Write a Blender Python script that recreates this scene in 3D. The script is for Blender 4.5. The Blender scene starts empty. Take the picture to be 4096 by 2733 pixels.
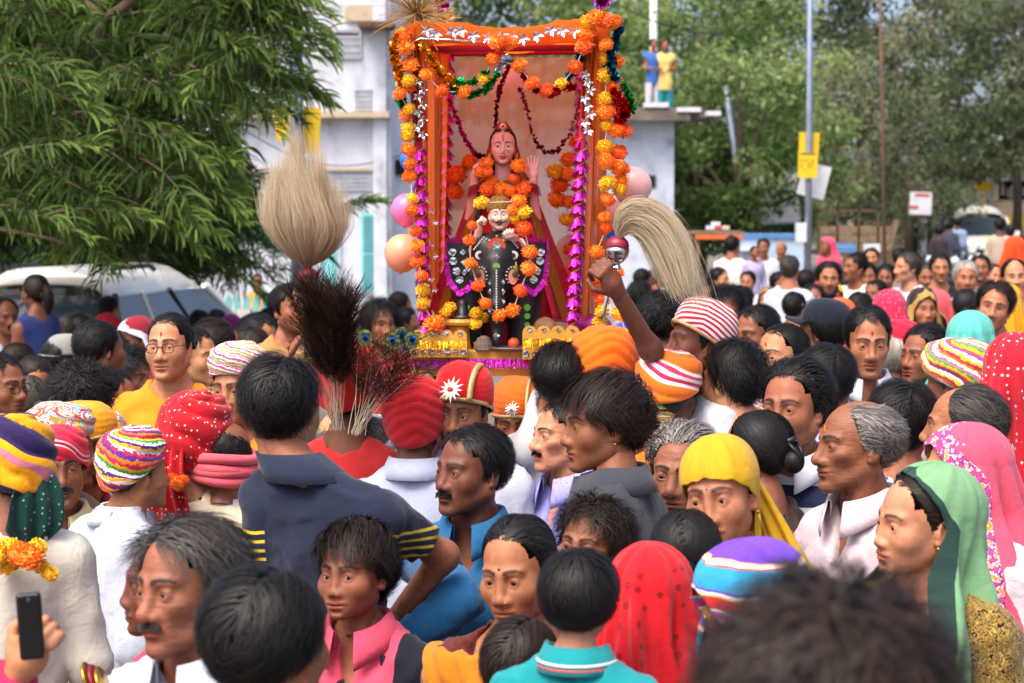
import bpy, bmesh, math, random, zlib
import numpy as np
from mathutils import Matrix, Vector

random.seed(7); RNG = np.random.default_rng(7)
R = math.radians
SC = bpy.context.scene
COL = SC.collection

# ---------------------------------------------------------------- camera
CAM_H, F_PX, HORIZON = 2.05, 7964.0, 830.0
PITCH = math.atan((1366.5 - HORIZON) / F_PX)
cam_d = bpy.data.cameras.new('camera'); CAM = bpy.data.objects.new('camera', cam_d); COL.objects.link(CAM)
cam_d.sensor_width = 36.0; cam_d.lens = 70.0; cam_d.clip_start = 0.1; cam_d.clip_end = 3000
CAM.location = (0, 0, CAM_H); CAM.rotation_euler = (R(90) - PITCH, 0, 0)
cam_d.dof.use_dof = True; cam_d.dof.focus_distance = 5.6; cam_d.dof.aperture_fstop = 5.6
SC.camera = CAM

# ---------------------------------------------------------------- sky, sun, exposure
W = bpy.data.worlds.new('World'); SC.world = W; W.use_nodes = True
_n = W.node_tree.nodes; _n.clear()
_sky = _n.new('ShaderNodeTexSky'); _sky.sky_type = 'NISHITA'; _sky.sun_disc = False
SUN_EL, SUN_AZ = 60.0, 215.0          # azimuth clockwise from +Y: behind the camera, to its left
_sky.sun_elevation = R(SUN_EL); _sky.sun_rotation = R(SUN_AZ)
_sky.air_density = 0.6; _sky.dust_density = 5.0; _sky.ozone_density = 1.0
_bg = _n.new('ShaderNodeBackground'); _bg.inputs[1].default_value = 0.15
_o = _n.new('ShaderNodeOutputWorld')
W.node_tree.links.new(_sky.outputs[0], _bg.inputs[0]); W.node_tree.links.new(_bg.outputs[0], _o.inputs[0])
sun_d = bpy.data.lights.new('sun', 'SUN'); SUN = bpy.data.objects.new('sun', sun_d); COL.objects.link(SUN)
sun_d.energy = 1.1; sun_d.angle = R(40); sun_d.color = (1.0, 0.91, 0.79)
_sd = Vector((math.sin(R(SUN_AZ)) * math.cos(R(SUN_EL)), math.cos(R(SUN_AZ)) * math.cos(R(SUN_EL)), math.sin(R(SUN_EL))))
SUN.rotation_euler = _sd.to_track_quat('Z', 'Y').to_euler()
SC.view_settings.view_transform = 'Standard'; SC.view_settings.look = 'None'
SC.view_settings.gamma = 1.0; SC.view_settings.use_curve_mapping = False
SC.view_settings.exposure = 1.32
SC.render.engine = 'CYCLES'
SC.cycles.use_denoising = True
SC.cycles.max_bounces = 6; SC.cycles.diffuse_bounces = 3; SC.cycles.transparent_max_bounces = 8
SC.cycles.sample_clamp_indirect = 4.0

def at(px, py, y):
    """World point that the photograph's pixel (4096 x 2733) shows at the distance y down the street."""
    cx, cz = (px - 2048.0) / F_PX, (1366.5 - py) / F_PX
    c, s = math.cos(PITCH), math.sin(PITCH)
    dy, dz = c + cz * s, -s + cz * c
    k = y / dy
    return Vector((cx * k, y, CAM_H + dz * k))
def mpp(y): return y / F_PX           # metres per photograph pixel at the distance y
# ---------------------------------------------------------------- mesh and object helpers
def new_mesh(name, V, F, mats=(), smooth=True, attrs=None, midx=None):
    me = bpy.data.meshes.new(name)
    V = np.asarray(V, dtype=np.float32).reshape(-1, 3)
    if isinstance(F, np.ndarray) and F.ndim == 2 and len(F):
        k = F.shape[1]
        me.vertices.add(len(V)); me.vertices.foreach_set('co', V.ravel())
        me.loops.add(F.size); me.loops.foreach_set('vertex_index', F.astype(np.int32).ravel())
        me.polygons.add(len(F)); me.polygons.foreach_set('loop_start', np.arange(0, F.size, k, dtype=np.int32))
        me.update(calc_edges=True)
    else:
        me.from_pydata([tuple(v) for v in V.tolist()], [], [tuple(int(i) for i in f) for f in F]); me.update()
    for m in mats: me.materials.append(m)
    if smooth: me.polygons.foreach_set('use_smooth', np.ones(len(me.polygons), dtype=bool))
    if midx is not None: me.polygons.foreach_set('material_index', np.asarray(midx, dtype=np.int32))
    if attrs:
        for k, a in attrs.items():
            at_ = me.attributes.new(k, 'FLOAT_VECTOR', 'POINT')
            at_.data.foreach_set('vector', np.asarray(a, dtype=np.float32).ravel())
    me.update()
    return me
def obj(name, me, parent=None, mat=None, M=None, color=None):
    o = bpy.data.objects.new(name, me); COL.objects.link(o)
    if parent is not None: o.parent = parent
    if M is not None: o.matrix_local = M if isinstance(M, Matrix) else Matrix.Translation(M)
    if color is not None: o.color = (*color[:3], 1.0)
    if mat is not None:
        if len(me.materials) == 0: me.materials.append(mat)
        if me.materials[0] is not mat:
            o.material_slots[0].link = 'OBJECT'; o.material_slots[0].material = mat
    return o
def tag(o, label, cat, group=None):
    o['label'] = label; o['category'] = cat
    if group: o['group'] = group
    return o
def thing(name, label, cat, loc=(0, 0, 0), rz=0.0, group=None):
    e = bpy.data.objects.new(name, None); COL.objects.link(e); e.empty_display_size = 0.1
    e.location = loc; e.rotation_euler = (0, 0, rz)
    return tag(e, label, cat, group)
class MB:
    """collects boxes, tubes, sheets and lathes into one mesh"""
    def __init__(s): s.V = []; s.F = []; s.n = 0; s.A = []
    def add(s, V, F, a=None):
        V = np.asarray(V, dtype=np.float32).reshape(-1, 3)
        s.F += [tuple(int(i) + s.n for i in f) for f in F]; s.V.append(V); s.n += len(V)
        s.A.append(np.zeros((len(V), 3), np.float32) if a is None else np.asarray(a, np.float32).reshape(-1, 3))
        return s
    def box(s, c, size, rz=0.0, rx=0.0, ry=0.0, taper=1.0):
        x, y, z = [k / 2 for k in size]
        M = Matrix.Translation(c) @ Matrix.Rotation(rz, 4, 'Z') @ Matrix.Rotation(ry, 4, 'Y') @ Matrix.Rotation(rx, 4, 'X')
        P = [(-x, -y, -z), (x, -y, -z), (x, y, -z), (-x, y, -z)] + [(-x * taper, -y * taper, z), (x * taper, -y * taper, z), (x * taper, y * taper, z), (-x * taper, y * taper, z)]
        return s.add([M @ Vector(p) for p in P], [(0, 3, 2, 1), (4, 5, 6, 7), (0, 1, 5, 4), (1, 2, 6, 5), (2, 3, 7, 6), (3, 0, 4, 7)])
    def tube(s, pts, rad, n=8, cap=True):
        pts = [Vector(p) for p in pts]; m = len(pts)
        rad = [rad] * m if not hasattr(rad, '__len__') else rad
        V = []; prev = None
        for i, p in enumerate(pts):
            t = (pts[min(i + 1, m - 1)] - pts[max(i - 1, 0)])
            t = t.normalized() if t.length > 1e-9 else Vector((0, 0, 1))
            if prev is None: a = t.orthogonal().normalized()
            else:
                a = prev - t * prev.dot(t); a = a.normalized() if a.length > 1e-6 else t.orthogonal().normalized()
            prev = a; b = t.cross(a)
            for k in range(n):
                q = 2 * math.pi * k / n
                V.append(p + (a * math.cos(q) + b * math.sin(q)) * rad[i])
        F = [(i * n + k, i * n + (k + 1) % n, (i + 1) * n + (k + 1) % n, (i + 1) * n + k) for i in range(m - 1) for k in range(n)]
        if cap: F += [tuple(range(n))[::-1], tuple(range((m - 1) * n, m * n))]
        return s.add(V, F)
    def lathe(s, prof, c=(0, 0, 0), n=20, M=None):
        V = []; m = len(prof)
        for r, z in prof:
            for k in range(n):
                q = 2 * math.pi * k / n; V.append(Vector((r * math.cos(q), r * math.sin(q), z)))
        V = [(M @ v if M is not None else v) + Vector(c) for v in V]
        F = [(i * n + k, i * n + (k + 1) % n, (i + 1) * n + (k + 1) % n, (i + 1) * n + k) for i in range(m - 1) for k in range(n)]
        F += [tuple(range(n))[::-1], tuple(range((m - 1) * n, m * n))]
        return s.add(V, F)
    def grid(s, P, closed=False, a=None):
        P = np.asarray(P, dtype=np.float32); r, c = P.shape[:2]
        F = [(i * c + j, i * c + (j + 1) % c, (i + 1) * c + (j + 1) % c, (i + 1) * c + j) for i in range(r - 1) for j in range(c if closed else c - 1)]
        return s.add(P.reshape(-1, 3), F, a)
    def ball(s, c, r, n=10, m=7, sc=(1, 1, 1)):
        P = [[(c[0] + r * sc[0] * math.sin(t) * math.cos(q), c[1] + r * sc[1] * math.sin(t) * math.sin(q), c[2] + r * sc[2] * math.cos(t))
              for q in [2 * math.pi * k / n for k in range(n)]] for t in [max(1e-3, min(math.pi - 1e-3, math.pi * j / (m - 1))) for j in range(m)]]
        return s.grid(P, closed=True)
    def mesh(s, name, mats=(), smooth=False):
        return new_mesh(name, np.concatenate(s.V), s.F, mats, smooth, {'uvw': np.concatenate(s.A)})
    def build(s, name, mat, parent=None, M=None, smooth=False, color=None):
        return obj(name, s.mesh(name, [mat], smooth), parent, mat, M, color)
def solidify(o, t, off=0.0):
    m = o.modifiers.new('thickness', 'SOLIDIFY'); m.thickness = t; m.offset = off; return o
def bevel(o, w, n=2):
    m = o.modifiers.new('edge', 'BEVEL'); m.width = w; m.segments = n; m.limit_method = 'ANGLE'; m.angle_limit = R(40); return o

# ---------------------------------------------------------------- smooth value noise in numpy
def snoise(P, f=1.0, seed=0):
    g = np.random.default_rng(seed + 11)
    o = np.zeros(len(P), np.float32)
    for k in range(7):
        d = g.normal(size=3); d /= np.linalg.norm(d)
        o += np.sin(P @ (d * f * g.uniform(0.6, 1.7)).astype(np.float32) * 6.283 + g.uniform(0, 6.28)).astype(np.float32)
    return o / 3.2

# ---------------------------------------------------------------- signed distance shapes and a surface-nets mesher
def A3(*v): return np.array(v, dtype=np.float32)
def sph(P, c, r): return np.linalg.norm(P - A3(*c), axis=1) - r
def ell(P, c, r, rot=None):
    Q = P - A3(*c)
    if rot is not None: Q = Q @ np.array(rot, dtype=np.float32)      # columns: the ellipsoid's axes
    r = A3(*r)
    k0 = np.linalg.norm(Q / r, axis=1); k1 = np.linalg.norm(Q / (r * r), axis=1) + 1e-9
    return k0 * (k0 - 1.0) / k1
def cap(P, a, b, r1, r2=None):
    a, b = A3(*a), A3(*b); r2 = r1 if r2 is None else r2
    ab = b - a; h = np.clip(((P - a) @ ab) / max(1e-9, float(ab @ ab)), 0, 1)
    return np.linalg.norm(P - a - h[:, None] * ab, axis=1) - (r1 + (r2 - r1) * h)
def smin(a, b, k):
    h = np.maximum(k - np.abs(a - b), 0.0) / k
    return np.minimum(a, b) - h * h * k * 0.25
def smax(a, b, k): return -smin(-a, -b, k)
def rotm(x=0, y=0, z=0):
    return np.array((Matrix.Rotation(R(z), 3, 'Z') @ Matrix.Rotation(R(y), 3, 'Y') @ Matrix.Rotation(R(x), 3, 'X')), dtype=np.float32)
def nets(F, lo, hi, h, project=2):
    lo = np.array(lo, np.float32); hi = np.array(hi, np.float32)
    n = (np.ceil((hi - lo) / (4 * h)).astype(int)) * 4 + 1
    nc = (n - 1) // 4 + 1
    ax = [lo[i] + np.arange(n[i], dtype=np.float32) * h for i in range(3)]
    cax = [a[::4] for a in ax]
    CG = np.stack(np.meshgrid(*cax, indexing='ij'), -1).reshape(-1, 3)
    cv = F(CG).reshape(nc)
    near = np.abs(cv) < 4 * h * 2.2
    # a fine point is worked out if any corner of its coarse block is near
    blk = np.zeros(nc, bool)
    for dx in (0, 1):
        for dy in (0, 1):
            for dz in (0, 1):
                s_ = near[dx:, dy:, dz:]
                blk[:s_.shape[0], :s_.shape[1], :s_.shape[2]] |= s_
    up = lambda a: np.repeat(np.repeat(np.repeat(a, 4, 0), 4, 1), 4, 2)[:n[0], :n[1], :n[2]]
    val = up(cv).astype(np.float32).copy(); msk = up(blk).copy()
    # the far faces of the blocks too
    m2 = msk.copy(); m2[1:] |= msk[:-1]; m2[:, 1:] |= m2[:, :-1].copy(); m2[:, :, 1:] |= m2[:, :, :-1].copy()
    I = np.argwhere(m2)
    PF = np.stack([ax[0][I[:, 0]], ax[1][I[:, 1]], ax[2][I[:, 2]]], -1)
    val[m2] = F(PF)
    S = val < 0
    c = [S[dx:n[0] - 1 + dx, dy:n[1] - 1 + dy, dz:n[2] - 1 + dz] for dx in (0, 1) for dy in (0, 1) for dz in (0, 1)]
    cnt = sum(x.astype(np.int8) for x in c)
    act = (cnt > 0) & (cnt < 8)
    idx = -np.ones(act.shape, np.int64); C = np.argwhere(act); idx[act] = np.arange(len(C))
    acc = np.zeros((len(C), 3), np.float32); num = np.zeros(len(C), np.float32)
    cor = [(dx, dy, dz) for dx in (0, 1) for dy in (0, 1) for dz in (0, 1)]
    cvv = [val[C[:, 0] + a, C[:, 1] + b, C[:, 2] + d] for a, b, d in cor]
    for i in range(8):
        for j in range(i + 1, 8):
            if sum(abs(cor[i][k] - cor[j][k]) for k in range(3)) != 1: continue
            a, b = cvv[i], cvv[j]; x = (a < 0) != (b < 0)
            t = np.where(x, a / np.where(a - b == 0, 1, a - b), 0)
            p = np.array(cor[i], np.float32) + t[:, None] * (np.array(cor[j], np.float32) - np.array(cor[i], np.float32))
            acc += np.where(x[:, None], p, 0); num += x
    V = lo + (C + acc / np.maximum(num, 1)[:, None]) * h
    Q = []
    for d in range(3):
        o1, o2 = [(1, 2), (2, 0), (0, 1)][d]
        sl0 = [slice(1, n[k] - 1) for k in range(3)]; sl1 = list(sl0); sl0[d] = slice(0, n[d] - 1); sl1[d] = slice(1, n[d])
        a, b = S[tuple(sl0)], S[tuple(sl1)]
        E = np.argwhere(a != b)
        if not len(E): continue
        off = np.array([1, 1, 1]); off[d] = 0
        E2 = E + off; flip = ~a[tuple(E.T)]
        def cell(s1, s2):
            q = E2.copy(); q[:, o1] -= s1; q[:, o2] -= s2
            return idx[q[:, 0], q[:, 1], q[:, 2]]
        q = np.stack([cell(1, 1), cell(0, 1), cell(0, 0), cell(1, 0)], -1)
        q[flip] = q[flip][:, ::-1]
        Q.append(q)
    Q = np.concatenate(Q); Q = Q[(Q >= 0).all(1)]
    V = V.astype(np.float32)
    for _ in range(project):
        f = F(V); e = h * 0.4
        G = np.stack([F(V + A3(e, 0, 0)) - f, F(V + A3(0, e, 0)) - f, F(V + A3(0, 0, e)) - f], -1) / e
        g2 = np.maximum((G * G).sum(1), 0.25)
        V -= np.clip(f / g2, -h * .7, h * .7)[:, None] * G * 0.9
    return V, Q
def drop(V, Q, keep, *arrs):
    """keep the vertices of the mask and the faces wholly among them"""
    m = -np.ones(len(V), np.int64); m[keep] = np.arange(int(keep.sum()))
    q = m[Q]; q = q[(q >= 0).all(1)]
    return (V[keep], q) + tuple(a[keep] for a in arrs)
def vnormals(V, Q):
    n = np.zeros_like(V); a = V[Q[:, 2]] - V[Q[:, 0]]; b = V[Q[:, 3 % Q.shape[1]]] - V[Q[:, 1]]
    f = np.cross(a, b)
    for k in range(Q.shape[1]): np.add.at(n, Q[:, k], f)
    return n / np.maximum(np.linalg.norm(n, axis=1), 1e-12)[:, None]
def quads2tris(Q): return np.concatenate([Q[:, [0, 1, 2]], Q[:, [0, 2, 3]]])
# ---------------------------------------------------------------- procedural materials
def lin(h):
    """'#rrggbb' as it should look in white light -> linear rgb"""
    if not isinstance(h, str): return tuple(h)
    h = h.lstrip('#'); v = [int(h[i:i + 2], 16) / 255 for i in (0, 2, 4)]
    return tuple(c / 12.92 if c <= .04045 else ((c + .055) / 1.055) ** 2.4 for c in v)
class NT:
    def __init__(s, name):
        s.m = bpy.data.materials.new(name); s.m.use_nodes = True; s.t = s.m.node_tree; s.t.nodes.clear()
        s.out = s.n('ShaderNodeOutputMaterial'); s.p = s.n('ShaderNodeBsdfPrincipled'); s.l(s.p, s.out, 0, 'Surface')
    def n(s, typ, **kw):
        x = s.t.nodes.new(typ)
        for k, v in kw.items():
            if k.startswith('i_'):
                k2 = k[2:]; k2 = int(k2) if k2.isdigit() else k2
                x.inputs[k2].default_value = v
            else: setattr(x, k, v)
        return x
    def l(s, a, b, ao=0, bi=0):
        s.t.links.new(a.outputs[ao], b.inputs[bi])
    def objcol(s):
        x = s.n('ShaderNodeObjectInfo'); y = s.n('ShaderNodeMixRGB'); y.inputs[0].default_value = 0.0; s.t.links.new(x.outputs['Color'], y.inputs[1]); return y
    def attr(s, name): return s.n('ShaderNodeAttribute', attribute_name=name)
    def sep(s, src, so='Vector'):
        x = s.n('ShaderNodeSeparateXYZ'); s.l(src, x, so, 0); return x
    def math(s, op, a, b=None, ao=0, bo=0, clamp=False):
        x = s.n('ShaderNodeMath', operation=op, use_clamp=clamp)
        for i, (v, o) in enumerate(((a, ao), (b, bo))):
            if v is None: continue
            if isinstance(v, (int, float)): x.inputs[i].default_value = v
            else: s.l(v, x, o, i)
        return x
    def mix(s, fac, a, b, fo=0, ao=0, bo=0, blend='MIX'):
        x = s.n('ShaderNodeMixRGB', blend_type=blend)
        for i, (v, o) in enumerate(((fac, fo), (a, ao), (b, bo))):
            if isinstance(v, (int, float)): x.inputs[i].default_value = v
            elif isinstance(v, (tuple, list)): x.inputs[i].default_value = (*v[:3], 1.0)
            else: s.l(v, x, o, i)
        return x
    def ramp(s, fac, stops, const=False, fo=0):
        x = s.n('ShaderNodeValToRGB'); cr = x.color_ramp; cr.interpolation = 'CONSTANT' if const else 'LINEAR'
        while len(cr.elements) < len(stops): cr.elements.new(0.5)
        for e, (p, c) in zip(cr.elements, sorted(stops)):
            e.position = p; e.color = (*c[:3], 1.0) if hasattr(c, '__len__') else (c, c, c, 1.0)
        s.l(fac, x, fo, 0); return x
    def noise(s, scale, vec=None, detail=3.0, vo=0, rough=0.5):
        x = s.n('ShaderNodeTexNoise'); x.inputs['Scale'].default_value = scale; x.inputs['Detail'].default_value = detail
        x.inputs['Roughness'].default_value = rough
        if vec is not None: s.l(vec, x, vo, 'Vector')
        return x
    def bump(s, h, strength=0.3, dist=0.01, ho=0):
        x = s.n('ShaderNodeBump'); x.inputs['Strength'].default_value = strength; x.inputs['Distance'].default_value = dist
        s.l(h, x, ho, 'Height'); s.l(x, s.p, 0, 'Normal'); return x
    def base(s, x, o=0): s.l(x, s.p, o, 'Base Color'); return s
    def set(s, **kw):
        names = dict(rough='Roughness', metal='Metallic', spec='Specular IOR Level', trans='Transmission Weight', sheen='Sheen Weight', coat='Coat Weight', alpha='Alpha', sss='Subsurface Weight', ior='IOR')
        for k, v in kw.items(): s.p.inputs[names[k]].default_value = v
        return s
    def col(s, c): s.p.inputs['Base Color'].default_value = (*lin(c)[:3], 1.0); return s
MATS = {}
def plain(name, c, rough=0.6, metal=0.0, var=0.12, scale=6.0, bump=0.0, spec=0.5, coat=0.0):
    """a plain painted or bare surface with a little uneven tone"""
    if name in MATS: return MATS[name]
    N = NT(name); g = N.n('ShaderNodeTexCoord'); c = lin(c)
    nz = N.noise(scale, g, 4, 'Object')
    r = N.ramp(nz, [(0.3, [k * (1 - var) for k in c]), (0.7, [min(1, k * (1 + var)) for k in c])]); N.base(r)
    N.set(rough=rough, metal=metal, spec=spec, coat=coat)
    if bump: N.bump(nz, bump, 0.02)
    MATS[name] = N.m; return N.m
def foil(name, c, rough=0.22):
    if name in MATS: return MATS[name]
    N = NT(name); g = N.n('ShaderNodeTexCoord'); nz = N.noise(60, g, 2, 'Object')
    N.col(c).set(rough=rough, metal=0.9); N.bump(nz, 0.5, 0.01); MATS[name] = N.m; return N.m

def _skin(old):
    N = NT('skin_aged' if old else 'skin'); o = N.objcol(); a = N.attr('mask'); s_ = N.sep(a); g = N.n('ShaderNodeTexCoord')
    big = N.noise(14, g, 4, 'Object'); fine = N.noise(260, g, 3, 'Object')
    v = N.ramp(big, [(0.3, (0.86, 0.80, 0.77)), (0.7, (1.22, 1.10, 1.05))])
    mid = N.noise(58, g, 6, 'Object', rough=.65); v2 = N.ramp(mid, [(0.3, (0.80, 0.74, 0.72)), (0.55, (1.0, 1.0, 1.0)), (0.75, (1.12, 1.05, 1.02))])
    c = N.mix(1.0, N.mix(1.0, o, v, blend='MULTIPLY'), v2, blend='MULTIPLY')
    lipc = N.mix(1.0, o, (0.80, 0.46, 0.45), blend='MULTIPLY'); c = N.mix(s_, c, lipc, fo=0)
    bf = N.math('MULTIPLY', s_, 0.97, ao=1); c = N.mix(bf, c, (0.012, 0.010, 0.009))
    st = N.ramp(fine, [(0.35, 0.35), (0.65, 1.0)]); bd = N.math('MULTIPLY', s_, st, ao=2)
    c = N.mix(bd, c, (0.022, 0.019, 0.018))
    N.base(c); N.set(rough=0.52, spec=0.34, sss=0.08); N.p.inputs['Subsurface Radius'].default_value = (0.6, 0.25, 0.12)
    N.p.inputs['Subsurface Scale'].default_value = 0.008
    if old:
        mp = N.n('ShaderNodeMapping'); mp.inputs['Scale'].default_value = (1, 1, 3.2); N.l(g, mp, 'Object', 0); w = N.noise(38, mp, 4)
        N.bump(N.math('ADD', N.math('MULTIPLY', w, 1.4), big), 0.30, 0.006)
    else: N.bump(N.math('ADD', fine, N.math('MULTIPLY', big, 3.0)), 0.2, 0.003)
    return N.m
SKIN, SKIN_OLD = _skin(False), _skin(True)

def _eye():
    N = NT('eye_surface'); g = N.n('ShaderNodeTexCoord'); x = N.sep(g, 'Object')
    r = N.math('SQRT', N.math('ADD', N.math('MULTIPLY', x, x, 0, 0), N.math('MULTIPLY', x, x, 2, 2)))
    f = N.math('MULTIPLY', r, 100.0)
    c = N.ramp(f, [(0.0, (0.004, 0.003, 0.003)), (0.30, (0.006, 0.004, 0.003)), (0.34, (0.028, 0.013, 0.007)), (0.64, (0.012, 0.007, 0.005)), (0.69, (0.46, 0.41, 0.38)), (1.0, (0.34, 0.26, 0.23))])
    N.base(c).set(rough=0.12, spec=0.6); return N.m
EYE = _eye()

def _hair():
    N = NT('hair_strands'); o = N.objcol(); a = N.attr('uvw'); s_ = N.sep(a)
    v = N.ramp(s_, [(0.0, (0.25, 0.25, 0.25)), (0.7, (1.35, 1.3, 1.25)), (1.0, (2.3, 2.15, 2.0))])
    c = N.mix(1.0, o, v, blend='MULTIPLY'); N.base(c).set(rough=0.48, spec=0.22); return N.m
HAIR = _hair()

def cloth(name, build=None, rough=0.85, sheen=0.15, weave=True, alpha=None, space='rest', bumps=0.42):
    """cloth: object colour, or a pattern that build(N, coords) returns (node, output)"""
    if name in MATS: return MATS[name]
    N = NT(name); g = N.n('ShaderNodeTexCoord')
    if build is None: c, co = N.objcol(), 0
    else: c, co = build(N, N.attr('uvw') if space == 'uvw' else g)
    big = N.noise(9, g, 4, 'Object'); v = N.ramp(big, [(0.25, (0.86, 0.86, 0.86)), (0.75, (1.08, 1.08, 1.08))])
    N.base(N.mix(1.0, c, v, ao=co, blend='MULTIPLY')); N.set(rough=rough, sheen=sheen, spec=0.2)
    cr = N.noise(19, g, 5, 'Object', rough=0.62); cr.inputs['Distortion'].default_value = 0.8; fn = N.noise(420, g, 2, 'Object')
    N.bump(N.math('ADD', cr, N.math('MULTIPLY', fn, 0.10)), bumps, 0.012)
    if alpha is not None:
        N.set(alpha=alpha)
    MATS[name] = N.m; return N.m
COTTON = cloth('cotton')
SHEER = cloth('sheer_cloth', alpha=0.80, rough=0.7)
GAUZE = cloth('gauze', alpha=0.42, rough=0.7)

def stripes(palette, per=1.0, axis=0, skew=0.0, skewax=1, wob=0.0, lines=None):
    """bands of the palette [(pos, colour)] along an axis of the coordinates"""
    def b(N, g):
        o = 'Object' if g.bl_idname == 'ShaderNodeTexCoord' else 'Vector'
        x = N.sep(g, o)
        f = N.math('MULTIPLY', x, per, ao=axis)
        if skew: f = N.math('ADD', f, N.math('MULTIPLY', x, skew, ao=skewax))
        if wob:
            nz = N.noise(8, g, 2, o); f = N.math('ADD', f, N.math('MULTIPLY', nz, wob))
        f = N.math('FRACT', f)
        return N.ramp(f, [(p, lin(c)) for p, c in palette], const=True), 0
    return b
def evenly(cols):
    return [(i / len(cols), c) for i, c in enumerate(cols)]
def dots(ground, dot, scale, size=0.25, space_out=None):
    def b(N, g):
        o = 'Object' if g.bl_idname == 'ShaderNodeTexCoord' else 'Vector'
        v = N.n('ShaderNodeTexVoronoi'); v.inputs['Scale'].default_value = scale; v.inputs['Randomness'].default_value = 0.55; N.l(g, v, o, 'Vector')
        a = N.math('LESS_THAN', v, size); hole = N.math('LESS_THAN', v, size * 0.38); f = N.math('SUBTRACT', a, hole)
        return N.mix(f, lin(ground), lin(dot)), 0
    return b
def blotch(cols, scale, warp=2.0):
    """a many-coloured print"""
    def b(N, g):
        o = 'Object' if g.bl_idname == 'ShaderNodeTexCoord' else 'Vector'
        nz = N.noise(scale, g, 3, o); nz.inputs['Distortion'].default_value = warp
        k = len(cols); return N.ramp(nz, [(0.28 + 0.46 * i / k if i else 0.0, lin(c)) for i, c in enumerate(cols)], const=True), 0
    return b
# ---------------------------------------------------------------- the place: ground, houses, trees, street furniture
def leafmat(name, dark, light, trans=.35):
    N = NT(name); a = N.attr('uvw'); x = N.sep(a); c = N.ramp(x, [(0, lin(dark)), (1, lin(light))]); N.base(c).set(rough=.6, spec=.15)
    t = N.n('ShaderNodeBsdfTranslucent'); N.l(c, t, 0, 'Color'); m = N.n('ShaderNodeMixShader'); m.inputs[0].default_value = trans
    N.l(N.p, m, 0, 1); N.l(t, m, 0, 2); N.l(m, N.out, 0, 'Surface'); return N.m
def plaster(name, c, stain='#8b8a86', scale=.7, streak=3.0):
    N = NT(name); g = N.n('ShaderNodeTexCoord'); mp = N.n('ShaderNodeMapping'); mp.inputs['Scale'].default_value = (streak, streak, .35); N.l(g, mp, 'Object', 0)
    a = N.noise(scale, mp, 6, rough=.65); b = N.noise(scale * 5, g, 5, 'Object')
    f = N.math('MULTIPLY', a, b); r = N.ramp(f, [(.18, lin(c)), (.30, [k * .86 for k in lin(c)]), (.46, lin(stain))]); N.base(r).set(rough=.9, spec=.2); N.bump(b, .25, .02); return N.m
M_ASPH = plain('street_dust', '#6d665d', .95, 0, .25, .6, .3)
M_PLAS = plaster('white_plaster', '#c9cdd6'); M_PLAS2 = plaster('blue_white_plaster', '#c4ccd8', '#7d8288', .5)
M_BEIGE = plain('beige_stone', '#b9a88f', .9); M_CONC = plain('weathered_concrete', '#6c6258', .95, 0, .3, 3, .4); M_TEAL = plain('teal_paint', '#4f8d92', .7); M_AQUA = plain('aqua_paint', '#7cc6c8', .7)
M_RUST = plain('rusty_beam', '#5a4436', .9, 0, .3, 4); M_DARK = plain('dark_opening', '#14151a', .9); M_STEEL = plain('galvanised_steel', '#8a96a6', .45, .6, .15, 5); M_YEL = plain('yellow_sign_paint', '#d8b414', .6, 0, .08)
M_INK = plain('black_print', '#1c1a14', .8); M_WBRD = plain('white_board', '#c8ccd0', .7); M_BARK = plain('bark', '#453a30', .95, 0, .35, 8, .6); M_TWIG = plain('twig_bark', '#6a5648', .9, 0, .2, 9)
M_CARW = plain('white_car_paint', '#d8d6cc', .28, 0, .03, 2, 0, .5, .6); M_BLKP = plain('black_plastic', '#16171a', .5); M_TYRE = plain('tyre_rubber', '#121214', .85); M_WOOD = plain('old_planks', '#7a6650', .9, 0, .3, 5, .4)
M_BLUE = plain('blue_paint', '#4a78a8', .6); M_LBLUE = plain('pale_blue_paint', '#a8bccf', .7); M_REDP = plain('red_lettering', '#b04a48', .7); M_ORNG = plain('orange_tarp', '#c8602c', .8)
def glassmat(name, c):
    N = NT(name); N.col(c).set(rough=.06, spec=.8); return N.m
M_GLASS = glassmat('tinted_glass', '#2c3640'); M_GLASS2 = glassmat('window_glass', '#3f5a60')
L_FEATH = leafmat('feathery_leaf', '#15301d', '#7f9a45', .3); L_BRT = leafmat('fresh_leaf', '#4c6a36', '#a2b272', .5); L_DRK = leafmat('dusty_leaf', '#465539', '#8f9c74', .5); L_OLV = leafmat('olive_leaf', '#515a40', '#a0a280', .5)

g_ = MB().grid([[(x, y, 0) for x in (-900, -60, -20, 0, 20, 60, 900)] for y in (-60, 0, 10, 30, 80, 300, 1500)]).build('ground', M_ASPH); g_['kind'] = 'structure'

def rect(mb, x0, x1, y0, y1, dep, thick, out=0.0):
    """box whose front fills the pixel box at that distance"""
    a, b = at(x0, y1, dep - out), at(x1, y0, dep - out)
    mb.box(((a.x + b.x) / 2, dep - out + thick / 2, (a.z + b.z) / 2), (abs(b.x - a.x), thick, abs(b.z - a.z))); return mb
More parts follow.
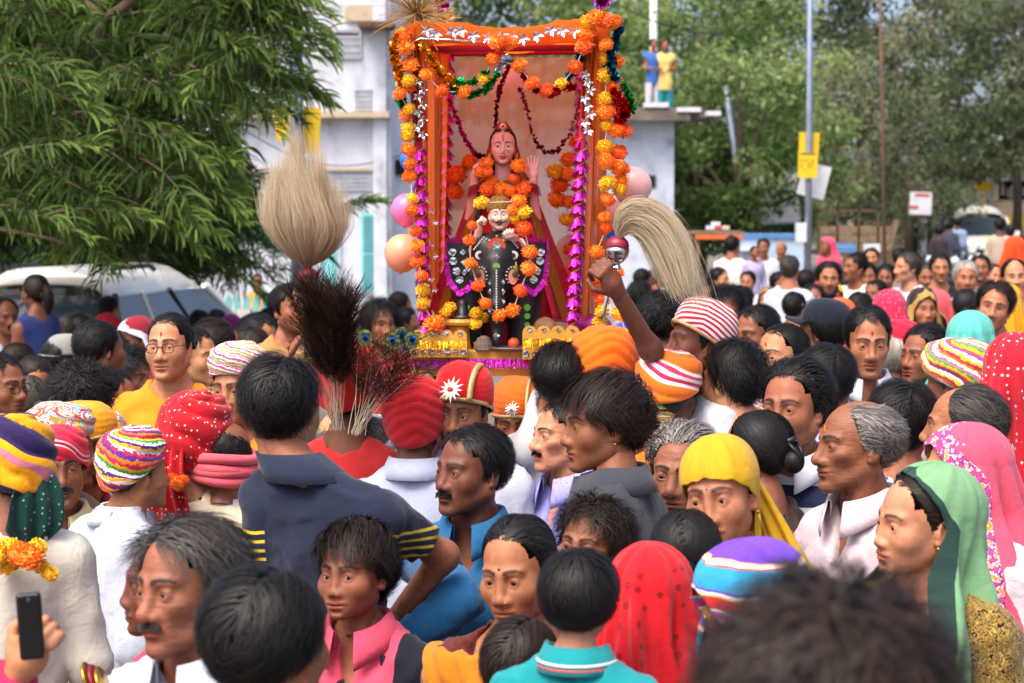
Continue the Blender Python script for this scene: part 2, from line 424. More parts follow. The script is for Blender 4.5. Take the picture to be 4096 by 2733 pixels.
# --- white building behind the feathery tree
B = thing('white_building', 'tall white plastered building with teal shutters behind the feathery tree', 'building', at(1300, 1400, 36) * Vector((1, 1, 0)) if False else (at(1300, 900, 36).x, 36, 0))
def bpart(name, mat, boxes, dep=36, parent=None, out=0.0, th=.2, root=B):
    mb = MB()
    for x0, x1, y0, y1 in boxes: rect(mb, x0, x1, y0, y1, dep, th, out)
    o = mb.build(name, mat, parent or root); o.matrix_parent_inverse = (Matrix.Translation(root.location)).inverted() if parent is None else Matrix(); return o
def zpx(z, dep): return HORIZON + (CAM_H - z) * F_PX / dep
bot = zpx(0, 36) 
w0 = bpart('wall', M_PLAS, [(300, 1560, -520, bot)], th=9.0)
w1 = bpart('side_wall', M_PLAS2, [(1560, 1700, 250, bot)], 37.2, th=6.0)
bpart('column', M_PLAS, [(1496, 1540, -520, bot)], out=.16, th=.18)
bpart('column', M_PLAS, [(1190, 1222, -520, bot)], out=.12, th=.14)
bpart('ledge', M_BEIGE, [(900, 1556, 446, 470)], out=.35, th=.37)
bpart('string_course', M_BEIGE, [(900, 1500, 672, 684)], out=.10, th=.12)
bpart('rusty_beam', M_RUST, [(1430, 1570, 84, 106)], out=.9, th=.92)
bpart('roof_wall', M_BEIGE, [(1380, 1492, 20, 84)], out=.07, th=.09)
for x0, x1, y0, y1 in ((1345, 1442, 120, 232), (1280, 1335, 190, 226), (1420, 1492, 360, 440), (1275, 1490, 690, 760)):
    fr = bpart('vent_grille', plain('grey_grille', '#9aa0a8', .8), [(x0, x1, y0, y1)], out=.03, th=.05)
    nx = max(3, int((x1 - x0) / 12))
    mb = MB()
    for i in range(nx + 1):
        xx = x0 + (x1 - x0) * i / nx; rect(mb, xx - 2, xx + 2, y0, y1, 36, .03, .06)
    for j in range(5):
        yy = y0 + (y1 - y0) * j / 4; rect(mb, x0, x1, yy - 2, yy + 2, 36, .03, .062)
    o = mb.build('grille_bars', plain('pale_grille', '#b8bcc4', .8), fr)
for x0, x1, y0, y1, mm in ((1446, 1512, 852, 1168, M_TEAL), (1292, 1346, 960, 1300, M_AQUA)):
    f = bpart('window', M_PLAS, [(x0 - 16, x1 + 16, y0 - 16, y1 + 14)], out=.06, th=.08)
    for nm, bx, m2, o_ in (('frame', (x0, x1, y0, y1), M_AQUA, .09), ('shutter', (x0 + 9, x1 - 12, y0 + 12, (y0 + y1) / 2 - 4), mm, .11), ('shutter', (x0 + 9, x1 - 12, (y0 + y1) / 2 + 8, y1 - 12), mm, .11)):
        mb = MB(); rect(mb, *bx, 36, .06, o_); o = mb.build(nm, m2, f)
mb = MB(); rect(mb, 1570, 1640, 640, 700, 37.1, .1); o = mb.build('vent', M_DARK, w1)
# --- small house whose flat roof carries two girls
HD = 38.0
H = thing('flat_roofed_house', 'small whitewashed house with a dark overhanging roof slab', 'house', (at(2500, 900, HD).x, HD, 0))
zh = zpx(0, HD)
bpart('wall', M_PLAS2, [(2150, 2697, 486, zh)], HD, th=5.0, root=H)
sl = bpart('roof_slab', M_CONC, [(2100, 2762, 430, 482)], HD, out=.55, th=6.2, root=H)
bpart('broken_slab_edge', M_CONC, [(2700, 2850, 452, 474)], HD, out=.2, th=1.6, root=H)
for x0, x1, y0, y1 in ((2578, 2674, 410, 429), (2708, 2804, 430, 447), (2828, 2884, 444, 462)): bpart('roof_tile', M_WBRD, [(x0, x1, y0, y1)], HD, out=.6, th=.5, root=H)
wn = bpart('window', M_CONC, [(2582, 2624, 700, 752)], HD, out=.03, th=.05, root=H)
mb = MB(); rect(mb, 2588, 2618, 706, 746, HD, .02, .045); o = mb.build('pane', M_DARK, wn)
# --- poles
def pole(label, p0, p1, dep, r, mat=M_STEEL, name='street_pole'):
    a, b = at(*p0, dep), at(*p1, dep); a.z = 0 if p0[1] > 900 else a.z
    o = MB().tube([a, (a + b) / 2, b], r, 10).build(name, mat, smooth=True); return tag(o, label, 'pole')
PX = at(3235, 700, 31)
pa = thing('street_pole', 'grey steel street pole with a small white box, carrying yellow boards', 'pole', (PX.x, 31, 0))
MB().tube([(0, 0, 0), (0, 0, 3), (-.02, 0, 9)], [.055, .05, .045], 12).build('shaft', M_STEEL, pa, smooth=True)
MB().box((-.12, -.05, at(0, 930, 31).z), (.16, .14, .30)).build('meter_box', M_WBRD, pa)
def sign(label, x0, x1, y0, y1, dep, mat, tilt=0.0, marks=(), ink=M_INK, name='sign_board', th=.02, frame_=None):
    a, b = at(x0, y1, dep), at(x1, y0, dep); c = (a + b) / 2
    t = thing(name, label, 'sign', c); t.rotation_euler = (0, R(tilt), 0)
    w, h = abs(b.x - a.x), abs(b.z - a.z)
    MB().box((0, 0, 0), (w, th, h)).build('panel', mat, t)
    for u0, u1, v0, v1 in marks:
        MB().box(((u0 + u1 - 1) * w / 2, -th / 2 - .002, (1 - v0 - v1) * h / 2), (abs(u1 - u0) * w, .004, abs(v1 - v0) * h)).build('lettering', ink, t)
    if frame_:
        mb = MB()
        for sx in (-1, 1): mb.box((sx * w / 2, 0, 0), (.04, th * 1.6, h + .04))
        for sz in (-1, 1): mb.box((0, 0, sz * (h / 2 + .02)), (w + .04, th * 1.4, .04))
        mb.build('frame', frame_, t)
    return t
rng = random.Random(3)
mk = [(.10, .88, .02, .07)] + [(.12 + .18 * (i % 4), .12 + .18 * (i % 4) + rng.uniform(.06, .15), .28 + .13 * (i // 4), .32 + .13 * (i // 4)) for i in range(14) if rng.random() < .75]
sign('upper yellow board behind the steel pole', 3196, 3276, 530, 622, 31.06, M_YEL, 2)
sign('yellow notice board with dark heading and rows of small print on the steel pole', 3192, 3270, 612, 712, 30.9, M_YEL, 1, mk)
sign('blank white board hung askew behind the yellow notices', 3200, 3312, 655, 790, 31.2, M_WBRD, 14)
pole('slender pale pole standing behind the two girls', (2614, 1000), (2614, -60), 44, .085, M_WBRD)
pole('leaning pale grey pole among the fresh green branches', (3025, 960), (2902, 340), 43, .075, M_STEEL)
pole('thin dark pole in front of the dusty trees', (3545, 1000), (3520, -60), 40, .034, M_RUST)
LP = at(1187, 500, 19)
pb = thing('lamp_pole', 'pale round pole rising through the feathery tree', 'pole', (LP.x, 19, 0)); MB().tube([(0, 0, 0), (0, 0, 6)], [.07, .06], 12).build('shaft', M_STEEL, pb, smooth=True)
sign('yellow board tied to the pole inside the feathery tree, upper one', 1098, 1182, 425, 560, 19.15, M_YEL, -8)
sign('yellow board tied to the pole inside the feathery tree, lower one', 1212, 1280, 430, 615, 19.1, M_YEL, 3)
sign('large blank white hoarding among green branches', 3008, 3198, 690, 890, 43, M_WBRD, -3, (), name='hoarding', frame_=M_STEEL)
sign('white shop board with red lettering under the dusty trees', 3634, 3730, 768, 858, 50, M_WBRD, 2, [(.25, .85, .08, .22), (.05, .42, .62, .78)], M_REDP, name='shop_board', frame_=M_RUST)
sign('faded yellow shop board at the far end of the street', 3900, 3966, 726, 766, 62, M_YEL, 0, (), name='shop_board')
sign('red poster board high at the right end of the street', 4042, 4110, 640, 676, 62, M_REDP, 0, (), name='poster')
# --- far shop front on the right
S = thing('shop_building', 'row of open shops with pale pillars beyond the white jeep', 'building', (at(3900, 900, 66).x, 66, 0))
bz = zpx(0, 66)
bpart('back_wall', M_BEIGE, [(3450, 4300, 660, bz)], 67.5, th=3, root=S); bpart('upper_wall', M_PLAS, [(3450, 4300, 520, 660)], 67.0, th=3, root=S)
for x in (3640, 3700, 3742, 3800, 3850, 3905, 3960): bpart('pillar', M_PLAS, [(x - 11, x + 11, 720, bz)], 66, th=.3, root=S)
for x in (3660, 3722, 3775, 3825, 3880): bpart('door', M_DARK if x != 3775 else M_BLUE, [(x - 14, x + 14, 850, bz)], 67.3, th=.1, root=S)
bpart('balcony_slab', M_WBRD, [(3975, 4200, 712, 722)], 65, th=1.5, root=S); bpart('lower_slab', M_BEIGE, [(4010, 4200, 800, 812)], 64.5, th=1.2, root=S); bpart('shelf_back', M_DARK, [(4000, 4200, 722, 800)], 66.2, th=.2, root=S)
for i in range(9): bpart('hanging_goods', [M_WBRD, M_REDP, M_BEIGE, M_LBLUE][i % 4], [(4008 + i * 12, 4015 + i * 12, 740 + (i * 7) % 20, 780 + (i * 5) % 16)], 65.4, th=.1, root=S)
# --- hand cart with goods, blue kiosk, trolley
C0 = at(2860, 930, 30)
ct = thing('food_cart', 'wooden hand cart with flat top and orange cloth edge under the whisk', 'cart', (C0.x, 30, 0))
zt = C0.z
MB().box((0, 0, zt), (.78, 1.1, .035)).build('table_top', M_WOOD, ct); MB().box((0, -.55, zt - .06), (.70, .02, .07)).build('cloth_edge', M_ORNG, ct)
for sx in (-.3, .3):
    for sy in (-.45, .45): MB().box((sx, sy, zt / 2), (.05, .05, zt - .04)).build('leg', M_WOOD, ct)
for i, (x, z, c) in enumerate(((-.1, .05, '#c8c8d0'), (.02, .05, '#b04a48'), (.12, .05, '#c8b8a8'), (-.02, .11, '#d0d0d8'))):
    o = MB().box((C0.x + x, 29.7, zt + .02 + z), (.12, .2, .06)).build('goods_box', COTTON, color=lin(c)); bevel(o, .01); tag(o, ['white carton on the hand cart', 'red packet on the hand cart', 'beige packet at the end of the hand cart', 'topmost white carton lying on the cart\'s goods'][i], 'box', 'goods on the hand cart')
K = thing('blue_kiosk', 'low pale blue kiosk wall with a bright blue top edge', 'kiosk', (at(3070, 980, 35).x, 35, 0))
bpart('wall', M_LBLUE, [(2945, 3215, 952, zpx(0, 35))], 35, th=1.5, root=K); bpart('top_edge', M_BLUE, [(2940, 3220, 938, 954)], 35, th=1.6, out=.05, root=K); bpart('counter', M_WBRD, [(2960, 3060, 992, 1004)], 35, th=.4, out=.3, root=K)
TR = thing('farm_trolley', 'rusty open farm trolley with plank sides and high rail', 'trolley', (at(3430, 980, 41).x, 41, 0))
for y0, y1 in ((905, 935), (940, 970), (975, 1003)): bpart('side_plank', M_WOOD, [(3275, 3560, y0, y1)], 41, th=.06, root=TR)
bpart('deck', M_RUST, [(3270, 3580, 1006, 1020)], 41, th=1.9, root=TR); bpart('top_rail', M_RUST, [(3270, 3520, 838, 848)], 41, th=.07, root=TR)
for x in (3275, 3350, 3435, 3512): bpart('stake', M_RUST, [(x - 5, x + 5, 838, 1006)], 41, th=.07, root=TR)
mb = MB(); a = at(3560, 1000, 41); b = at(3592, 880, 41); mb.add([a, a + Vector((.2, 1.8, 0)), b + Vector((.3, 1.9, 0)), b], [(0, 1, 2, 3)]); o = mb.build('tailboard', M_WOOD, TR); o.matrix_parent_inverse = Matrix.Translation(TR.location).inverted(); solidify(o, .05)
for x in (3330, 3500):
    o = MB().lathe([(.05, -.1), (.30, -.1), (.36, -.06), (.36, .06), (.30, .1), (.05, .1)], n=20, M=Matrix.Rotation(R(90), 4, 'X')).build('wheel', M_TYRE, TR, Matrix.Translation((at(x, 1100, 41).x - TR.location.x, .1, .36)), smooth=True)
sign('blue crate panel leaning at the trolley', 3340, 3425, 972, 1010, 38, M_BLUE, 2, [(.1, .9, .35, .42)], M_LBLUE, name='panel_board')
sign('white placard with a red mark at the trolley', 3455, 3520, 975, 1010, 38, M_WBRD, 0, [(.4, .65, .4, .7)], M_REDP, name='placard')
# --- cars
def car(label, loc, rz, Wd, L, Ht, front=False, name='parked_car'):
    """local +Y is the way it drives; belt line at 0.58 of the height"""
    c = thing(name, label, 'car', loc, rz); hw, hl = Wd / 2, L / 2; zb, zr = Ht * .60, Ht
    def loft(secs, n=9):
        P = []
        for (y, w, z0, z1) in secs:
            r = .10; pts = [(-w, z0), (-w * 1.0, z0 + (z1 - z0) * .55), (-w * .985, z1 - r * .7), (-w * .93, z1 - r * .12), (-w * .8, z1), (0, z1 + .012), (w * .8, z1), (w * .93, z1 - r * .12), (w * .985, z1 - r * .7), (w, z0 + (z1 - z0) * .55), (w, z0)]
            P.append([(x, y, z) for x, z in pts])
        return P
    P = loft([(-hl, hw * .90, .32, zb * .94), (-hl + .05, hw * .97, .28, zb * .99), (-hl * .5, hw, .26, zb), (hl * .3, hw, .26, zb), (hl * .62, hw * .99, .26, zb * .98), (hl * .93, hw * .95, .28, zb * .88), (hl, hw * .85, .34, zb * .80)])
    mb = MB().grid(np.array(P)); mb.add(P[0], [tuple(range(11))]); mb.add(P[-1], [tuple(range(11))[::-1]]); mb.build('body', M_CARW, c, smooth=False)
    # cabin: rear y0..front y1, at the belt and the roof
    rb, rt, fb, ft = -hl + .06, -hl + .20, hl * .52, hl * .16; wb, wt = hw * .96, hw * .82
    th = Ht * .16
    Pr = [[(x * wt, y, zr - th * (1 - (1 - abs(x) ** 4) * (1 if 0 < j < 5 else .45))) for x in np.linspace(-1, 1, 11)] for j, y in enumerate((rt - .05, rt + .06, rt + .4, (rt + ft) / 2, ft - .3, ft - .05, ft + .04))]
    Pr = [[(x * 1.03, y, z - .5 * th * (abs(x) > wt * .99)) for x, y, z in row] for row in Pr]
    o = MB().grid(np.array(Pr)).build('roof', M_CARW, c, smooth=True); solidify(o, .03, -1)
    def quad(nm, a, b, d, e, m, inset=0.0, tk=.02):
        o = MB().add([a, b, d, e], [(0, 1, 2, 3)]).build(nm, m, c); solidify(o, tk); return o
    z1 = zr - th * 1.02
    quad('rear_window', (-wb * .93, rb, zb), (wb * .93, rb, zb), (wt * .94, rt, z1), (-wt * .94, rt, z1), M_GLASS)
    quad('windscreen', (wb * .93, fb, zb), (-wb * .93, fb, zb), (-wt * .94, ft, z1), (wt * .94, ft, z1), M_GLASS)
    for sx in (-1, 1):
        ys = [(0.02, .26), (.30, .56), (.60, .96)]
        for k, (u0, u1) in enumerate(ys):
            lo = lambda u: rb + (fb - rb) * u; hi = lambda u: rt + (ft - rt) * u
            quad('side_window', (sx * wb, lo(u0), zb), (sx * wb, lo(u1), zb), (sx * wt, hi(u1), z1), (sx * wt, hi(u0), z1), M_GLASS)
        for u in (0.0, .28, .58, 1.0):
            y0, y1 = rb + (fb - rb) * u, rt + (ft - rt) * u
            MB().tube([(sx * wb * 1.0, y0, zb - .02), (sx * wt * 1.0, y1, z1 + .02)], .030, 6).build('pillar', M_CARW if u in (.28, 1.0) else M_BLKP, c)
        MB().tube([(sx * wt * .86, rt + .15, zr - .02), (sx * wt * .87, rt + .22, zr - .005), (sx * wt * .87, rt + .95, zr - .002), (sx * wt * .87, rt + 1.05, zr - .04)], [.026, .022, .022, .026], 8).build('roof_rail', M_BLKP, c, smooth=True)
        MB().box((sx * (hw + .07), fb - .15, zb + .06), (.14, .08, .13)).build('mirror', M_CARW, c)
        MB().box((sx * hw * .82, hl * .98, zb * .66), (.22, .06, .14)).build('headlight', M_WBRD, c); MB().box((sx * hw * .86, -hl + .0, zb * .78), (.14, .07, .34)).build('tail_light', M_REDP, c)
        for yy in (-hl * .62, hl * .62):
            w = MB().lathe([(.08, -.1), (.22, -.1), (.31, -.085), (.33, -.05), (.33, .05), (.31, .085), (.22, .1), (.08, .1)], n=22, M=Matrix.Rotation(R(90), 4, 'Y')).build('wheel', M_TYRE, c, Matrix.Translation((sx * (hw - .08), yy, .33)), smooth=True)
            MB().lathe([(.03, 0), (.12, .012), (.19, .0)], n=14, M=Matrix.Rotation(R(90 * sx), 4, 'Y')).build('rim', M_STEEL, w, Matrix.Translation((sx * .1, 0, 0)))
    MB().box((0, -hl - .03, .42), (Wd * .94, .12, .22)).build('bumper', M_BLKP, c); MB().box((0, hl + .03, .42), (Wd * .94, .12, .24)).build('bumper', M_BLKP, c)
    MB().box((0, hl + .0, zb * .64), (Wd * .45, .06, .16)).build('grille', M_BLKP, c); MB().box((0, -hl - .04, zb * .62), (.50, .03, .12)).build('number_plate', M_YEL if False else M_WBRD, c)
    return c
e = at(345, 1085, 17.4)
car('white parked estate car with roof rails and tinted windows under the tree', (e.x + .02, 19.2, 0), R(-13), 1.58, 3.9, 1.52)
car('white jeep with roof bars facing up the street', (at(3965, 900, 56).x, 57.5, 0), R(176), 1.72, 4.0, 2.10, name='parked_jeep')
# --- motorcycles
def motorbike():
    m = thing('motorcycle', '', 'motorcycle', (0, 0, 0))
    for y in (-.62, .66):
        w = MB().lathe([(.20, -.04), (.29, -.05), (.31, 0), (.29, .05), (.20, .04)], n=18, M=Matrix.Rotation(R(90), 4, 'Y')).build('wheel', M_TYRE, m, Matrix.Translation((0, y, .31)), smooth=True)
        MB().tube([(-.03, 0, -.2), (.03, 0, .2)], .012, 5).build('spoke', M_STEEL, w); MB().tube([(-.03, -.2, 0), (.03, .2, 0)], .012, 5).build('spoke', M_STEEL, w)
    MB().ball((0, .12, .82), .17, 12, 8, (.75, 1.5, .75)).build('fuel_tank', plain('dark_blue_enamel', '#1c2230', .25), m, smooth=True)
    o = MB().box((0, -.40, .80), (.24, .70, .09), rx=R(-4)).build('seat', M_BLKP, m); bevel(o, .03)
    MB().box((0, .05, .48), (.26, .42, .30)).build('engine', M_STEEL, m); MB().tube([(.13, .1, .35), (.15, -.3, .32), (.15, -.8, .42)], .04, 8).build('exhaust', M_STEEL, m, smooth=True)
    MB().tube([(0, .68, .31), (0, .52, .78), (0, .46, 1.0)], .03, 8).build('fork', M_STEEL, m); MB().tube([(-.34, .30, 1.06), (-.1, .46, 1.0), (.1, .46, 1.0), (.34, .30, 1.06)], .014, 6).build('handlebar', M_BLKP, m)
    MB().ball((0, .58, .90), .10, 12, 8).build('headlight', M_WBRD, m, smooth=True); MB().box((0, -.86, .72), (.16, .05, .10)).build('tail_light', M_REDP, m); MB().box((0, -.90, .55), (.22, .02, .12)).build('number_plate', M_WBRD, m)
    for sx in (-1, 1): MB().tube([(sx * .3, .32, 1.06), (sx * .36, .36, 1.2)], .008, 5).build('mirror_stem', M_BLKP, m)
    return m
def copy_tree(o, parent=None):
    c = o.copy(); COL.objects.link(c); c.parent = parent
    for ch in o.children: copy_tree(ch, c)
    return c
mb0 = motorbike()
for i, (px, d, a) in enumerate(((3665, 44, 200), (3705, 46, 190), (3745, 43, 212), (3785, 47, 185), (3825, 44, 205), (3868, 46, 195), (3900, 43, 188), (3930, 48, 200), (4075, 50, 200))):
    o = mb0 if i == 0 else copy_tree(mb0); p = at(px, 900, d); o.location = (p.x, d, 0.0); o.rotation_euler = (0, 0, R(a))
    o['label'] = 'dark motorcycle parked in the row between the trolley and the white jeep' if px < 4000 else 'dark motorcycle beyond the white jeep'
    o['group'] = 'motorcycles parked in a row'
ar = thing('auto_rickshaw', 'yellow-topped auto rickshaw behind the white jeep', 'rickshaw', (at(4085, 900, 60).x, 61, 0))
MB().box((0, 0, .75), (1.2, 2.2, .8)).build('body', plain('rickshaw_green', '#2f4a34', .5), ar)
o = MB().box((0, .1, 1.62), (1.15, 1.9, .35), taper=.8).build('hood', M_YEL, ar); bevel(o, .08)
for sx in (-.52, .52):
    for sy in (-.8, .9): MB().tube([(sx, sy, 1.1), (sx * .95, sy, 1.5)], .03, 6).build('post', M_BLKP, ar)
for p_ in ((-.5, .7), (.5, .7), (0, -.9)): MB().lathe([(.05, -.06), (.2, -.06), (.22, 0), (.2, .06), (.05, .06)], n=14, M=Matrix.Rotation(R(90), 4, 'Y')).build('wheel', M_TYRE, ar, Matrix.Translation((*p_, .22)))
# --- turquoise fence near the white building
fn = thing('picket_fence', 'turquoise picket fence beyond the parked car', 'fence', (at(1060, 1200, 25).x, 25, 0)); zf = at(0, 1195, 25).z
for i in range(14):
    x = (i - 7) * .115; MB().add([(x - .04, 0, 0), (x + .04, 0, 0), (x + .04, 0, zf), (x, 0, zf + .06), (x - .04, 0, zf), (x - .04, .03, 0), (x + .04, .03, 0), (x + .04, .03, zf), (x, .03, zf + .06), (x - .04, .03, zf)], [(0, 1, 2, 3, 4), (9, 8, 7, 6, 5), (0, 5, 6, 1), (1, 6, 7, 2), (2, 7, 8, 3), (3, 8, 9, 4), (4, 9, 5, 0)]).build('picket', M_AQUA, fn)
for z in (.25, zf - .2): MB().box((-.06, .05, z), (1.65, .03, .07)).build('rail', M_AQUA, fn)
# --- overhead wires
for k, (a, b) in enumerate((((2380, -30, 30), (3240, 30, 31)), ((900, 470, 34), (1640, 610, 36.5)), ((3230, 40, 31), (4200, -60, 45)))):
    A_, B_ = at(*a), at(*b); pts = [A_.lerp(B_, t) - Vector((0, 0, .5 * math.sin(math.pi * t))) for t in np.linspace(0, 1, 14)]
    tag(MB().tube(pts, .010, 5).build('overhead_wire', M_BLKP), ['black wire running from the shrine side to the steel pole', 'black wire crossing the white building', 'black wire running from the steel pole over the trees'][k], 'wire')

# ---------------------------------------------------------------- trees
def frond(seed, n=76, L=.66):
    """a twig with two rows of long feathery leaves hanging from it; grows along +X, droops along -Z"""
    g = np.random.default_rng(seed); V = []; F = []; A = []; k = 0
    tw = lambda t: np.array([L * t, .04 * np.sin(3 * t + seed), .10 * t - .22 * t * t])
    seg = 6
    for i in range(n):
        t = .06 + .94 * (i // 2) / (n / 2 - 1) * .98; b = tw(t); side = 1 if i % 2 else -1
        ll = (.27 - .16 * max(0, (t - .55) / .45)) * g.uniform(.65, 1.2); w = .0056 * g.uniform(.8, 1.25)
        out = np.array([.25 + .55 * t, side * (.85 - .5 * t), .30 + .25 * t]) + g.normal(size=3) * .26; out /= np.linalg.norm(out)
        p = b.copy(); d = out.copy(); pts = []
        for s_ in range(seg + 1):
            pts.append(p.copy()); d = d + np.array([.02, 0, -.62 + .45 * max(0, t - .5)]) * (1.4 / seg) * 1.9; d /= np.linalg.norm(d); p = p + d * ll / seg
        pts = np.array(pts); T = np.gradient(pts, axis=0); B_ = np.cross(T, g.normal(size=3) * .9 + np.array([0.2, -.6, .5])); B_ /= np.linalg.norm(B_, axis=1)[:, None] + 1e-9
        wd = w * np.array([.5, 1, 1.1, 1.1, 1, .8, .3])[:, None]
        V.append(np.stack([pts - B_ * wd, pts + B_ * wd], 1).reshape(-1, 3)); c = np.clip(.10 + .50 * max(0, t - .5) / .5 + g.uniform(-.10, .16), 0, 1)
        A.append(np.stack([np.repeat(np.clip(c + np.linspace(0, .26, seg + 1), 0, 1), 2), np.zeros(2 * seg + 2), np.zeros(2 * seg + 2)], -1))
        F += [(k + 2 * j, k + 2 * j + 1, k + 2 * j + 3, k + 2 * j + 2) for j in range(seg)]; k += 2 * seg + 2
    tb = MB().tube([tw(t) for t in np.linspace(0, .97, 9)], [.008 * (1 - .7 * t) for t in np.linspace(0, 1, 9)], 5)
    nF = len(F); V.append(np.concatenate(tb.V)); A.append(np.zeros((tb.n, 3))); F += [tuple(i + k for i in f) for f in tb.F]
    return new_mesh('frond', np.concatenate(V), F, [L_FEATH, M_TWIG], True, {'uvw': np.concatenate(A)}, [0] * nF + [1] * len(tb.F))
FR = [frond(i) for i in range(7)]
ft_base = at(520, 900, 21.0)
FT = thing('feathery_tree', 'large tree with long drooping feathery green leaves over the parked car', 'tree', (ft_base.x, 21.0, 0))
trunk = MB().tube([(0, 0, 0), (.05, 0, 1.2), (-.05, .1, 2.2), (.05, .0, 3.2), (.2, 0, 4.6)], [.24, .19, .16, .12, .05], 12).build('trunk', M_BARK, FT, smooth=True)
g = random.Random(5)
for k in range(16):
    z0 = g.uniform(1.6, 4.0); a = g.uniform(0, 6.28); l = g.uniform(1.2, 2.6); pts = [(0, 0, z0)]
    for t in (.33, .66, 1.0): pts.append((l * t * math.cos(a) + g.uniform(-.1, .1), l * t * math.sin(a) * .6 - .4 * t, z0 + .35 * t - .25 * t * t + g.uniform(-.1, .1)))
    MB().tube(pts, [.06, .042, .026, .012], 7).build('branch', M_BARK, FT, smooth=True)
# limbs seen against the leaves, upper left
def limb_px(pts, dep, r): MB().tube([at(x, y, dep) - Vector((FT.location.x, FT.location.y, 0)) for x, y in pts], r, 7).build('branch', M_TWIG, FT, smooth=True)
limb_px([(345, -20), (400, 80), (385, 150), (330, 300)], 13.2, [.05, .045, .035, .02]); limb_px([(400, 90), (480, 40), (560, -30)], 13.25, [.04, .035, .03])
limb_px([(320, 220), (390, 340), (330, 470)], 13, .012); limb_px([(0, 320), (180, 355), (310, 370)], 12.3, [.014, .01, .006]); limb_px([(0, 915), (200, 955), (330, 1000)], 12.2, [.014, .01, .006]); limb_px([(480, 500), (640, 520), (760, 600)], 12.5, [.014, .012, .008]); limb_px([(405, 760), (395, 900), (390, 980)], 12.5, .012)
def put_frond(i, px, py, dep, yaw, pit, sc, name='frond'):
    o = obj(name, FR[i % 7], FT, None, Matrix.Translation(at(px, py, dep) - Vector((FT.location.x, FT.location.y, 0))) @ Matrix.Rotation(R(yaw), 4, 'Z') @ Matrix.Rotation(R(pit), 4, 'Y') @ Matrix.Scale(sc, 4)); return o
# the fronds one can pick out, then the mass behind them
spec = [(-60, 260, 11.8, -12, 2, 1.0), (-90, 290, 11.6, 8, 12, 1.15), (-40, 640, 11.6, -14, -14, 1.1), (-120, 810, 11.5, -4, 8, 1.1), (200, 850, 11.7, -10, -4, .95), (440, 600, 12.0, -20, 38, 1.0), (300, 450, 12.1, -8, 6, 1.1), (460, 520, 12.0, -12, 14, 1.0),
        (560, 700, 12.2, -10, 10, 1.05), (600, 560, 12.3, -18, 4, .95), (700, 120, 12.4, -15, 14, 1.05), (760, 260, 12.3, -10, 28, 1.1), (900, 40, 12.6, -6, 16, 1.1), (920, 250, 12.8, -8, 14, 1.05), (960, 300, 12.8, -10, 8, .95), (880, 160, 12.7, -20, 30, 1.0),
        (640, 60, 12.4, -25, 12, 1.0), (760, 10, 12.5, -12, 8, 1.1), (930, -60, 12.6, 6, 22, 1.1), (980, -80, 12.9, -6, 30, 1.1), (480, 790, 12.0, -6, 26, .9), (600, 810, 12.0, -14, 18, .8), (660, 760, 12.2, -12, 12, .85), (420, 250, 12.4, -22, 20, 1.0), (300, 330, 12.4, 160, 20, .9), (320, 520, 12.3, -12, 22, .9), (330, 700, 12.2, 170, 24, .8), (1250, 880, 17.5, -12, -26, .9), (1330, 850, 17.5, -8, -18, .8)]
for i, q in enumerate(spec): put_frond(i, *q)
gg = np.random.default_rng(12)
XM = ([-200, 0, 100, 200, 300, 380, 450, 520, 600, 700, 800, 900, 1000, 1100], [1420, 1400, 1370, 1310, 1360, 1230, 1110, 1020, 1050, 1050, 1060, 1060, 1060, 1000])
k = 0
while k < 255:
    x, y, dep = gg.uniform(-350, 1300), gg.uniform(-260, 865), gg.uniform(12.0, 15.5)
    yaw = gg.uniform(-55, 35) if gg.random() < .7 else gg.uniform(125, 235); sc = gg.uniform(.75, 1.15)
    tip = x + .70 * sc * math.cos(R(yaw)) / mpp(dep)
    if max(x, tip) > np.interp(y + 60, *XM): continue
    if 690 < tip < 930 and 290 < y < 500 and gg.random() < .8: continue                      # the gap where the building shows
    put_frond(k, x, y, dep, yaw, gg.uniform(-6, 30), sc); k += 1
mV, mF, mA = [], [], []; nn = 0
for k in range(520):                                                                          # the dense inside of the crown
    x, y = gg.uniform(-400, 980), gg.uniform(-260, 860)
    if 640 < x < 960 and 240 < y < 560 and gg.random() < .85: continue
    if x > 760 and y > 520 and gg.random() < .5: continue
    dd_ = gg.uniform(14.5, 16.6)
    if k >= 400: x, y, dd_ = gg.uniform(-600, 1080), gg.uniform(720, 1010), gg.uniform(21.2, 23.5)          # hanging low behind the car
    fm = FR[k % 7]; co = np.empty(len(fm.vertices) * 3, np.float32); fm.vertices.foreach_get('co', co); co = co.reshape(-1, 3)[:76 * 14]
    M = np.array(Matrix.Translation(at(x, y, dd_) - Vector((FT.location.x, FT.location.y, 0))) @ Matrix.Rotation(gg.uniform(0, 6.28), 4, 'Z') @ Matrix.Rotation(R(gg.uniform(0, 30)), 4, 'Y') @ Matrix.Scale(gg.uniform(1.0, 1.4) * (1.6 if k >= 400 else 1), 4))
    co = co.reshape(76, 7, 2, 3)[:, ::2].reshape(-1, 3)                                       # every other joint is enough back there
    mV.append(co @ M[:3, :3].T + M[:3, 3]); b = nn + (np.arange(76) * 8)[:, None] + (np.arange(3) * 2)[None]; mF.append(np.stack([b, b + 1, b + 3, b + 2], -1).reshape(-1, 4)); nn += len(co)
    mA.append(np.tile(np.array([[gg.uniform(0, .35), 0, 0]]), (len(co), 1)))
o = obj('inner_foliage', new_mesh('inner_foliage', np.concatenate(mV), np.concatenate(mF), [L_FEATH], True, {'uvw': np.concatenate(mA)}), FT); o['kind'] = 'stuff'

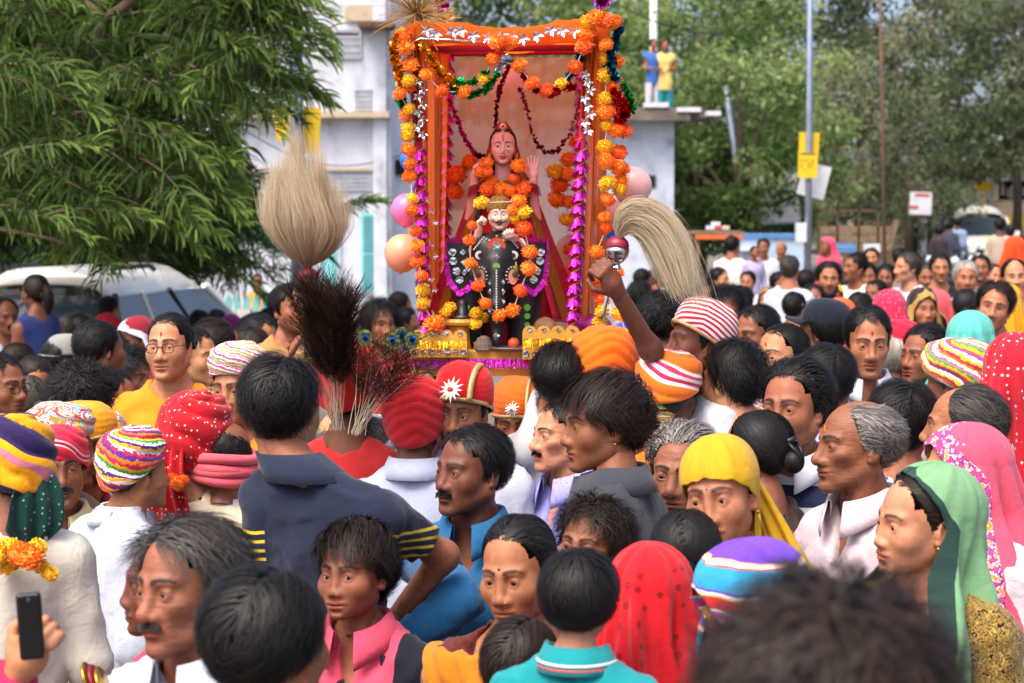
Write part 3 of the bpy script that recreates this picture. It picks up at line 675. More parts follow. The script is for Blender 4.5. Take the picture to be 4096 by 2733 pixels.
def crown(seed, n, rx, ry, rz, leaf, mat, nclump=46, droop=.4, spread=.26):
    g = np.random.default_rng(seed); c = g.normal(size=(nclump, 3)); c /= np.linalg.norm(c, axis=1)[:, None]; c *= (g.uniform(.35, 1, nclump) ** .5)[:, None]
    c *= np.array([rx, ry, rz]); cr = g.uniform(.6, 1.3, nclump) * spread * min(rx, rz)
    w = g.integers(0, nclump, n); d = g.normal(size=(n, 3)); d /= np.linalg.norm(d, axis=1)[:, None]; rr = g.uniform(.25, 1, n) ** .6
    p = c[w] + d * (rr * cr[w])[:, None] * np.array([1.2, 1.2, .8])
    a = g.normal(size=(n, 3)) + np.array([0, 0, -droop]); a /= np.linalg.norm(a, axis=1)[:, None]; b = np.cross(a, g.normal(size=(n, 3))); b /= np.linalg.norm(b, axis=1)[:, None]
    L = leaf * g.uniform(.6, 1.4, n)[:, None]; tip = p + a * L; m1 = p + a * L * .45 + b * L * .24; m2 = p + a * L * .45 - b * L * .24
    V = np.stack([p, m1, tip, m2], 1).reshape(-1, 3); F = np.arange(4 * n).reshape(-1, 4)
    col = np.clip(.35 + .5 * g.normal(size=nclump)[w] * .5 + g.normal(size=n) * .22, 0, 1)
    return new_mesh('crown', V, F, [mat], True, {'uvw': np.stack([np.repeat(col, 4), np.zeros(4 * n), np.zeros(4 * n)], -1)}), c
CR = {'fresh': crown(1, 10500, 3.0, 2.4, 2.6, .18, L_BRT, 54), 'dusty': crown(2, 9300, 4.2, 3.4, 4.4, .24, L_DRK, 52, .4, .22), 'olive': crown(3, 7600, 4.0, 3.2, 4.2, .24, L_OLV, 48, .4, .22), 'low': crown(4, 9000, 1.9, 1.6, 1.5, .15, L_BRT, 40)}
def tree(label, px, py, dep, kind, sc=1.0, rz=0.0, trunk_r=.16, sq=(1, 1, 1)):
    c = at(px, py, dep); t = thing('leafy_tree', label, 'tree', (c.x, dep, 0), R(rz)); me, cl = CR[kind]
    obj('crown', me, t, None, Matrix.Translation((0, 0, c.z)) @ Matrix.Diagonal((sc * sq[0], sc * sq[1], sc * sq[2], 1)))
    tr = MB().tube([(0, 0, 0), (.1, 0, c.z * .35), (-.05, .1, c.z * .7), (0, 0, c.z + 1.2 * sc)], [trunk_r, trunk_r * .85, trunk_r * .65, trunk_r * .2], 10).build('trunk', M_BARK, t, smooth=True)
    gl = random.Random(int(px))
    for q in gl.sample(list(cl), 9):
        q = [q[i] * sc * sq[i] for i in range(3)]; z0 = c.z * .55
        MB().tube([(0, 0, z0), (q[0] * .4, q[1] * .4, (z0 + c.z + q[2]) / 2 - .1), (q[0] * .9, q[1] * .9, c.z + q[2] * .9)], [trunk_r * .45, trunk_r * .3, .02], 6).build('limb', M_BARK, t, smooth=True)
    return t
TG = 'trees along the street'
for a in (('fresh green tree behind the two girls on the roof', 2790, 330, 46, 'fresh', 1.0, 20), ('fresh green tree right of the flat-roofed house', 2960, 520, 43, 'fresh', .90, 140), ('low green bush beside the flat-roofed house', 2790, 780, 44, 'low', 1.0, 10), ('low green bush in front of the white hoarding', 3000, 850, 45, 'low', .8, 200),
          ('green tree crown close above the shrine', 2250, 60, 52, 'fresh', 1.25, 70), ('dark green tree reaching over the white building corner', 1760, 40, 55, 'dusty', .8, 160), ('dusty dark tree left of the slender street pole', 2620, 90, 60, 'dusty', .95, 30), ('dusty dark tree behind the yellow notices', 3120, 180, 62, 'dusty', .95, 110),
          ('olive dusty tree by the farm trolley', 3330, 640, 52, 'olive', .62, 200), ('dusty dark tree over the shop board', 3640, 620, 58, 'dusty', .62, 260), ('olive tree above the motorcycles', 3800, 330, 62, 'olive', .85, 15), ('large dusty tree at the right end of the street', 4080, 250, 60, 'dusty', .90, 75), ('tall olive tree with gaps of bright sky', 3440, -60, 66, 'olive', .95, 300), ('far olive tree at the very end of the road', 4150, -40, 72, 'olive', 1.0, 35)):
    t = tree(*a); t['group'] = TG
for k, (px, dep) in enumerate(((2480, 85), (3330, 96), (4160, 94))):
    t = tree(['distant tree far behind the flat-roofed house', 'distant tree far behind the farm trolley', 'distant tree far behind the shops'][k], px, 760, dep, 'dusty' if k % 2 else 'olive', .62, 60 * k); t['group'] = 'distant trees'
# ---------------------------------------------------------------- heads: one distance field, a few kinds of face
# head space: origin between the ears at eye height, the face looks along -Y, the crown is at z = +0.118, the chin at z = -0.112
FACES = {
    'man':    dict(),
    'round':  dict(jaw=1.10, cheek=1.15, nose=1.05, thick=1.08),
    'thin':   dict(jaw=0.90, cheek=0.86, nose=1.14, thick=0.92, hollow=1.0, long=1.03),
    'square': dict(jaw=1.12, nose=1.0, brow=1.2, cheek=0.95),
    'woman':  dict(jaw=0.78, cheek=1.04, nose=0.76, brow=0.25, lips=1.25, neck=0.80, long=0.95, eye=1.08),
    'matron': dict(jaw=0.92, cheek=1.16, nose=0.88, brow=0.3, lips=1.15, neck=0.88, eye=1.05, long=.97),
    'child':  dict(jaw=0.80, cheek=1.10, nose=0.66, brow=0.2, lips=1.08, neck=0.72, long=0.88, eye=1.12),
}
def head_field(P, jaw=1.0, cheek=1.0, nose=1.0, brow=1.0, lips=1.0, neck=1.0, thick=1.0, hollow=0.0, long=1.0, eye=1.0, lids=True):
    X = np.abs(P[:, 0]); S = np.stack([X, P[:, 1], P[:, 2]], -1)             # both halves alike
    d = ell(S, (0, .014, .036), (.0765, .098, .084))                          # skull
    d = smin(d, ell(S, (0, -.028, -.030), (.060 * thick, .066, .078 * long)), .030)
    d = smin(d, cap(S, (.050 * jaw, .004, -.052), (.014 * jaw, -.074, -.093 * long), .020 * thick, .017), .026)   # jaw
    d = smin(d, ell(S, (0, -.080, -.097 * long), (.020 * jaw, .017, .015)), .016)                             # chin
    d = smin(d, sph(S, (.040, -.056, -.022), .025 * cheek), .026)
    d = smin(d, ell(S, (0, -.066, -.060), (.034, .029, .026)), .020)                                        # muzzle
    d = smin(d, cap(S, (.012, -.0855, .0265), (.043, -.069, .0265), .0085 * (0.75 + .25 * brow), .008), .016)    # brow
    if hollow: d = smax(d, -sph(S, (.064, -.062, -.052), .018), .030)
    d = smax(d, -ell(S, (.0310, -.101, .004), (.019, .0185, .0135)), .014)                                   # eye socket
    nz = cap(S, (0, -.0835, .016), (0, -.1030 - .012 * (nose - 1), -.027), .0085, .0115 * nose)
    nz = smin(nz, sph(S, (0, -.1040 - .014 * (nose - 1), -.0310), .0125 * nose), .008)
    nz = smin(nz, ell(S, (.0142 * nose, -.0955, -.0350), (.0092, .0120, .0090)), .007)
    d = smin(d, nz, .014)
    d = smax(d, -ell(S, (.0065 * nose, -.1035, -.0425), (.0040, .0060, .0035)), .003)
    # lips and the line between them
    up = ell(S, (.007, -.0900, -.0585), (.0200, .0100, .0054 * lips)); lo = ell(S, (0, -.0890, -.0700), (.0215, .0112, .0070 * lips))
    lp = smin(up, lo, .003); d = smin(d, lp, .006)
    d = smax(d, -ell(S, (0, -.1005, -.0642), (.0265, .0090, .0014)), .0035)
    d = smax(d, -cap(S, (0, -.100, -.046), (0, -.0985, -.053), .0030), .006)                                  # groove under the nose
    d = smax(d, -ell(S, (0, -.1000, -.0815), (.016, .010, .0045)), .010)
    # eyelids: a ball over the eye with an almond opening
    if lids:
        b = sph(S, (.0310, -.0735, .0035), .0152); d = smin(d, b, .0045)
        a = np.maximum(ell(S, (.0310, -.0905, -.0036), (.0168, .0110, .0110 * eye)), ell(S, (.0310, -.0905, .0100), (.0174, .0110, .0120 * eye)))
        d = smax(d, -a, .0012)
    # ears
    rot = rotm(x=-12, z=19)
    e = ell(S, (.0765, .018, -.005), (.0060, .0175, .0300), rot)
    e = smax(e, -ell(S, (.0850, .014, -.002), (.0065, .0105, .0200), rot), .004)
    e = smin(e, sph(S, (.0735, .006, -.030), .0085), .006); e = smin(e, cap(S, (.0725, .001, -.005), (.0730, .001, -.016), .0045), .004)
    e = smin(e, cap(S, (.066, .010, .010), (.066, .008, -.026), .0100), .006)
    d = smin(d, e, .006)
    # neck
    nk = cap(S, (0, .018, -.060), (0, .036, -.190), .0470 * neck, .0470 * neck)
    nk = smin(nk, cap(S, (.040 * neck, .020, -.060), (.014, -.012, -.180), .017, .013), .02)
    return smin(d, nk, .022)
def face_masks(V, painted=False):
    S = np.stack([np.abs(V[:, 0]), V[:, 1], V[:, 2]], -1)
    lp = np.minimum(ell(S, (.005, -.0900, -.0590), (.0240, .0140, .0062)), ell(S, (0, -.0890, -.0700), (.0222, .0140, .0074)))
    lips = np.clip(.5 - lp / .0016, 0, 1) * (V[:, 1] < -.07)
    bx = np.clip((S[:, 0] - .011) / .040, 0, 1); arch = .0275 + .0050 * np.sin(bx * 2.6) - .004 * bx ** 3
    br = np.abs(S[:, 2] - arch) - (.0052 - .0034 * bx)
    brow = np.clip(.9 - br / .0016, 0, 1) * (S[:, 0] > .0095) * (S[:, 0] < .053) * (V[:, 1] < -.05)
    lid = np.clip(.75 - np.abs(ell(S, (.0310, -.0905, .0035), (.0165, .0120, .0085))) / .0018, 0, .75) * (V[:, 2] > .0045) * (V[:, 1] < -.07)
    # where a beard would grow
    jl = np.clip((-.030 - V[:, 2]) / .012, 0, 1) * np.clip((V[:, 1] + .115) / .02, 0, 1)
    side = np.clip((S[:, 0] - .030) / .012, 0, 1); low = np.clip((-.074 - V[:, 2]) / .008, 0, 1)
    must = np.clip(1 - np.abs(V[:, 2] + .0505) / .0060, 0, 1) * (S[:, 0] < .030) * (V[:, 1] < -.07)
    chk = np.clip((.060 - S[:, 0]) / .01, 0, 1) * np.clip((-.045 + .35 * (S[:, 0] - .045) - V[:, 2]) / .008, 0, 1)
    beard = np.clip(np.maximum(np.maximum(low, side * jl * np.maximum(chk, (V[:, 1] > -.05))), must), 0, 1) * np.clip((V[:, 2] + .145) / .02, 0, 1) * (V[:, 1] < .005) * (1 - lips)
    ring = np.clip(1 - np.abs(ell(S, (.0310, -.088, .0015), (.0215, .020, .0165))) / .012, 0, 1) * (V[:, 1] < -.055) * .16      # the darker skin round the eyes
    if painted:                                                                 # heads too far off to show an eyelid
        lid = np.clip(.6 - ell(S, (.0310, -.088, .0040), (.0125, .03, .0050)) / .003, 0, .85) * (V[:, 1] < -.05)
    return np.stack([lips, np.maximum(np.maximum(brow, lid), ring), beard], -1).astype(np.float32)
_HC = {}
def head_geo(kind, h):
    """vertices, quads and masks of a head of that kind, at the voxel size h"""
    k = (kind, h)
    if k not in _HC:
        p = FACES[kind]
        V, Q = nets(lambda P: head_field(P, lids=h < .0046, **p), (-.104, -.136, -.150), (.104, .128, .136), h)
        _HC[k] = (V, Q, face_masks(V, h >= .0046))
    return _HC[k]
_ev = MB().ball((0, 0, 0), .0131, 20, 13)
EYE_ME = _ev.mesh('eye', [EYE], True)
EYE_C = ((.0310, -.0735, .0035), (-.0310, -.0735, .0035))
# ---------------------------------------------------------------- hair, moustaches, turbans, veils, caps (all in head space)
SK_C, SK_R = np.array([0, .014, .036]), np.array([.0765, .098, .084])
_HL_A = np.radians([0, 20, 38, 52, 62, 72, 82, 96, 112, 135, 160, 180])
_HL_Z = np.array([.087, .086, .078, .058, .020, -.014, .004, .030, -.028, -.070, -.088, -.090])
def az(P): return np.abs(np.arctan2(P[:, 0], -(P[:, 1] - .014)))
def skull_r(D):
    """distance from the skull's middle to its skin along unit directions D"""
    r = 1.0 / np.sqrt(((D / SK_R) ** 2).sum(1))
    low = np.clip(-D[:, 2], 0, 1)                                           # the nape draws in below the skull
    return r * (1 + .10 * low)
def in_scalp(P, recede=0.0, bald=0.0, nape=0.0, side=0.0):
    a = az(P); zb = np.interp(a, _HL_A, _HL_Z)
    zb = zb + recede * np.clip(1 - a / 1.0, 0, 1) * .06 - nape * np.clip((a - 1.9) / .6, 0, 1) + side
    m = P[:, 2] - zb
    if bald:
        d = np.linalg.norm((P - np.array([0, .02 - .02 * bald, .125])) * np.array([1, .8, 1]), axis=1) - .075 * bald
        m = np.minimum(m, d)
    return m
_hc = {}
def hair(style):
    """one shared mesh for each style of hair: a close cap under some two thousand tapering strands"""
    if style in _hc: return _hc[style]
    S = dict(n=3200, L=.050, lift=.008, thick=.010, w=.0011, flow='crown', curl=0.0, mess=.32, recede=0.0, bald=0.0, nape=0.0, seg=4, side=0.0, fringe=0.0)
    S.update({
        'short': dict(flow='side', mess=.4, L=.045), 'crop': dict(L=.016, thick=.0045, lift=.004, n=3800, flow='side'), 'thick': dict(L=.060, thick=.020, lift=.012, flow='side'),
        'swept': dict(L=.085, thick=.022, lift=.016, flow='back', mess=.35), 'sidefall': dict(L=.095, thick=.018, lift=.012, flow='forward', mess=.3, nape=.01),
        'curly': dict(L=.060, thick=.026, lift=.020, curl=1.0, mess=.8, n=3800, seg=9, nape=.025), 'spiky': dict(L=.045, thick=.010, lift=.030, mess=.6, flow='up'),
        'messy': dict(L=.075, thick=.020, lift=.022, mess=.9, n=3400, nape=.012), 'receding': dict(L=.050, thick=.009, lift=.010, recede=1.0, flow='back', mess=.4),
        'oldcrop': dict(L=.045, thick=.010, lift=.012, recede=.75, bald=.55, mess=.45, flow='back'), 'fringe': dict(L=.035, thick=.005, lift=.006, bald=1.45, recede=.4, n=1500),
        'bowl': dict(L=.105, thick=.014, lift=.004, mess=.20, flow='bowl', w=.0013, nape=.012, n=3800), 'bun': dict(L=.15, thick=.006, lift=.001, mess=.045, flow='bun', seg=8, n=3000),
        'flat': dict(L=.15, thick=.0015, lift=.0003, mess=.05, flow='bun', seg=8, n=1500), 'long': dict(L=.26, thick=.008, lift=.002, mess=.10, flow='bun', seg=10, n=2200), 'combed': dict(L=.080, thick=.015, lift=.006, flow='side', mess=.22, n=3800),
        'oldlong': dict(L=.100, thick=.014, lift=.014, flow='side', mess=.40, nape=.02),
    }[style])
    g = np.random.default_rng(len(style) * 7 + ord(style[0]))
    # cap
    nu, nv = 80, 50
    u = np.linspace(0, 2 * np.pi, nu, endpoint=False); v = np.linspace(.002, np.pi * .83, nv)
    U, Vv = np.meshgrid(u, v); D = np.stack([np.sin(Vv) * np.cos(U), np.sin(Vv) * np.sin(U), np.cos(Vv)], -1).reshape(-1, 3)
    P = SK_C + D * skull_r(D)[:, None]
    m = in_scalp(P, S['recede'], S['bald'], S['nape'])
    th = S['thick'] * np.clip((m - .005) / .052, -.6, 1) + .003 * snoise(P.astype(np.float32), 28, 3) * np.clip(m / .02, 0, 1) * (1 + S['mess'])
    th = th - np.clip(.008 - m, 0, .03) * .7
    P2 = SK_C + D * (skull_r(D) + np.where(th > 0, th * .72, th))[:, None]
    F = np.array([(i * nu + j, (i + 1) * nu + j, (i + 1) * nu + (j + 1) % nu, i * nu + (j + 1) % nu) for i in range(nv - 1) for j in range(nu)])
    keep = m > -.012; kV, kF = drop(P2.astype(np.float32), F, keep)
    # strands
    n, seg = S['n'], S['seg']
    D = g.normal(size=(n * 5, 3)); D /= np.linalg.norm(D, axis=1)[:, None]
    P = SK_C + D * skull_r(D)[:, None]; m = in_scalp(P, S['recede'], S['bald'], S['nape'])
    ok = m > (.005 if S['flow'] == 'bun' else .001); D, P, m = D[ok][:n], P[ok][:n], m[ok][:n]; n = len(D)
    th = S['thick'] * np.clip(m / .052, .05, 1)
    rr = skull_r(D) + th * g.uniform(.75, 1.25, n) + .0012
    p = SK_C + D * rr[:, None]
    L = S['L'] * g.uniform(.6, 1.15, n)
    ph = g.uniform(0, 6.28, n); jit = g.normal(size=(n, 3)) * S['mess'] * .35
    clump = np.stack([snoise(p.astype(np.float32), 22, 5 + k) for k in range(3)], -1) * S['mess'] * .8
    pts = [p.copy()]; tgt = np.array([0, .118, -.012])
    for s_ in range(seg):
        q = p - SK_C; nr = q / SK_R ** 2; nr /= np.linalg.norm(nr, axis=1)[:, None]
        dn = np.array([0, 0, -1.0])
        if S['flow'] == 'crown': t = np.stack([q[:, 0] * 8, q[:, 1] * 4 - .18, np.full(n, -.5)], -1)
        elif S['flow'] == 'side': t = np.stack([np.where(q[:, 0] < -.02, -.4, .9) * np.clip(q[:, 2] * 12, .1, 1), .25 + 0 * ph, -.35 + 0 * ph], -1)
        elif S['flow'] == 'back': t = np.stack([q[:, 0] * 6, .7 + 0 * ph, -.25 + .5 * np.clip(-q[:, 1] * 8, 0, 1)], -1)
        elif S['flow'] == 'forward': t = np.stack([.35 + q[:, 0] * 5, np.where(q[:, 2] > .02, -.9, .2), -.35 + 0 * ph], -1)
        elif S['flow'] == 'up': t = np.stack([q[:, 0] * 3, -.25 + 0 * ph, .5 + 0 * ph], -1)
        elif S['flow'] == 'bowl': t = np.stack([q[:, 0] * 10, (q[:, 1] - .035) * 10, -.55 + 0 * ph], -1)
        else:
            t = tgt - p; t[:, 0] += np.sign(q[:, 0]) * np.clip(.05 - np.abs(q[:, 0]), 0, .05) * 1.8 * (q[:, 2] > .03)
            if S['L'] > .2 and s_ > seg * .55: t = np.tile(dn, (n, 1)) + jit * .2
        t = t + jit + clump
        t -= nr * (t * nr).sum(1)[:, None]; t /= np.maximum(np.linalg.norm(t, axis=1), 1e-6)[:, None]
        if S['curl']:
            k = ph + s_ * 1.9; b = np.cross(nr, t)
            t = t * .45 + b * np.sin(k)[:, None] * .9 + nr * np.cos(k)[:, None] * .55
        f = (s_ + 1) / seg
        p = p + t * (L / seg)[:, None] + nr * (S['lift'] * (.5 - .25 * f) * (1 + jit[:, :1] * 2) / seg * 2)
        q = p - SK_C; dd = q / np.linalg.norm(q, axis=1)[:, None]; rmin = skull_r(dd) + .0018 + .8 * th
        cur = np.linalg.norm(q, axis=1)
        if not (S['L'] > .2 and s_ > seg * .55):
            cap_r = rmin + S['thick'] * .5 + .002 + S['lift'] * (1.2 + 3 * np.abs(jit[:, 0]))
            p = SK_C + dd * np.clip(cur, rmin, cap_r)[:, None]
        pts.append(p.copy())
    pts = np.stack(pts, 1)                                                    # n, seg+1, 3
    T = np.gradient(pts, axis=1); NR = (pts - SK_C); Bv = np.cross(T, NR); Bv /= np.maximum(np.linalg.norm(Bv, axis=2), 1e-9)[:, :, None]
    wd = S['w'] * np.linspace(1, .25, seg + 1)[None, :, None] * g.uniform(.6, 1.5, n)[:, None, None]
    V = np.stack([pts - Bv * wd, pts + Bv * wd], 2).reshape(-1, 3)
    base = (np.arange(n) * (seg + 1) * 2)[:, None] + (np.arange(seg) * 2)[None]
    Fs = np.stack([base, base + 1, base + 3, base + 2], -1).reshape(-1, 4)
    rnd = np.repeat(g.uniform(.15, 1, n) ** 1.6, (seg + 1) * 2)
    Vall = np.concatenate([kV, V]); Fall = np.concatenate([kF, Fs + len(kV)])
    a = np.zeros((len(Vall), 3), np.float32); a[len(kV):, 0] = rnd
    _hc[style] = new_mesh('hair_' + style, Vall, Fall, [HAIR], True, {'uvw': a})
    return _hc[style]
def bun_mesh():
    if 'bunball' in _hc: return _hc['bunball']
    g = np.random.default_rng(3); n, seg = 420, 8
    th = g.uniform(0, 6.28, n); el = np.arcsin(g.uniform(-1, 1, n)); pts = []
    for s_ in range(seg + 1):
        a = th + s_ * .28; e = el + .25 * np.sin(a * 1.5 + el * 3) * .3; r = .034 + g.uniform(-.001, .0015, n) * 1
        pts.append(np.stack([r * np.cos(e) * np.cos(a), r * .8 * np.sin(e), r * np.cos(e) * np.sin(a)], -1))
    pts = np.stack(pts, 1); T = np.gradient(pts, axis=1); B = np.cross(T, pts); B /= np.linalg.norm(B, axis=2)[:, :, None] + 1e-9
    V = np.stack([pts - B * .0016, pts + B * .0016], 2).reshape(-1, 3); base = (np.arange(n) * (seg + 1) * 2)[:, None] + (np.arange(seg) * 2)[None]
    F = np.stack([base, base + 1, base + 3, base + 2], -1).reshape(-1, 4)
    bl = MB().ball((0, 0, 0), .0325, 20, 12, (1, .8, 1)); bV = np.concatenate(bl.V); bF = np.array(bl.F)
    a = np.zeros((len(V) + len(bV), 3), np.float32); a[len(bV):, 0] = np.repeat(g.uniform(.1, 1, n), (seg + 1) * 2)
    _hc['bunball'] = new_mesh('bun', np.concatenate([bV, V]), np.concatenate([bF, F + len(bV)]), [HAIR], True, {'uvw': a}); return _hc['bunball']
def strands_mesh(name, roots, tang, L, n_seg=3, w=.0011, droop=.3, seed=1):
    g = np.random.default_rng(seed); n = len(roots); p = roots.copy(); t = tang + g.normal(size=(n, 3)) * .25; pts = [p.copy()]
    Ls = L * g.uniform(.6, 1.2, n)
    for s_ in range(n_seg):
        t = t + np.array([0, 0, -droop]) / n_seg; t /= np.linalg.norm(t, axis=1)[:, None]; p = p + t * (Ls / n_seg)[:, None]; pts.append(p.copy())
    pts = np.stack(pts, 1); T = np.gradient(pts, axis=1); B = np.cross(T, np.array([0, -1.0, .2])); B /= np.linalg.norm(B, axis=2)[:, :, None] + 1e-9
    wd = w * np.linspace(1, .3, n_seg + 1)[None, :, None]
    V = np.stack([pts - B * wd, pts + B * wd], 2).reshape(-1, 3); base = (np.arange(n) * (n_seg + 1) * 2)[:, None] + (np.arange(n_seg) * 2)[None]
    F = np.stack([base, base + 1, base + 3, base + 2], -1).reshape(-1, 4)
    a = np.zeros((len(V), 3), np.float32); a[:, 0] = np.repeat(g.uniform(.1, .9, n), (n_seg + 1) * 2)
    return new_mesh(name, V, F, [HAIR], True, {'uvw': a})
def moustache(kind='full'):
    k = 'm_' + kind
    if k in _hc: return _hc[k]
    g = np.random.default_rng(5); n = 420 if kind == 'full' else 320
    x = g.uniform(-1, 1, n) * (.027 if kind == 'full' else .021); z = -.0475 - np.abs(x) * (.22 if kind == 'full' else .1) + g.uniform(-.0055, .004, n) * (1.1 if kind == 'full' else .6)
    P = np.stack([x, -.14 + 0 * x, z], -1).astype(np.float32)
    for _ in range(16):                                              # walk back on to the lip
        P[:, 1] += np.clip(head_field(P, lids=False), -.02, .02)
    P[:, 1] -= .0008 + .0015 * (1 - np.abs(x) / .03)
    t = np.stack([np.sign(x) * .55 + x * 14, -.25 + 0 * x, -.75 + 0 * x], -1); t /= np.linalg.norm(t, axis=1)[:, None]
    _hc[k] = strands_mesh('moustache', P, t, .0085 if kind == 'full' else .007, 3, .0010, .3, 2); return _hc[k]
def beard():
    if 'beard' in _hc: return _hc['beard']
    g = np.random.default_rng(6); V, Q, m = head_geo('man', .0042); idx = np.where((m[:, 2] > .5) & (V[:, 2] < -.046))[0]; idx = g.choice(idx, 1700)
    nr = vnormals(V, Q)[idx]; t = nr * .6 + np.array([0, -.1, -.9]); t /= np.linalg.norm(t, axis=1)[:, None]
    _hc['beard'] = strands_mesh('beard', V[idx] + g.normal(size=(len(idx), 3)) * .0015, t, .017, 3, .0012, .4, 4); return _hc['beard']

def turban(kind, seed=0):
    """wound cloth: grid of azimuth by height; uvw holds (winding, azimuth, height)"""
    k = ('turban', kind, seed)
    if k in _hc: return _hc[k]
    S = dict(bulge=.019, h=.072, wind=.021, skew=1.5, amp=.0055, front=.050, back=-.010, d0=.26, pw=.62, cut=.9)
    S.update({'wrap': dict(), 'fat': dict(bulge=.026, h=.070, wind=.026, skew=1.9, amp=.008, back=-.03), 'cap': dict(bulge=.012, h=.070, amp=.0012, wind=.016, skew=.5, front=.046, back=-.012, d0=.06, pw=.55),
              'pagri': dict(bulge=.017, h=.066, wind=.034, skew=1.0, amp=.0050, front=.046, back=-.040, d0=.30), 'tall': dict(bulge=.020, h=.095, wind=.022, skew=.9, amp=.005, front=.048, back=-.005, d0=.2),
              'loose': dict(bulge=.034, h=.070, wind=.028, skew=2.4, amp=.011, back=-.055, front=.045, d0=.24)}[kind])
    nu, nv = 81, 36; u = np.linspace(0, 2 * np.pi, nu); v = np.linspace(0, 1, nv)
    Vv, U = np.meshgrid(v, u, indexing='ij')
    fr = .5 + .5 * np.cos(U)                                              # 1 in front
    zb = S['back'] + (S['front'] - S['back']) * fr
    zt = .036 + SK_R[2] + S['h'] * .42
    rx, ry = SK_R[0] + .004, SK_R[1] - .002
    prof = np.where(Vv < .55, 1 + 0 * Vv, 0) * 0
    e = np.sin(np.clip(Vv, 0, 1) ** 1.15 * np.pi / 2)
    rad = np.cos(np.clip((Vv - S['d0']) / (1 - S['d0']), 0, 1) ** 1.35 * np.pi / 2) ** S['pw']
    blg = S['bulge'] * np.sin(np.clip(Vv / .62, 0, 1) * np.pi) ** .7 * (Vv < .62) + S['bulge'] * 0
    blg = S['bulge'] * np.clip(1 - ((Vv - .32) / .42) ** 2, 0, 1) ** .8 * (1 - .25 * np.abs(np.cos(U)))
    ph0 = seed * 1.3; x0, y0, z0 = rx * rad * np.sin(U), -ry * rad * np.cos(U), zb + (zt - zb) * e
    wn = snoise(np.stack([x0, y0, z0], -1).reshape(-1, 3).astype(np.float32), 7, seed + 3).reshape(U.shape)
    wv = (z0 + S['skew'] * .42 * np.abs(x0 * math.cos(ph0) + y0 * math.sin(ph0) + .02) + S['skew'] * .46 * (x0 * math.sin(ph0) - y0 * math.cos(ph0))) / S['wind'] + .22 * wn
    if kind in ('fat', 'wrap', 'loose', 'tall'): wv = 5 * ((U + seed * .9) % (2 * np.pi) if False else U) / (2 * np.pi) + (3.4 if kind != 'tall' else 4.2) * Vv + .16 * wn * np.clip(np.minimum(U, 2 * np.pi - U) * 2, 0, 1)
    g2 = snoise(np.stack([np.cos(U) * .12, np.sin(U) * .12, Vv * .18], -1).reshape(-1, 3).astype(np.float32), 6, seed).reshape(U.shape)
    ridge = S['amp'] * 1.5 * (np.abs(np.sin(wv * np.pi)) ** .6 - .6) * np.clip(Vv / .08, 0, 1) * np.clip((1 - Vv) / .1, .2, 1) + .003 * g2 + S['amp'] * .30 * (np.abs(np.sin(wv * 3 * np.pi + 2.5 * wn)) - .5) * np.clip(Vv / .08, 0, 1)
    X = (rx * rad + (blg + ridge) * np.clip(rad * 1.6, 0, 1)) * np.sin(U)
    Y = .014 - (ry * rad + (blg + ridge) * np.clip(rad * 1.6, 0, 1)) * np.cos(U)
    Z = zb + (zt - zb) * e + ridge * .6 * (Vv > .5)
    P = np.stack([X, Y, Z], -1)
    P[0] = P[0] * np.array([.97, .97, 1])                                  # tucked under the brim
    a = np.stack([wv, U, Vv], -1)
    F = np.array([(i * nu + j, i * nu + j + 1, (i + 1) * nu + j + 1, (i + 1) * nu + j) for i in range(nv - 1) for j in range(nu - 1)])
    P = P.reshape(nv, nu, 3); c_, s_ = math.cos(seed * 1.1), math.sin(seed * 1.1)
    _hc[k] = new_mesh('turban_' + kind, P.reshape(-1, 3), F[:, ::-1].copy(), [COTTON], True, {'uvw': a.reshape(-1, 3)}); return _hc[k]
def headband(seed=0, fat=.022, tilt=-14):
    """a scarf wound round the head, open on top"""
    k = ('band', seed, fat)
    if k in _hc: return _hc[k]
    mb = MB(); g = random.Random(seed); n = 72
    for b in range(5):
        dz = (b - 2) * fat * .62; ph = g.uniform(0, 6.28); P = []; A = []
        for i in range(n):
            a = 2 * math.pi * i / n; row = []
            wob = .010 * math.sin(a + ph) + .005 * math.sin(2 * a + ph * 2)
            c = np.array([(.083 + .004 * (b % 2)) * math.sin(a), .014 - .104 * math.cos(a), .028 + dz + wob])
            o = np.array([math.sin(a), -math.cos(a), 0])
            for j in range(9):
                t = 2 * math.pi * j / 9; row.append(c + o * math.cos(t) * fat * .62 + np.array([0, 0, 1]) * math.sin(t) * fat * .62); A.append((b + .5 * math.sin(t) * .5, a, j / 9))
            P.append(row)
        P = np.array(P + [P[0]]); A = A + A[:9]
        mb.grid(P, closed=True, a=A)
    _hc[k] = mb.mesh('headband', [COTTON], True)
    me = _hc[k]; M = Matrix.Translation((0, 0, .025)) @ Matrix.Rotation(R(tilt), 4, 'X') @ Matrix.Translation((0, 0, -.025)); me.transform(M); return me
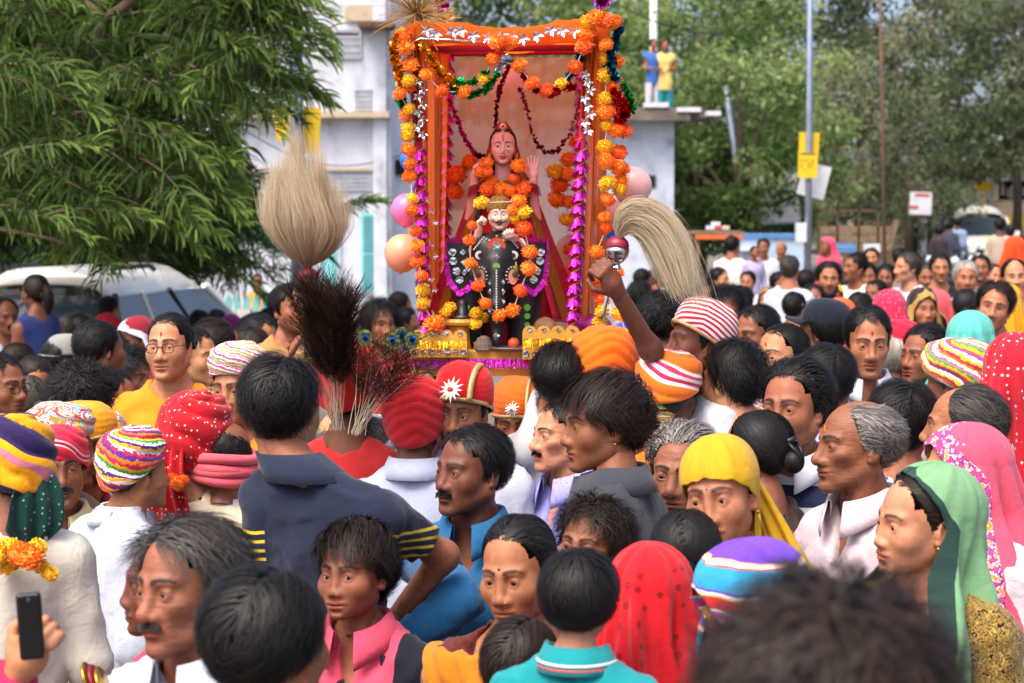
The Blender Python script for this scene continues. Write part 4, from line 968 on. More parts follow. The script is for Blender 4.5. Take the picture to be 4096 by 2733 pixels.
def veil(kind='drape', seed=0):
    """cloth over the head, open at the face, falling on the shoulders; uvw = (distance from the hem at the face, azimuth, drop)"""
    k = ('veil', kind, seed)
    if k in _hc: return _hc[k]
    S = dict(edge=.086, open=1.05, drop=.46, off=.020, flare=.20, fold=.016, nf=9, fwd=0.0, back=0.0)
    S.update({'drape': dict(), 'low': dict(edge=.030, open=.80, fwd=.030, off=.018), 'half': dict(edge=.098, open=1.45, drop=.62, off=.024, fold=.022), 'shroud': dict(edge=-.10, open=.35, fwd=.035, off=.020, drop=.40),
              'tied': dict(edge=.058, open=1.62, drop=.14, off=.013, fold=.004, flare=-.75, back=1.0), 'short': dict(drop=.30), 'backfall': dict(edge=.095, open=1.30, drop=.75, off=.022, fold=.020, flare=.14)}[kind])
    nz, nu = 48, 68
    zs = np.concatenate([.036 + SK_R[2] + S['off'] - (1 - np.cos(np.linspace(0, 1, 22) * np.pi / 2)) * (SK_R[2] + S['off']) * .999, .036 - np.linspace(.02, 1, nz - 22) ** 1.1 * S['drop']])
    zs = np.sort(np.concatenate([zs, S['edge'] - np.linspace(0, 1, 14) ** 2 * .085]))[::-1]
    g = np.random.default_rng(seed); ph = g.uniform(0, 6.28, 6); P = []; A = []
    rx0, ry0 = SK_R[0] + S['off'], SK_R[1] + S['off']
    for z in zs:
        t = np.clip((z - .036) / (SK_R[2] + S['off']), 0, 1); dome = math.sqrt(max(0, 1 - t * t))
        d = max(0, .036 - z); op = S['open'] * math.sqrt(min(1, max(0, S['edge'] - z) / .085)) if z < S['edge'] else 0.0
        u = np.linspace(0, 1, nu); a = op + u * (2 * np.pi - 2 * op)
        fl = 1 + S['flare'] * (1 - math.exp(-d / .16)) * 1.6
        if S['back']: fl = 1 - .22 * min(1, d / .12)
        fam = S['fold'] * min(1, d / .15) + max(.0035, S['fold'] * .16)
        w = .5 * (1 - 2 * np.abs(np.sin(S['nf'] * .5 * a + ph[5] + z * 9 + .6 * np.sin(3 * a + ph[3])))) + np.sin(S['nf'] * a + ph[0] + d * 5 * np.sin(ph[4])) * .6 + np.sin(S['nf'] * 1.9 * a + ph[1] - d * 7) * .4 + .6 * np.sin(3 * a + ph[2] + d * 9)
        rx = rx0 * dome * fl + fam * w * dome; ry = ry0 * dome * fl + fam * w * dome
        front = np.clip(np.cos(a), 0, 1) ** 2
        sh = np.clip((d - .13) / .12, 0, 1) * .075 * np.abs(np.sin(a)) ** 2                       # out over the shoulders
        if S['back']: sh = sh * 0
        x = (rx + sh) * np.sin(a); y = .014 - (ry + S['fwd'] * front * dome) * np.cos(a) + .02 * np.clip(d / .3, 0, 1) * (np.cos(a) < 0)
        P.append(np.stack([x, y, np.full(nu, z) + .004 * w * dome], -1)); A.append(np.stack([np.minimum(u, 1 - u) * (2 * np.pi - 2 * op) * .1 if z < S['edge'] else np.full(nu, (z - S['edge']) + .0) + np.minimum(a, 2 * np.pi - a) * .05, a, np.full(nu, d)], -1))
    mb = MB().grid(np.array(P), a=np.array(A).reshape(-1, 3)); _hc[k] = mb.mesh('veil_' + kind, [COTTON], True); return _hc[k]
def cap_mesh(kind):
    k = ('cap', kind)
    if k in _hc: return _hc[k]
    mb = MB(); P = []
    for i in range(16):
        t = i / 15 * math.pi / 2; row = []
        for j in range(40):
            a = 2 * math.pi * j / 40; seam = 1 - .012 * abs(math.cos(3 * a)) ** 12
            row.append((.085 * math.cos(t) ** .7 * math.sin(a) * seam, .014 - .107 * math.cos(t) ** .7 * math.cos(a) * seam, .040 + .096 * math.sin(t) - .012 * math.cos(a) * 0))
        P.append(row)
    mb.grid(P, closed=True)
    V = []
    for s_ in (0, 1):
        for i in range(8):
            for j in range(15):
                a = (j / 14 - .5) * 2.1; f = i / 7 * (.075 if kind == 'peaked' else .035)
                V.append(((.084 + f * .15) * math.sin(a), .014 - .104 * math.cos(a) - f * math.cos(a) ** 1.5, .046 - .10 * f * (1 + 2 * math.sin(a) ** 2) - .004 * s_))
    V = np.array(V).reshape(2, 8, 15, 3); mb.grid(V[0]); mb.grid(V[1][:, ::-1])
    _hc[k] = mb.mesh('cap_' + kind, [COTTON], True); return _hc[k]
# ---------------------------------------------------------------- bodies and clothes (rel space: origin at the head's middle, metres of a grown man, facing -Y)
SH = (.150, .040, -.262)
POSES = {  # elbow, wrist for the +x arm
    'down': ((.205, .055, -.55), (.215, -.035, -.79)), 'fwd': ((.200, .010, -.54), (.105, -.205, -.56)), 'hip': ((.400, .120, -.50), (.205, .045, -.76)),
    'fold': ((.230, -.020, -.53), (.00, -.175, -.50)), 'up': ((.30, -.06, -.06), (.22, -.12, .20)), 'chest': ((.225, .02, -.52), (.06, -.17, -.40)),
}
def torso_field(P, g=0.0, fem=0.0, belly=0.0, sh=1.0):
    S = np.stack([np.abs(P[:, 0]) * 1.13, (P[:, 1] - .036) * 1.05 + .036, P[:, 2]], -1)
    d = ell(S, (0, .036, -.40), (.150 * (1 - .06 * fem) + g, .104 + g, .205 + g))
    d = smin(d, ell(S, (0, .032 - .025 * belly, -.62), (.138 + .02 * belly + g, .104 + .03 * belly + g, .19 + g)), .08)
    d = smin(d, ell(S, (0, .038, -.83), (.158 + .008 * fem + g, .115 + g, .15 + g)), .08)
    d = smin(d, cap(S, (.04, .042, -.245), (SH[0] * 1.13 * sh, SH[1], SH[2] - .004), .060 + g, .060 + g), .05)
    d = smin(d, cap(S, (.0, .040, -.13), (.105, .044, -.222), .046 + g, .038 + g), .04)
    if fem: d = smin(d, sph(S, (.068, -.052, -.43), .058 * fem + g), .05)
    else: d = smin(d, ell(S, (.07, -.035, -.36), (.075 + g, .048 + g, .075 + g)), .05)
    return d
def limb(P, S, E, Wp, r, upto=2.0, g=0.0):
    """field of an arm and, cut off at upto (1 = elbow, 2 = wrist), the distance along it"""
    S, E, Wp = A3(*S), A3(*E), A3(*Wp); l1, l2 = np.linalg.norm(E - S), np.linalg.norm(Wp - E)
    a = cap(P, S, E, r[0] + g, r[1] + g); h1 = np.clip(((P - S) @ (E - S)) / l1 ** 2, 0, 1)
    if upto <= 1:
        end = S + (E - S) * upto; a = smax(a, (P - end) @ ((E - S) / l1), .006); return a, h1 * l1
    b = cap(P, E, Wp, r[1] + g, r[2] + g)
    if upto < 2.0: end = E + (Wp - E) * (upto - 1)
    else: end = Wp
    b = smax(b, (P - end) @ ((Wp - E) / l2), .006); h2 = np.clip(((P - E) @ (Wp - E)) / l2 ** 2, 0, 1)
    return smin(a, b, .03), np.where(b < a, l1 + h2 * l2, h1 * l1)
ARM_R = (.045, .035, .026)
def hand_geo(kind, h=.0046):
    if (kind, h) in _hc: return _hc[(kind, h)]
    def fld(P):
        d = ell(P, (0, 0, -.048), (.0150, .040, .050)); d = smin(d, cap(P, (0, 0, .01), (0, 0, -.03), .026, .027), .02)
        for i, (y, L) in enumerate(((-.030, .92), (-.0105, 1.05), (.0095, 1.0), (.028, .80))):
            k = A3(0, y, -.090)
            if kind == 'grip':
                pts = [k, k + A3(.026, 0, -.022) * L, k + A3(.050, 0, -.004) * L, k + A3(.046, 0, .020) * L]
            elif kind == 'open': pts = [k, k + A3(.003, y * .15, -.040) * L, k + A3(.005, y * .25, -.066) * L, k + A3(.008, y * .3, -.086) * L]
            else: pts = [k, k + A3(.010, y * .1, -.038) * L, k + A3(.026, y * .1, -.060) * L, k + A3(.042, 0, -.070) * L]
            f = cap(P, pts[0], pts[1], .0098, .0088); f = np.minimum(f, cap(P, pts[1], pts[2], .0088, .0078)); f = np.minimum(f, cap(P, pts[2], pts[3], .0078, .0066))
            d = smin(d, f, .006)
        th = [(.004, -.030, -.028), (.022, -.056, -.058), (.040, -.048, -.082)] if kind == 'grip' else [(.004, -.030, -.026), (.014, -.060, -.060), (.018, -.072, -.088)]
        t = cap(P, th[0], th[1], .0135, .0105); t = np.minimum(t, cap(P, th[1], th[2], .0100, .0082)); return smin(d, t, .009)
    _hc[(kind, h)] = nets(fld, (-.05, -.1, -.21), (.09, .09, .03), h); return _hc[(kind, h)]
def frame(f, up):
    """3x3 whose -Z runs along f and whose Y is as near to up as it can be"""
    f = np.array(f, np.float64); f /= np.linalg.norm(f); z = -f; up = np.array(up, np.float64); y = up - z * (up @ z)
    n = np.linalg.norm(y); y = y / n if n > 1e-5 else np.array([1.0, 0, 0]); x = np.cross(y, z); return np.stack([x, y, z], -1)
_lower = {}
def lower_mesh(kind):
    """trousers, dhoti or skirt, from the waist (z = 1) to the ground (z = 0), on a 0.8 m leg"""
    if kind in _lower: return _lower[kind]
    mb = MB(); zs = np.linspace(1.02, .0 if kind == 'skirt' else .05, 14)
    if kind == 'skirt':
        P = [[((.155 + .16 * (1 - z)) * (1 + .06 * math.sin(11 * a + z * 3) * (1 - z)) * math.sin(a), .036 - (.115 + .16 * (1 - z)) * (1 + .06 * math.sin(11 * a + z * 3) * (1 - z)) * math.cos(a), z) for a in np.linspace(0, 2 * np.pi, 48, endpoint=False)] for z in zs]
        mb.grid(P, closed=True)
    else:
        for sx in (-1, 1):
            P = [[(sx * (.074 + .02 * (1 - z)) + (.086 - .026 * (1 - z)) * math.sin(a) * (1 + .03 * math.sin(z * 40 + a)), .038 - (.108 - .042 * (1 - z)) * math.cos(a), z) for a in np.linspace(0, 2 * np.pi, 20, endpoint=False)] for z in zs]
            mb.grid(P, closed=True)
    _lower[kind] = mb.mesh(kind, [COTTON], True); return _lower[kind]

SKINS = {'fair': '#cc9c7b', 'light': '#ba8764', 'mid': '#a47050', 'brown': '#8d5c42', 'deep': '#744833', 'dark': '#583627', 'pale': '#d2a27f'}
HAIRC = {'black': (.010, .009, .009), 'brown': (.022, .014, .010), 'grey': (.17, .16, .15), 'salt': (.055, .050, .046), 'white': (.50, .47, .43), 'rust': (.06, .022, .012)}
PEOPLE = {}; HLOG = []; HATM = {}
def person(label, px, py, hs, yaw, cat='person', size=1.0, pitch=0.0, roll=0.0, face='man', skin='mid', hair_=None, hcol='black', shirt='#dfe0e6', smat=None, sleeve=2.0, neck='crew', collar=None, hem=-.92,
           pose='down', pose2=None, body=None, old=False, stubble=.22, must=None, brd=0.0, hat=None, lower='trousers', lcol='#3a3a42', fem=0.0, belly=0.0, group=None, arms=None, hands=('relax', 'relax'), handup=None,
           depth=None, fit=.016, feet=True, eyes=True, gaze=0.0, sh=1.0, key=None, extras=None, squash=(1, 1, 1), longneck=0.0, zg=0.0, lean=0.0):
    y = depth or F_PX * .235 * size / hs
    if depth and hs < 700 and feet: size = max(.80, min(1.06, hs * depth / (F_PX * .235)))
    rj = np.random.default_rng(zlib.crc32(label.encode()))
    if squash == (1, 1, 1): squash = (rj.uniform(.93, 1.04), rj.uniform(.96, 1.02), rj.uniform(.95, 1.03))
    if abs(yaw) < 120: roll += rj.uniform(-4, 4); pitch += rj.uniform(-3, 4)
    C = at(px, py, y); byaw = (yaw * .75 if abs(yaw) <= 100 else yaw) if body is None else body
    root = thing('person', label, cat, (C.x, C.y, zg), R(byaw), group)
    zc = C.z - zg; s = size
    Mh = Matrix.Translation((0, 0, zc)) @ Matrix.Rotation(R(yaw - byaw), 4, 'Z') @ Matrix.Rotation(R(pitch), 4, 'X') @ Matrix.Rotation(R(roll), 4, 'Y')
    # the head pivots on the top of the neck
    Mh = Mh if abs(pitch) < 1 else Matrix.Translation((0, 0, zc)) @ Matrix.Rotation(R(yaw - byaw), 4, 'Z') @ Matrix.Rotation(R(roll), 4, 'Y') @ Matrix.Rotation(R(pitch), 4, 'X')
    Mh = Mh @ Matrix.Diagonal((s * squash[0], s * squash[1], s * squash[2], 1))
    back = abs(((yaw + 180) % 360) - 180) > 118
    vh = .0037 if hs >= 300 else (.0045 if hs >= 200 else (.0070 if hs >= 120 else .0110))
    if back: vh = .0115
    hV, hQ, hm = head_geo(face, vh)
    if hair_ not in (None, 'fringe', 'oldcrop', 'receding') or (hat and hat[0].startswith(('turban', 'veil', 'cap'))):
        hV, hQ, hm = drop(hV, hQ, ~((hV[:, 2] > .050) & (hV[:, 1] > -.045)) & ~((hV[:, 1] > .055) & (hV[:, 2] > -.05)), hm)
    hm = hm * A3(1, 1, max(stubble, .85 * (brd > 0)))
    if fem: hm = hm * A3(1.0, .9, 0)
    elif must == 'thin':
        mz_ = np.clip(1 - np.abs(hV[:, 2] + .0500 + np.abs(hV[:, 0]) * .12) / .0062, 0, 1) * (np.abs(hV[:, 0]) < .027) * (hV[:, 1] < -.07) * (np.abs(hV[:, 0]) > .002); hm = np.stack([hm[:, 0], hm[:, 1], np.maximum(hm[:, 2], mz_ * .95)], -1).astype(np.float32)
    Mn = np.array(Mh); HV = hV @ Mn[:3, :3].T.astype(np.float32) + Mn[:3, 3].astype(np.float32)
    # arms
    e1, w1 = POSES[pose]; e2, w2 = POSES[pose2 or pose]
    if arms is None: arms = [None, None]
    A = [[SH, e1, w1], [tuple(np.multiply(SH, (-1, 1, 1))), tuple(np.multiply(e2, (-1, 1, 1))), tuple(np.multiply(w2, (-1, 1, 1)))]]
    zb = zc + .022 * s
    inv = (Matrix.Translation((C.x, C.y, zb + zg)) @ Matrix.Rotation(R(byaw), 4, 'Z') @ Matrix.Scale(s, 4)).inverted()
    for i in (0, 1):
        if arms[i] is not None:
            for j, q in enumerate(arms[i]):                                  # world points: elbow, wrist
                if q is not None: A[i][j + 1] = tuple(inv @ Vector(q) - Vector((lean, 0, 0)))
        A[i][0] = tuple(np.multiply(A[i][0], (sh, 1, 1)))
    hipz = zb - .86 * s; leg = min(hipz, .86 * s) if not feet else hipz
    gr = -(.86 + leg / s)
    nkf = FACES[face].get('neck', 1.0)
    def lean_(V):
        if lean: V = V.copy(); t = np.clip((-.05 - V[:, 2]) / .22, 0, 1); V[:, 0] += lean * t * t * (3 - 2 * t)
        return V
    def bfield(P):
        d = smin(torso_field(P, -.004, fem, belly, sh), cap(P, (0, .018, -.080), (0, .040, -.215), .0490 * nkf, .054 * nkf), .045)
        for a in A: d = smin(d, limb(P, a[0], a[1], a[2], ARM_R)[0], .03)
        S = np.stack([np.abs(P[:, 0]), P[:, 1], P[:, 2]], -1)
        kn = (.086, .030, (gr - .86) / 2)
        d = smin(d, cap(S, (.080, .040, -.88), kn, .072, .052), .03); d = smin(d, cap(S, kn, (.090, .055, gr + .07), .050, .036), .02)
        return smin(d, cap(S, (.092, .06, gr + .030), (.10, -.105, gr + .026), .032, .024), .02)
    pts = np.array([q for a in A for q in a]); lo = np.minimum(pts.min(0) - .07, (-.26, -.20, gr - .02)); hi = np.maximum(pts.max(0) + .07, (.26, .22, -.02))
    bare = sleeve < 1.5 or arms[0] or arms[1]
    bV, bQ = nets(bfield, lo, hi, (.021 if bare else .044) if hs >= 230 else .052)
    bV = lean_(bV) * s + A3(0, 0, zb)
    if hs < 230:
        bV, bQ = bV, bQ
    Vs, Qs, Ms = [HV, bV], [hQ, bQ + len(HV)], [hm, np.zeros_like(bV)]; n = len(HV) + len(bV)
    for i, a in enumerate(A):
        if hands[i] is None: continue
        V, Q = hand_geo(hands[i], .0052 if hands[i] != 'relax' and hs > 150 else .0115); f = np.array(a[2]) - np.array(a[1])
        up = (0, -1, .2) if handup is None or handup[i] is None else np.array(inv.to_3x3() @ Vector(handup[i]))
        Fm = frame(f, up)
        V2 = V.copy()
        if i == 0 and (handup is None or handup[i] is None): V2[:, 0] *= -1; Q = Q[:, ::-1]
        V2 = V2 @ Fm.T.astype(np.float32) + A3(*a[2]); Vs.append(lean_(V2) * s + A3(0, 0, zb)); Qs.append(Q + n); Ms.append(np.zeros_like(V2)); n += len(V2)
    me = new_mesh('body', np.concatenate(Vs), np.concatenate(Qs), [SKIN_OLD if old else SKIN], True, {'mask': np.concatenate(Ms)})
    sk = np.array(lin(SKINS.get(skin, skin))) * rj.uniform(.88, 1.12) * np.array([1, rj.uniform(.95, 1.05), rj.uniform(.92, 1.08)])
    obj('body', me, root, None, None, tuple(sk))
    if eyes and not back and vh < .0046:
        for c in EYE_C: obj('eye', EYE_ME, root, None, Mh @ Matrix.Translation(c) @ Matrix.Rotation(R(gaze), 4, 'Z'))
    # shirt
    if shirt is not None:
        def sfield(P):
            d = torso_field(P, fit, fem, belly, sh)
            if hem < -.95: d = smin(d, cap(P, (0, .038, -.86), (0, .038, hem - .1), .150, .19), .06)
            for a in A:
                if sleeve > 0: d = smin(d, limb(P, a[0], a[1], a[2], ARM_R, sleeve, fit + .004)[0], .030)
            if neck == 'crew': d = smax(d, -np.minimum(ell(P, (0, .012, -.145), (.072, .080, .062)), cap(P, (0, .03, -.14), (0, .03, .05), .080)), .006)
            elif neck == 'vee':
                d = smax(d, -np.minimum(ell(P, (0, .020, -.145), (.066, .074, .055)), cap(P, (0, .03, -.14), (0, .03, .05), .080)), .006)
                d = smax(d, -np.maximum(np.abs(P[:, 0]) - .030 * np.clip((P[:, 2] + .335) / .14, 0, 1), P[:, 1] + .0), .006)
            elif neck == 'wide': d = smax(d, -np.minimum(ell(P, (0, -.030, -.185), (.115, .125, .092)), cap(P, (0, .03, -.13), (0, .03, .05), .090)), .006)
            if sleeve <= 0: d = smax(d, -np.maximum(.150 - np.abs(P[:, 0]), -(P[:, 2] + .50)), .01)
            return smax(d, hem - P[:, 2], .008)
        vs = .0145 if hs >= 375 else (.020 if hs >= 300 else .028) if hs >= 200 else (.040 if hs >= 120 else .050)
        _ = (.023 if hs >= 200 else (.034 if hs >= 120 else .046))
        lo2 = np.minimum(pts.min(0) - .09, (-.27, -.20, hem - .03)); hi2 = np.maximum(pts.max(0) + .09, (.27, .24, -.06)); lo2[2] = max(lo2[2], hem - .03)
        if sleeve <= 1: lo2 = np.maximum(lo2, (-.45, -.32, hem - .03)); hi2 = np.minimum(hi2, (.45, .34, .30))
        V, Q = nets(sfield, lo2, hi2, vs)
        tor = torso_field(V, fit, fem, belly, sh); ad = np.zeros(len(V), np.float32)
        for a in A:
            f, t = limb(V, a[0], a[1], a[2], ARM_R, 2.0, fit + .004); ad = np.where(f < tor, t, ad)
        nr = vnormals(V, Q); sd = zlib.crc32(label.encode()) % 97
        wp = V * A3(1.0, 1.0, .5) + .035 * np.stack([snoise(V, 5, sd + k) for k in range(3)], -1)
        w1_ = np.clip(1 - np.abs(snoise(wp, 6.0, sd)) * 1.5, 0, 1) ** 2; w3_ = np.clip(1 - np.abs(snoise(wp * A3(1, 1, 1.6), 11.0, sd + 5)) * 1.6, 0, 1) ** 2; w2_ = snoise(V * A3(1, 1, .8), 15, sd + 1)
        V2 = V + nr * ((w1_ * .0095 + w3_ * .0030 - .0040 + w2_ * .0012) * (.6 if '#c8c2b4' == shirt else 1))[:, None]
        uv = np.stack([ad, V[:, 0], V[:, 2]], -1)
        m = smat or COTTON
        sme = new_mesh('shirt', lean_(V2) * s + A3(0, 0, zb), Q, [m], True, {'uvw': uv})
        so = obj('kurta' if hem < -1.0 else ('blouse' if fem else 'shirt'), sme, root, None, None, lin(shirt))
        if collar:
            mb = MB(); P = []; A_ = []
            for i in range(41):
                t = i / 40; a = R(20) + t * R(320); fr = max(0, math.cos(a)); row = []
                for r, z in ((.069, -.160), (.070, -.122), (.077, -.118), (.094, -.155 - .030 * fr ** 2), (.104 - .008 * fr, -.182 - .034 * fr ** 3)):
                    row.append((r * math.sin(a) * 1.02, .026 - r * 1.04 * math.cos(a) - .022 * fr ** 3, z - .035 * fr)); A_.append((0, row[-1][0], row[-1][2]))
                P.append(row)
            P = lean_(np.array(P).reshape(-1, 3)).reshape(41, 5, 3) * s + np.array([0, 0, zb]); mb.grid(P, a=A_)
            co = mb.build('collar', m if collar is True else COTTON, root, smooth=True, color=lin(shirt if collar is True else collar)); solidify(co, .003 * s)
    if lower:
        lo_ = obj(lower if lower != 'trousers' else 'trousers', lower_mesh('skirt' if lower in ('skirt', 'sari_skirt') else 'trousers'), root, COTTON, Matrix.Translation((0, 0, hipz - leg)) @ Matrix.Diagonal((s * 1.06, s * 1.06, leg, 1)), lin(lcol))
    # hair and headgear
    hc = HAIRC.get(hcol, hcol)
    if hair_: obj('hair', hair(hair_), root, None, Mh, hc)
    if hair_ == 'bun': obj('bun', bun_mesh(), root, None, Mh @ Matrix.Translation((0, .128, -.012)), hc)
    if must == 'full': obj('moustache', moustache(must), root, None, Mh, HAIRC['black'] if hcol in ('black', 'brown') else HAIRC['salt'])
    if brd > .5: obj('beard', beard(), root, None, Mh, HAIRC.get('black' if hcol in ('black', 'brown') else hcol))
    if hat:
        kind, mm, hcol2 = hat[:3]; opt = hat[3] if len(hat) > 3 else {}
        c = lin(hcol2) if hcol2 else (1, 1, 1)
        HATM[key or label] = Mx = Mh @ Matrix.Translation(opt.get('t', (0, 0, 0))) @ Matrix.Rotation(R(opt.get('rz', 0)), 4, 'Z') @ Matrix.Rotation(R(opt.get('rx', 0)), 4, 'X') @ Matrix.Rotation(R(opt.get('ry', 0)), 4, 'Y') @ Matrix.Scale(opt.get('s', 1.0), 4)
        typ, sub = kind.split(':'); sd = opt.get('seed', 0)
        if typ == 'turban': o = obj('turban', turban(sub, sd), root, mm, Mx, c)
        elif typ == 'band': o = obj('headscarf', headband(sd), root, mm, Mx, c)
        elif typ == 'veil': o = obj('veil', veil(sub, sd), root, mm, Mx, c)
        else: o = obj('cap', cap_mesh(sub), root, mm, Mx, c)
        if typ in ('veil', 'cap'): solidify(o, .0022, 1.0)
    r = dict(root=root, Mh=Mh, s=s, zc=zc, C=C, A=A, y=y, M=Matrix.Translation((C.x, C.y, zg)) @ Matrix.Rotation(R(byaw), 4, 'Z'))
    PEOPLE[key or label] = r
    ht = zc + .118 * s
    if (size > .93 and not (1.40 < ht < 1.88)): HLOG.append((label, round(ht, 2), round(y, 2)))
    return r
# ---------------------------------------------------------------- cloths of the crowd
U = dict(space='uvw')
T_RAIN = cloth('turban_rainbow', stripes(evenly(['#e8487a', '#f2ede4', '#ef8a2a', '#f2ede4', '#3f8f62', '#f3c63a', '#f2ede4', '#6f4fae', '#d8394a', '#f2ede4']), 1.0, 0, .0, 1, .22), **U)
T_CARN = cloth('turban_purple_yellow', stripes(evenly(['#c9214e', '#f3efe6', '#efae22', '#5a2a7c', '#f3efe6', '#3e9a3a', '#efae22', '#c9214e', '#e8772a', '#5a2a7c']), .6, 0, .0, 1, .22), **U)
T_CHK = cloth('turban_checked', stripes(evenly(['#e8632a', '#efe9df', '#d8304a', '#efe9df', '#5f56b5', '#efe9df', '#2f8a6a', '#f08a28', '#efe9df', '#d8304a']), 1.0, 0, .0, 1, .22), **U)
T_RAJ = cloth('turban_gold_magenta', stripes(evenly(['#c92a55', '#f2c22e', '#f4efe8', '#8a3f98', '#d8454a', '#f0b428', '#4c9a4a', '#e05a86', '#f4efe8', '#e88428']), .6, 0, .0, 1, .22), **U)
T_REDW = cloth('turban_red_white', stripes([(0, '#efe6e4'), (.5, '#b8283c')], 3.0), **U)
T_REDW2 = cloth('turban_red_white_bold', stripes([(0, '#e2d8d8'), (.5, '#b02438')], 1.05), **U)
T_PINKW = cloth('turban_orange_pink', stripes([(0, '#f07a24'), (.45, '#f07a24'), (.5, '#efdcd8'), (.6, '#d83a62'), (.7, '#efdcd8'), (.8, '#d83a62'), (.9, '#efdcd8')], .4), **U)
T_PRINT = cloth('turban_yellow_print', blotch(['#e8b032', '#e8772a', '#7fc4c4', '#d8433a', '#efe2b8', '#8a5fa8', '#b9c43a'], 13), space='rest')
T_EMB = cloth('turban_embroidered', stripes(evenly(['#c22840', '#e8d8c0', '#3f8a3a', '#e8b82a', '#b82a4a', '#3c2a3a', '#d8c8a8', '#4a9a3a', '#e0a020']), 1.0, 0, .0, 1, .5), **U)
T_BAND = cloth('red_tie_dye', dots('#b5121f', '#ecd6d2', 62, .20), space='rest')
T_BANDR = cloth('red_tie_dye_veil', dots('#b81a2c', '#e8c8c4', 44, .20), space='rest')
T_REDP = cloth('red_white_print', stripes([(0, '#c81f3c'), (.60, '#e8dcd8'), (.64, '#c81f3c'), (.72, '#e2b8bc'), (.78, '#c81f3c')], .32), **U)
T_PURY = cloth('purple_yellow_wrap', stripes([(0, '#e8a012'), (.30, '#c8788a'), (.40, '#e8a012'), (.52, '#2a1a4c')], .4), **U)
T_BLUEP = cloth('white_blue_print', blotch(['#c6d0ee', '#c6d0ee', '#2c3252', '#c6d0ee', '#c6d0ee', '#39406a', '#c6d0ee'], 60, 3.5), space='rest')
T_DARKF = cloth('dark_floral', blotch(['#3a1a3c', '#b82a3a', '#e8772a', '#2a2250', '#c83a52'], 40), space='rest')
T_GRNG = cloth('green_gold', blotch(['#3a8a80', '#c8a848', '#2f6a62', '#58b0a2'], 50), space='rest')
V_STR = cloth('veil_bands', stripes([(0, '#5f8fd8'), (.02, '#f0ece8'), (.05, '#d8302f'), (.20, '#e8b84a'), (.22, '#f0ece8'), (.26, '#6a3fb8'), (.29, '#2f96c0'), (.55, '#d84a3a'), (.57, '#f0ece8'), (.61, '#e8b84a'), (.63, '#6a3fc0'), (.86, '#e8b84a'), (.88, '#f0ece8'), (.92, '#e0309a')], 5.6, 2, .35, 0, .16), space='rest')
V_REDDOT = cloth('veil_red_spots', dots('#c81420', '#8a0a18', 26, .24), space='rest')
V_MAG = cloth('veil_magenta_print', dots('#c8284c', '#e07890', 40, .22), space='rest')
def bordered(name, c, b1, w=.03, b2=None, alpha=None):
    def f(N, g):
        x = N.sep(g, 'Vector'); k = N.math('LESS_THAN', x, w)
        bc = lin(b1)
        if b2:
            nz = N.noise(70, N.n('ShaderNodeTexCoord'), 3, 'Object'); bc = N.ramp(nz, [(0.0, lin(b1)), (.45, lin(b2)), (.52, lin('#e8c8d0')), (.58, lin('#e0902a'))], True)
        return N.mix(k, lin(c), bc), 0
    return cloth(name, f, space='uvw', alpha=alpha)
V_PINKB = bordered('veil_pink_floral_hem', '#d4506a', '#c8447a', .060, '#7a2a8a')
V_GREEN = bordered('veil_green_hem', '#7aa87a', '#26413c', .022, alpha=.88)
V_DARKG = bordered('veil_dark_gold_hem', '#2c1c1c', '#a8884a', .05)
V_WHTB = bordered('veil_maroon_white_hem', '#8a1a2c', '#e2dde2', .05)
V_CORAL = bordered('veil_coral_hem', '#d8525a', '#c8a870', .012)
S_NAVYT = cloth('navy_white_stripe', stripes([(0, '#c8ccd8'), (.62, '#1c2440')], 14, 2), **U)
S_NAVYW = cloth('navy_white_wide_stripe', stripes([(0, '#c8ccd8'), (.5, '#1f2846')], 9, 2), **U)
S_PURW = cloth('purple_white_stripe', stripes([(0, '#c8ccd8'), (.5, '#7a1f55')], 7, 2), **U)
S_TEE = cloth('navy_yellow_sleeve', lambda N, g: ((lambda x: (N.mix(N.math('MULTIPLY', N.math('LESS_THAN', N.math('FRACT', N.math('MULTIPLY', x, 46.0, ao=2)), .34), N.math('MULTIPLY', N.math('GREATER_THAN', N.math('ABSOLUTE', x, ao=1), .128), N.math('MULTIPLY', N.math('LESS_THAN', x, -.285, ao=2), N.math('GREATER_THAN', x, -.375, ao=2)))), lin('#1d2438'), lin('#e0c030')), 0))(N.sep(g, 'Vector'))), **U)
S_GOLD = cloth('black_gold_brocade', blotch(['#16120e', '#16120e', '#b8954a', '#16120e', '#a8863a', '#16120e'], 62, 2.6), space='rest')
S_MAR = cloth('maroon_check', blotch(['#5a1f16', '#4a1812', '#5a1f16', '#6a2a1c'], 50), space='rest')
S_LIL = cloth('lilac_specks', dots('#9c9cdc', '#6a6ab0', 90, .2), space='rest')
S_BOY = cloth('coral_navy_jacket', lambda N, g: ((lambda x: (N.mix(N.math('GREATER_THAN', N.math('ABSOLUTE', x, ao=1), .118), N.mix(N.math('GREATER_THAN', N.noise(30, g, 1, 'Vector'), .66), lin('#d8506a'), lin('#2a1a3a')), lin('#161a26')), 0))(N.sep(g, 'Vector'))), **U)
S_GREYST = cloth('grey_thin_stripe', stripes([(0, '#7a7c80'), (.5, '#66686c')], 60, 0), **U)
S_DRAB = cloth('charcoal_denim', None, bumps=.5)
S_WHITE = '#c2c6d4'; S_CREAM = '#c8c0a4'; S_PINKW = '#cfbcc0'
P = person
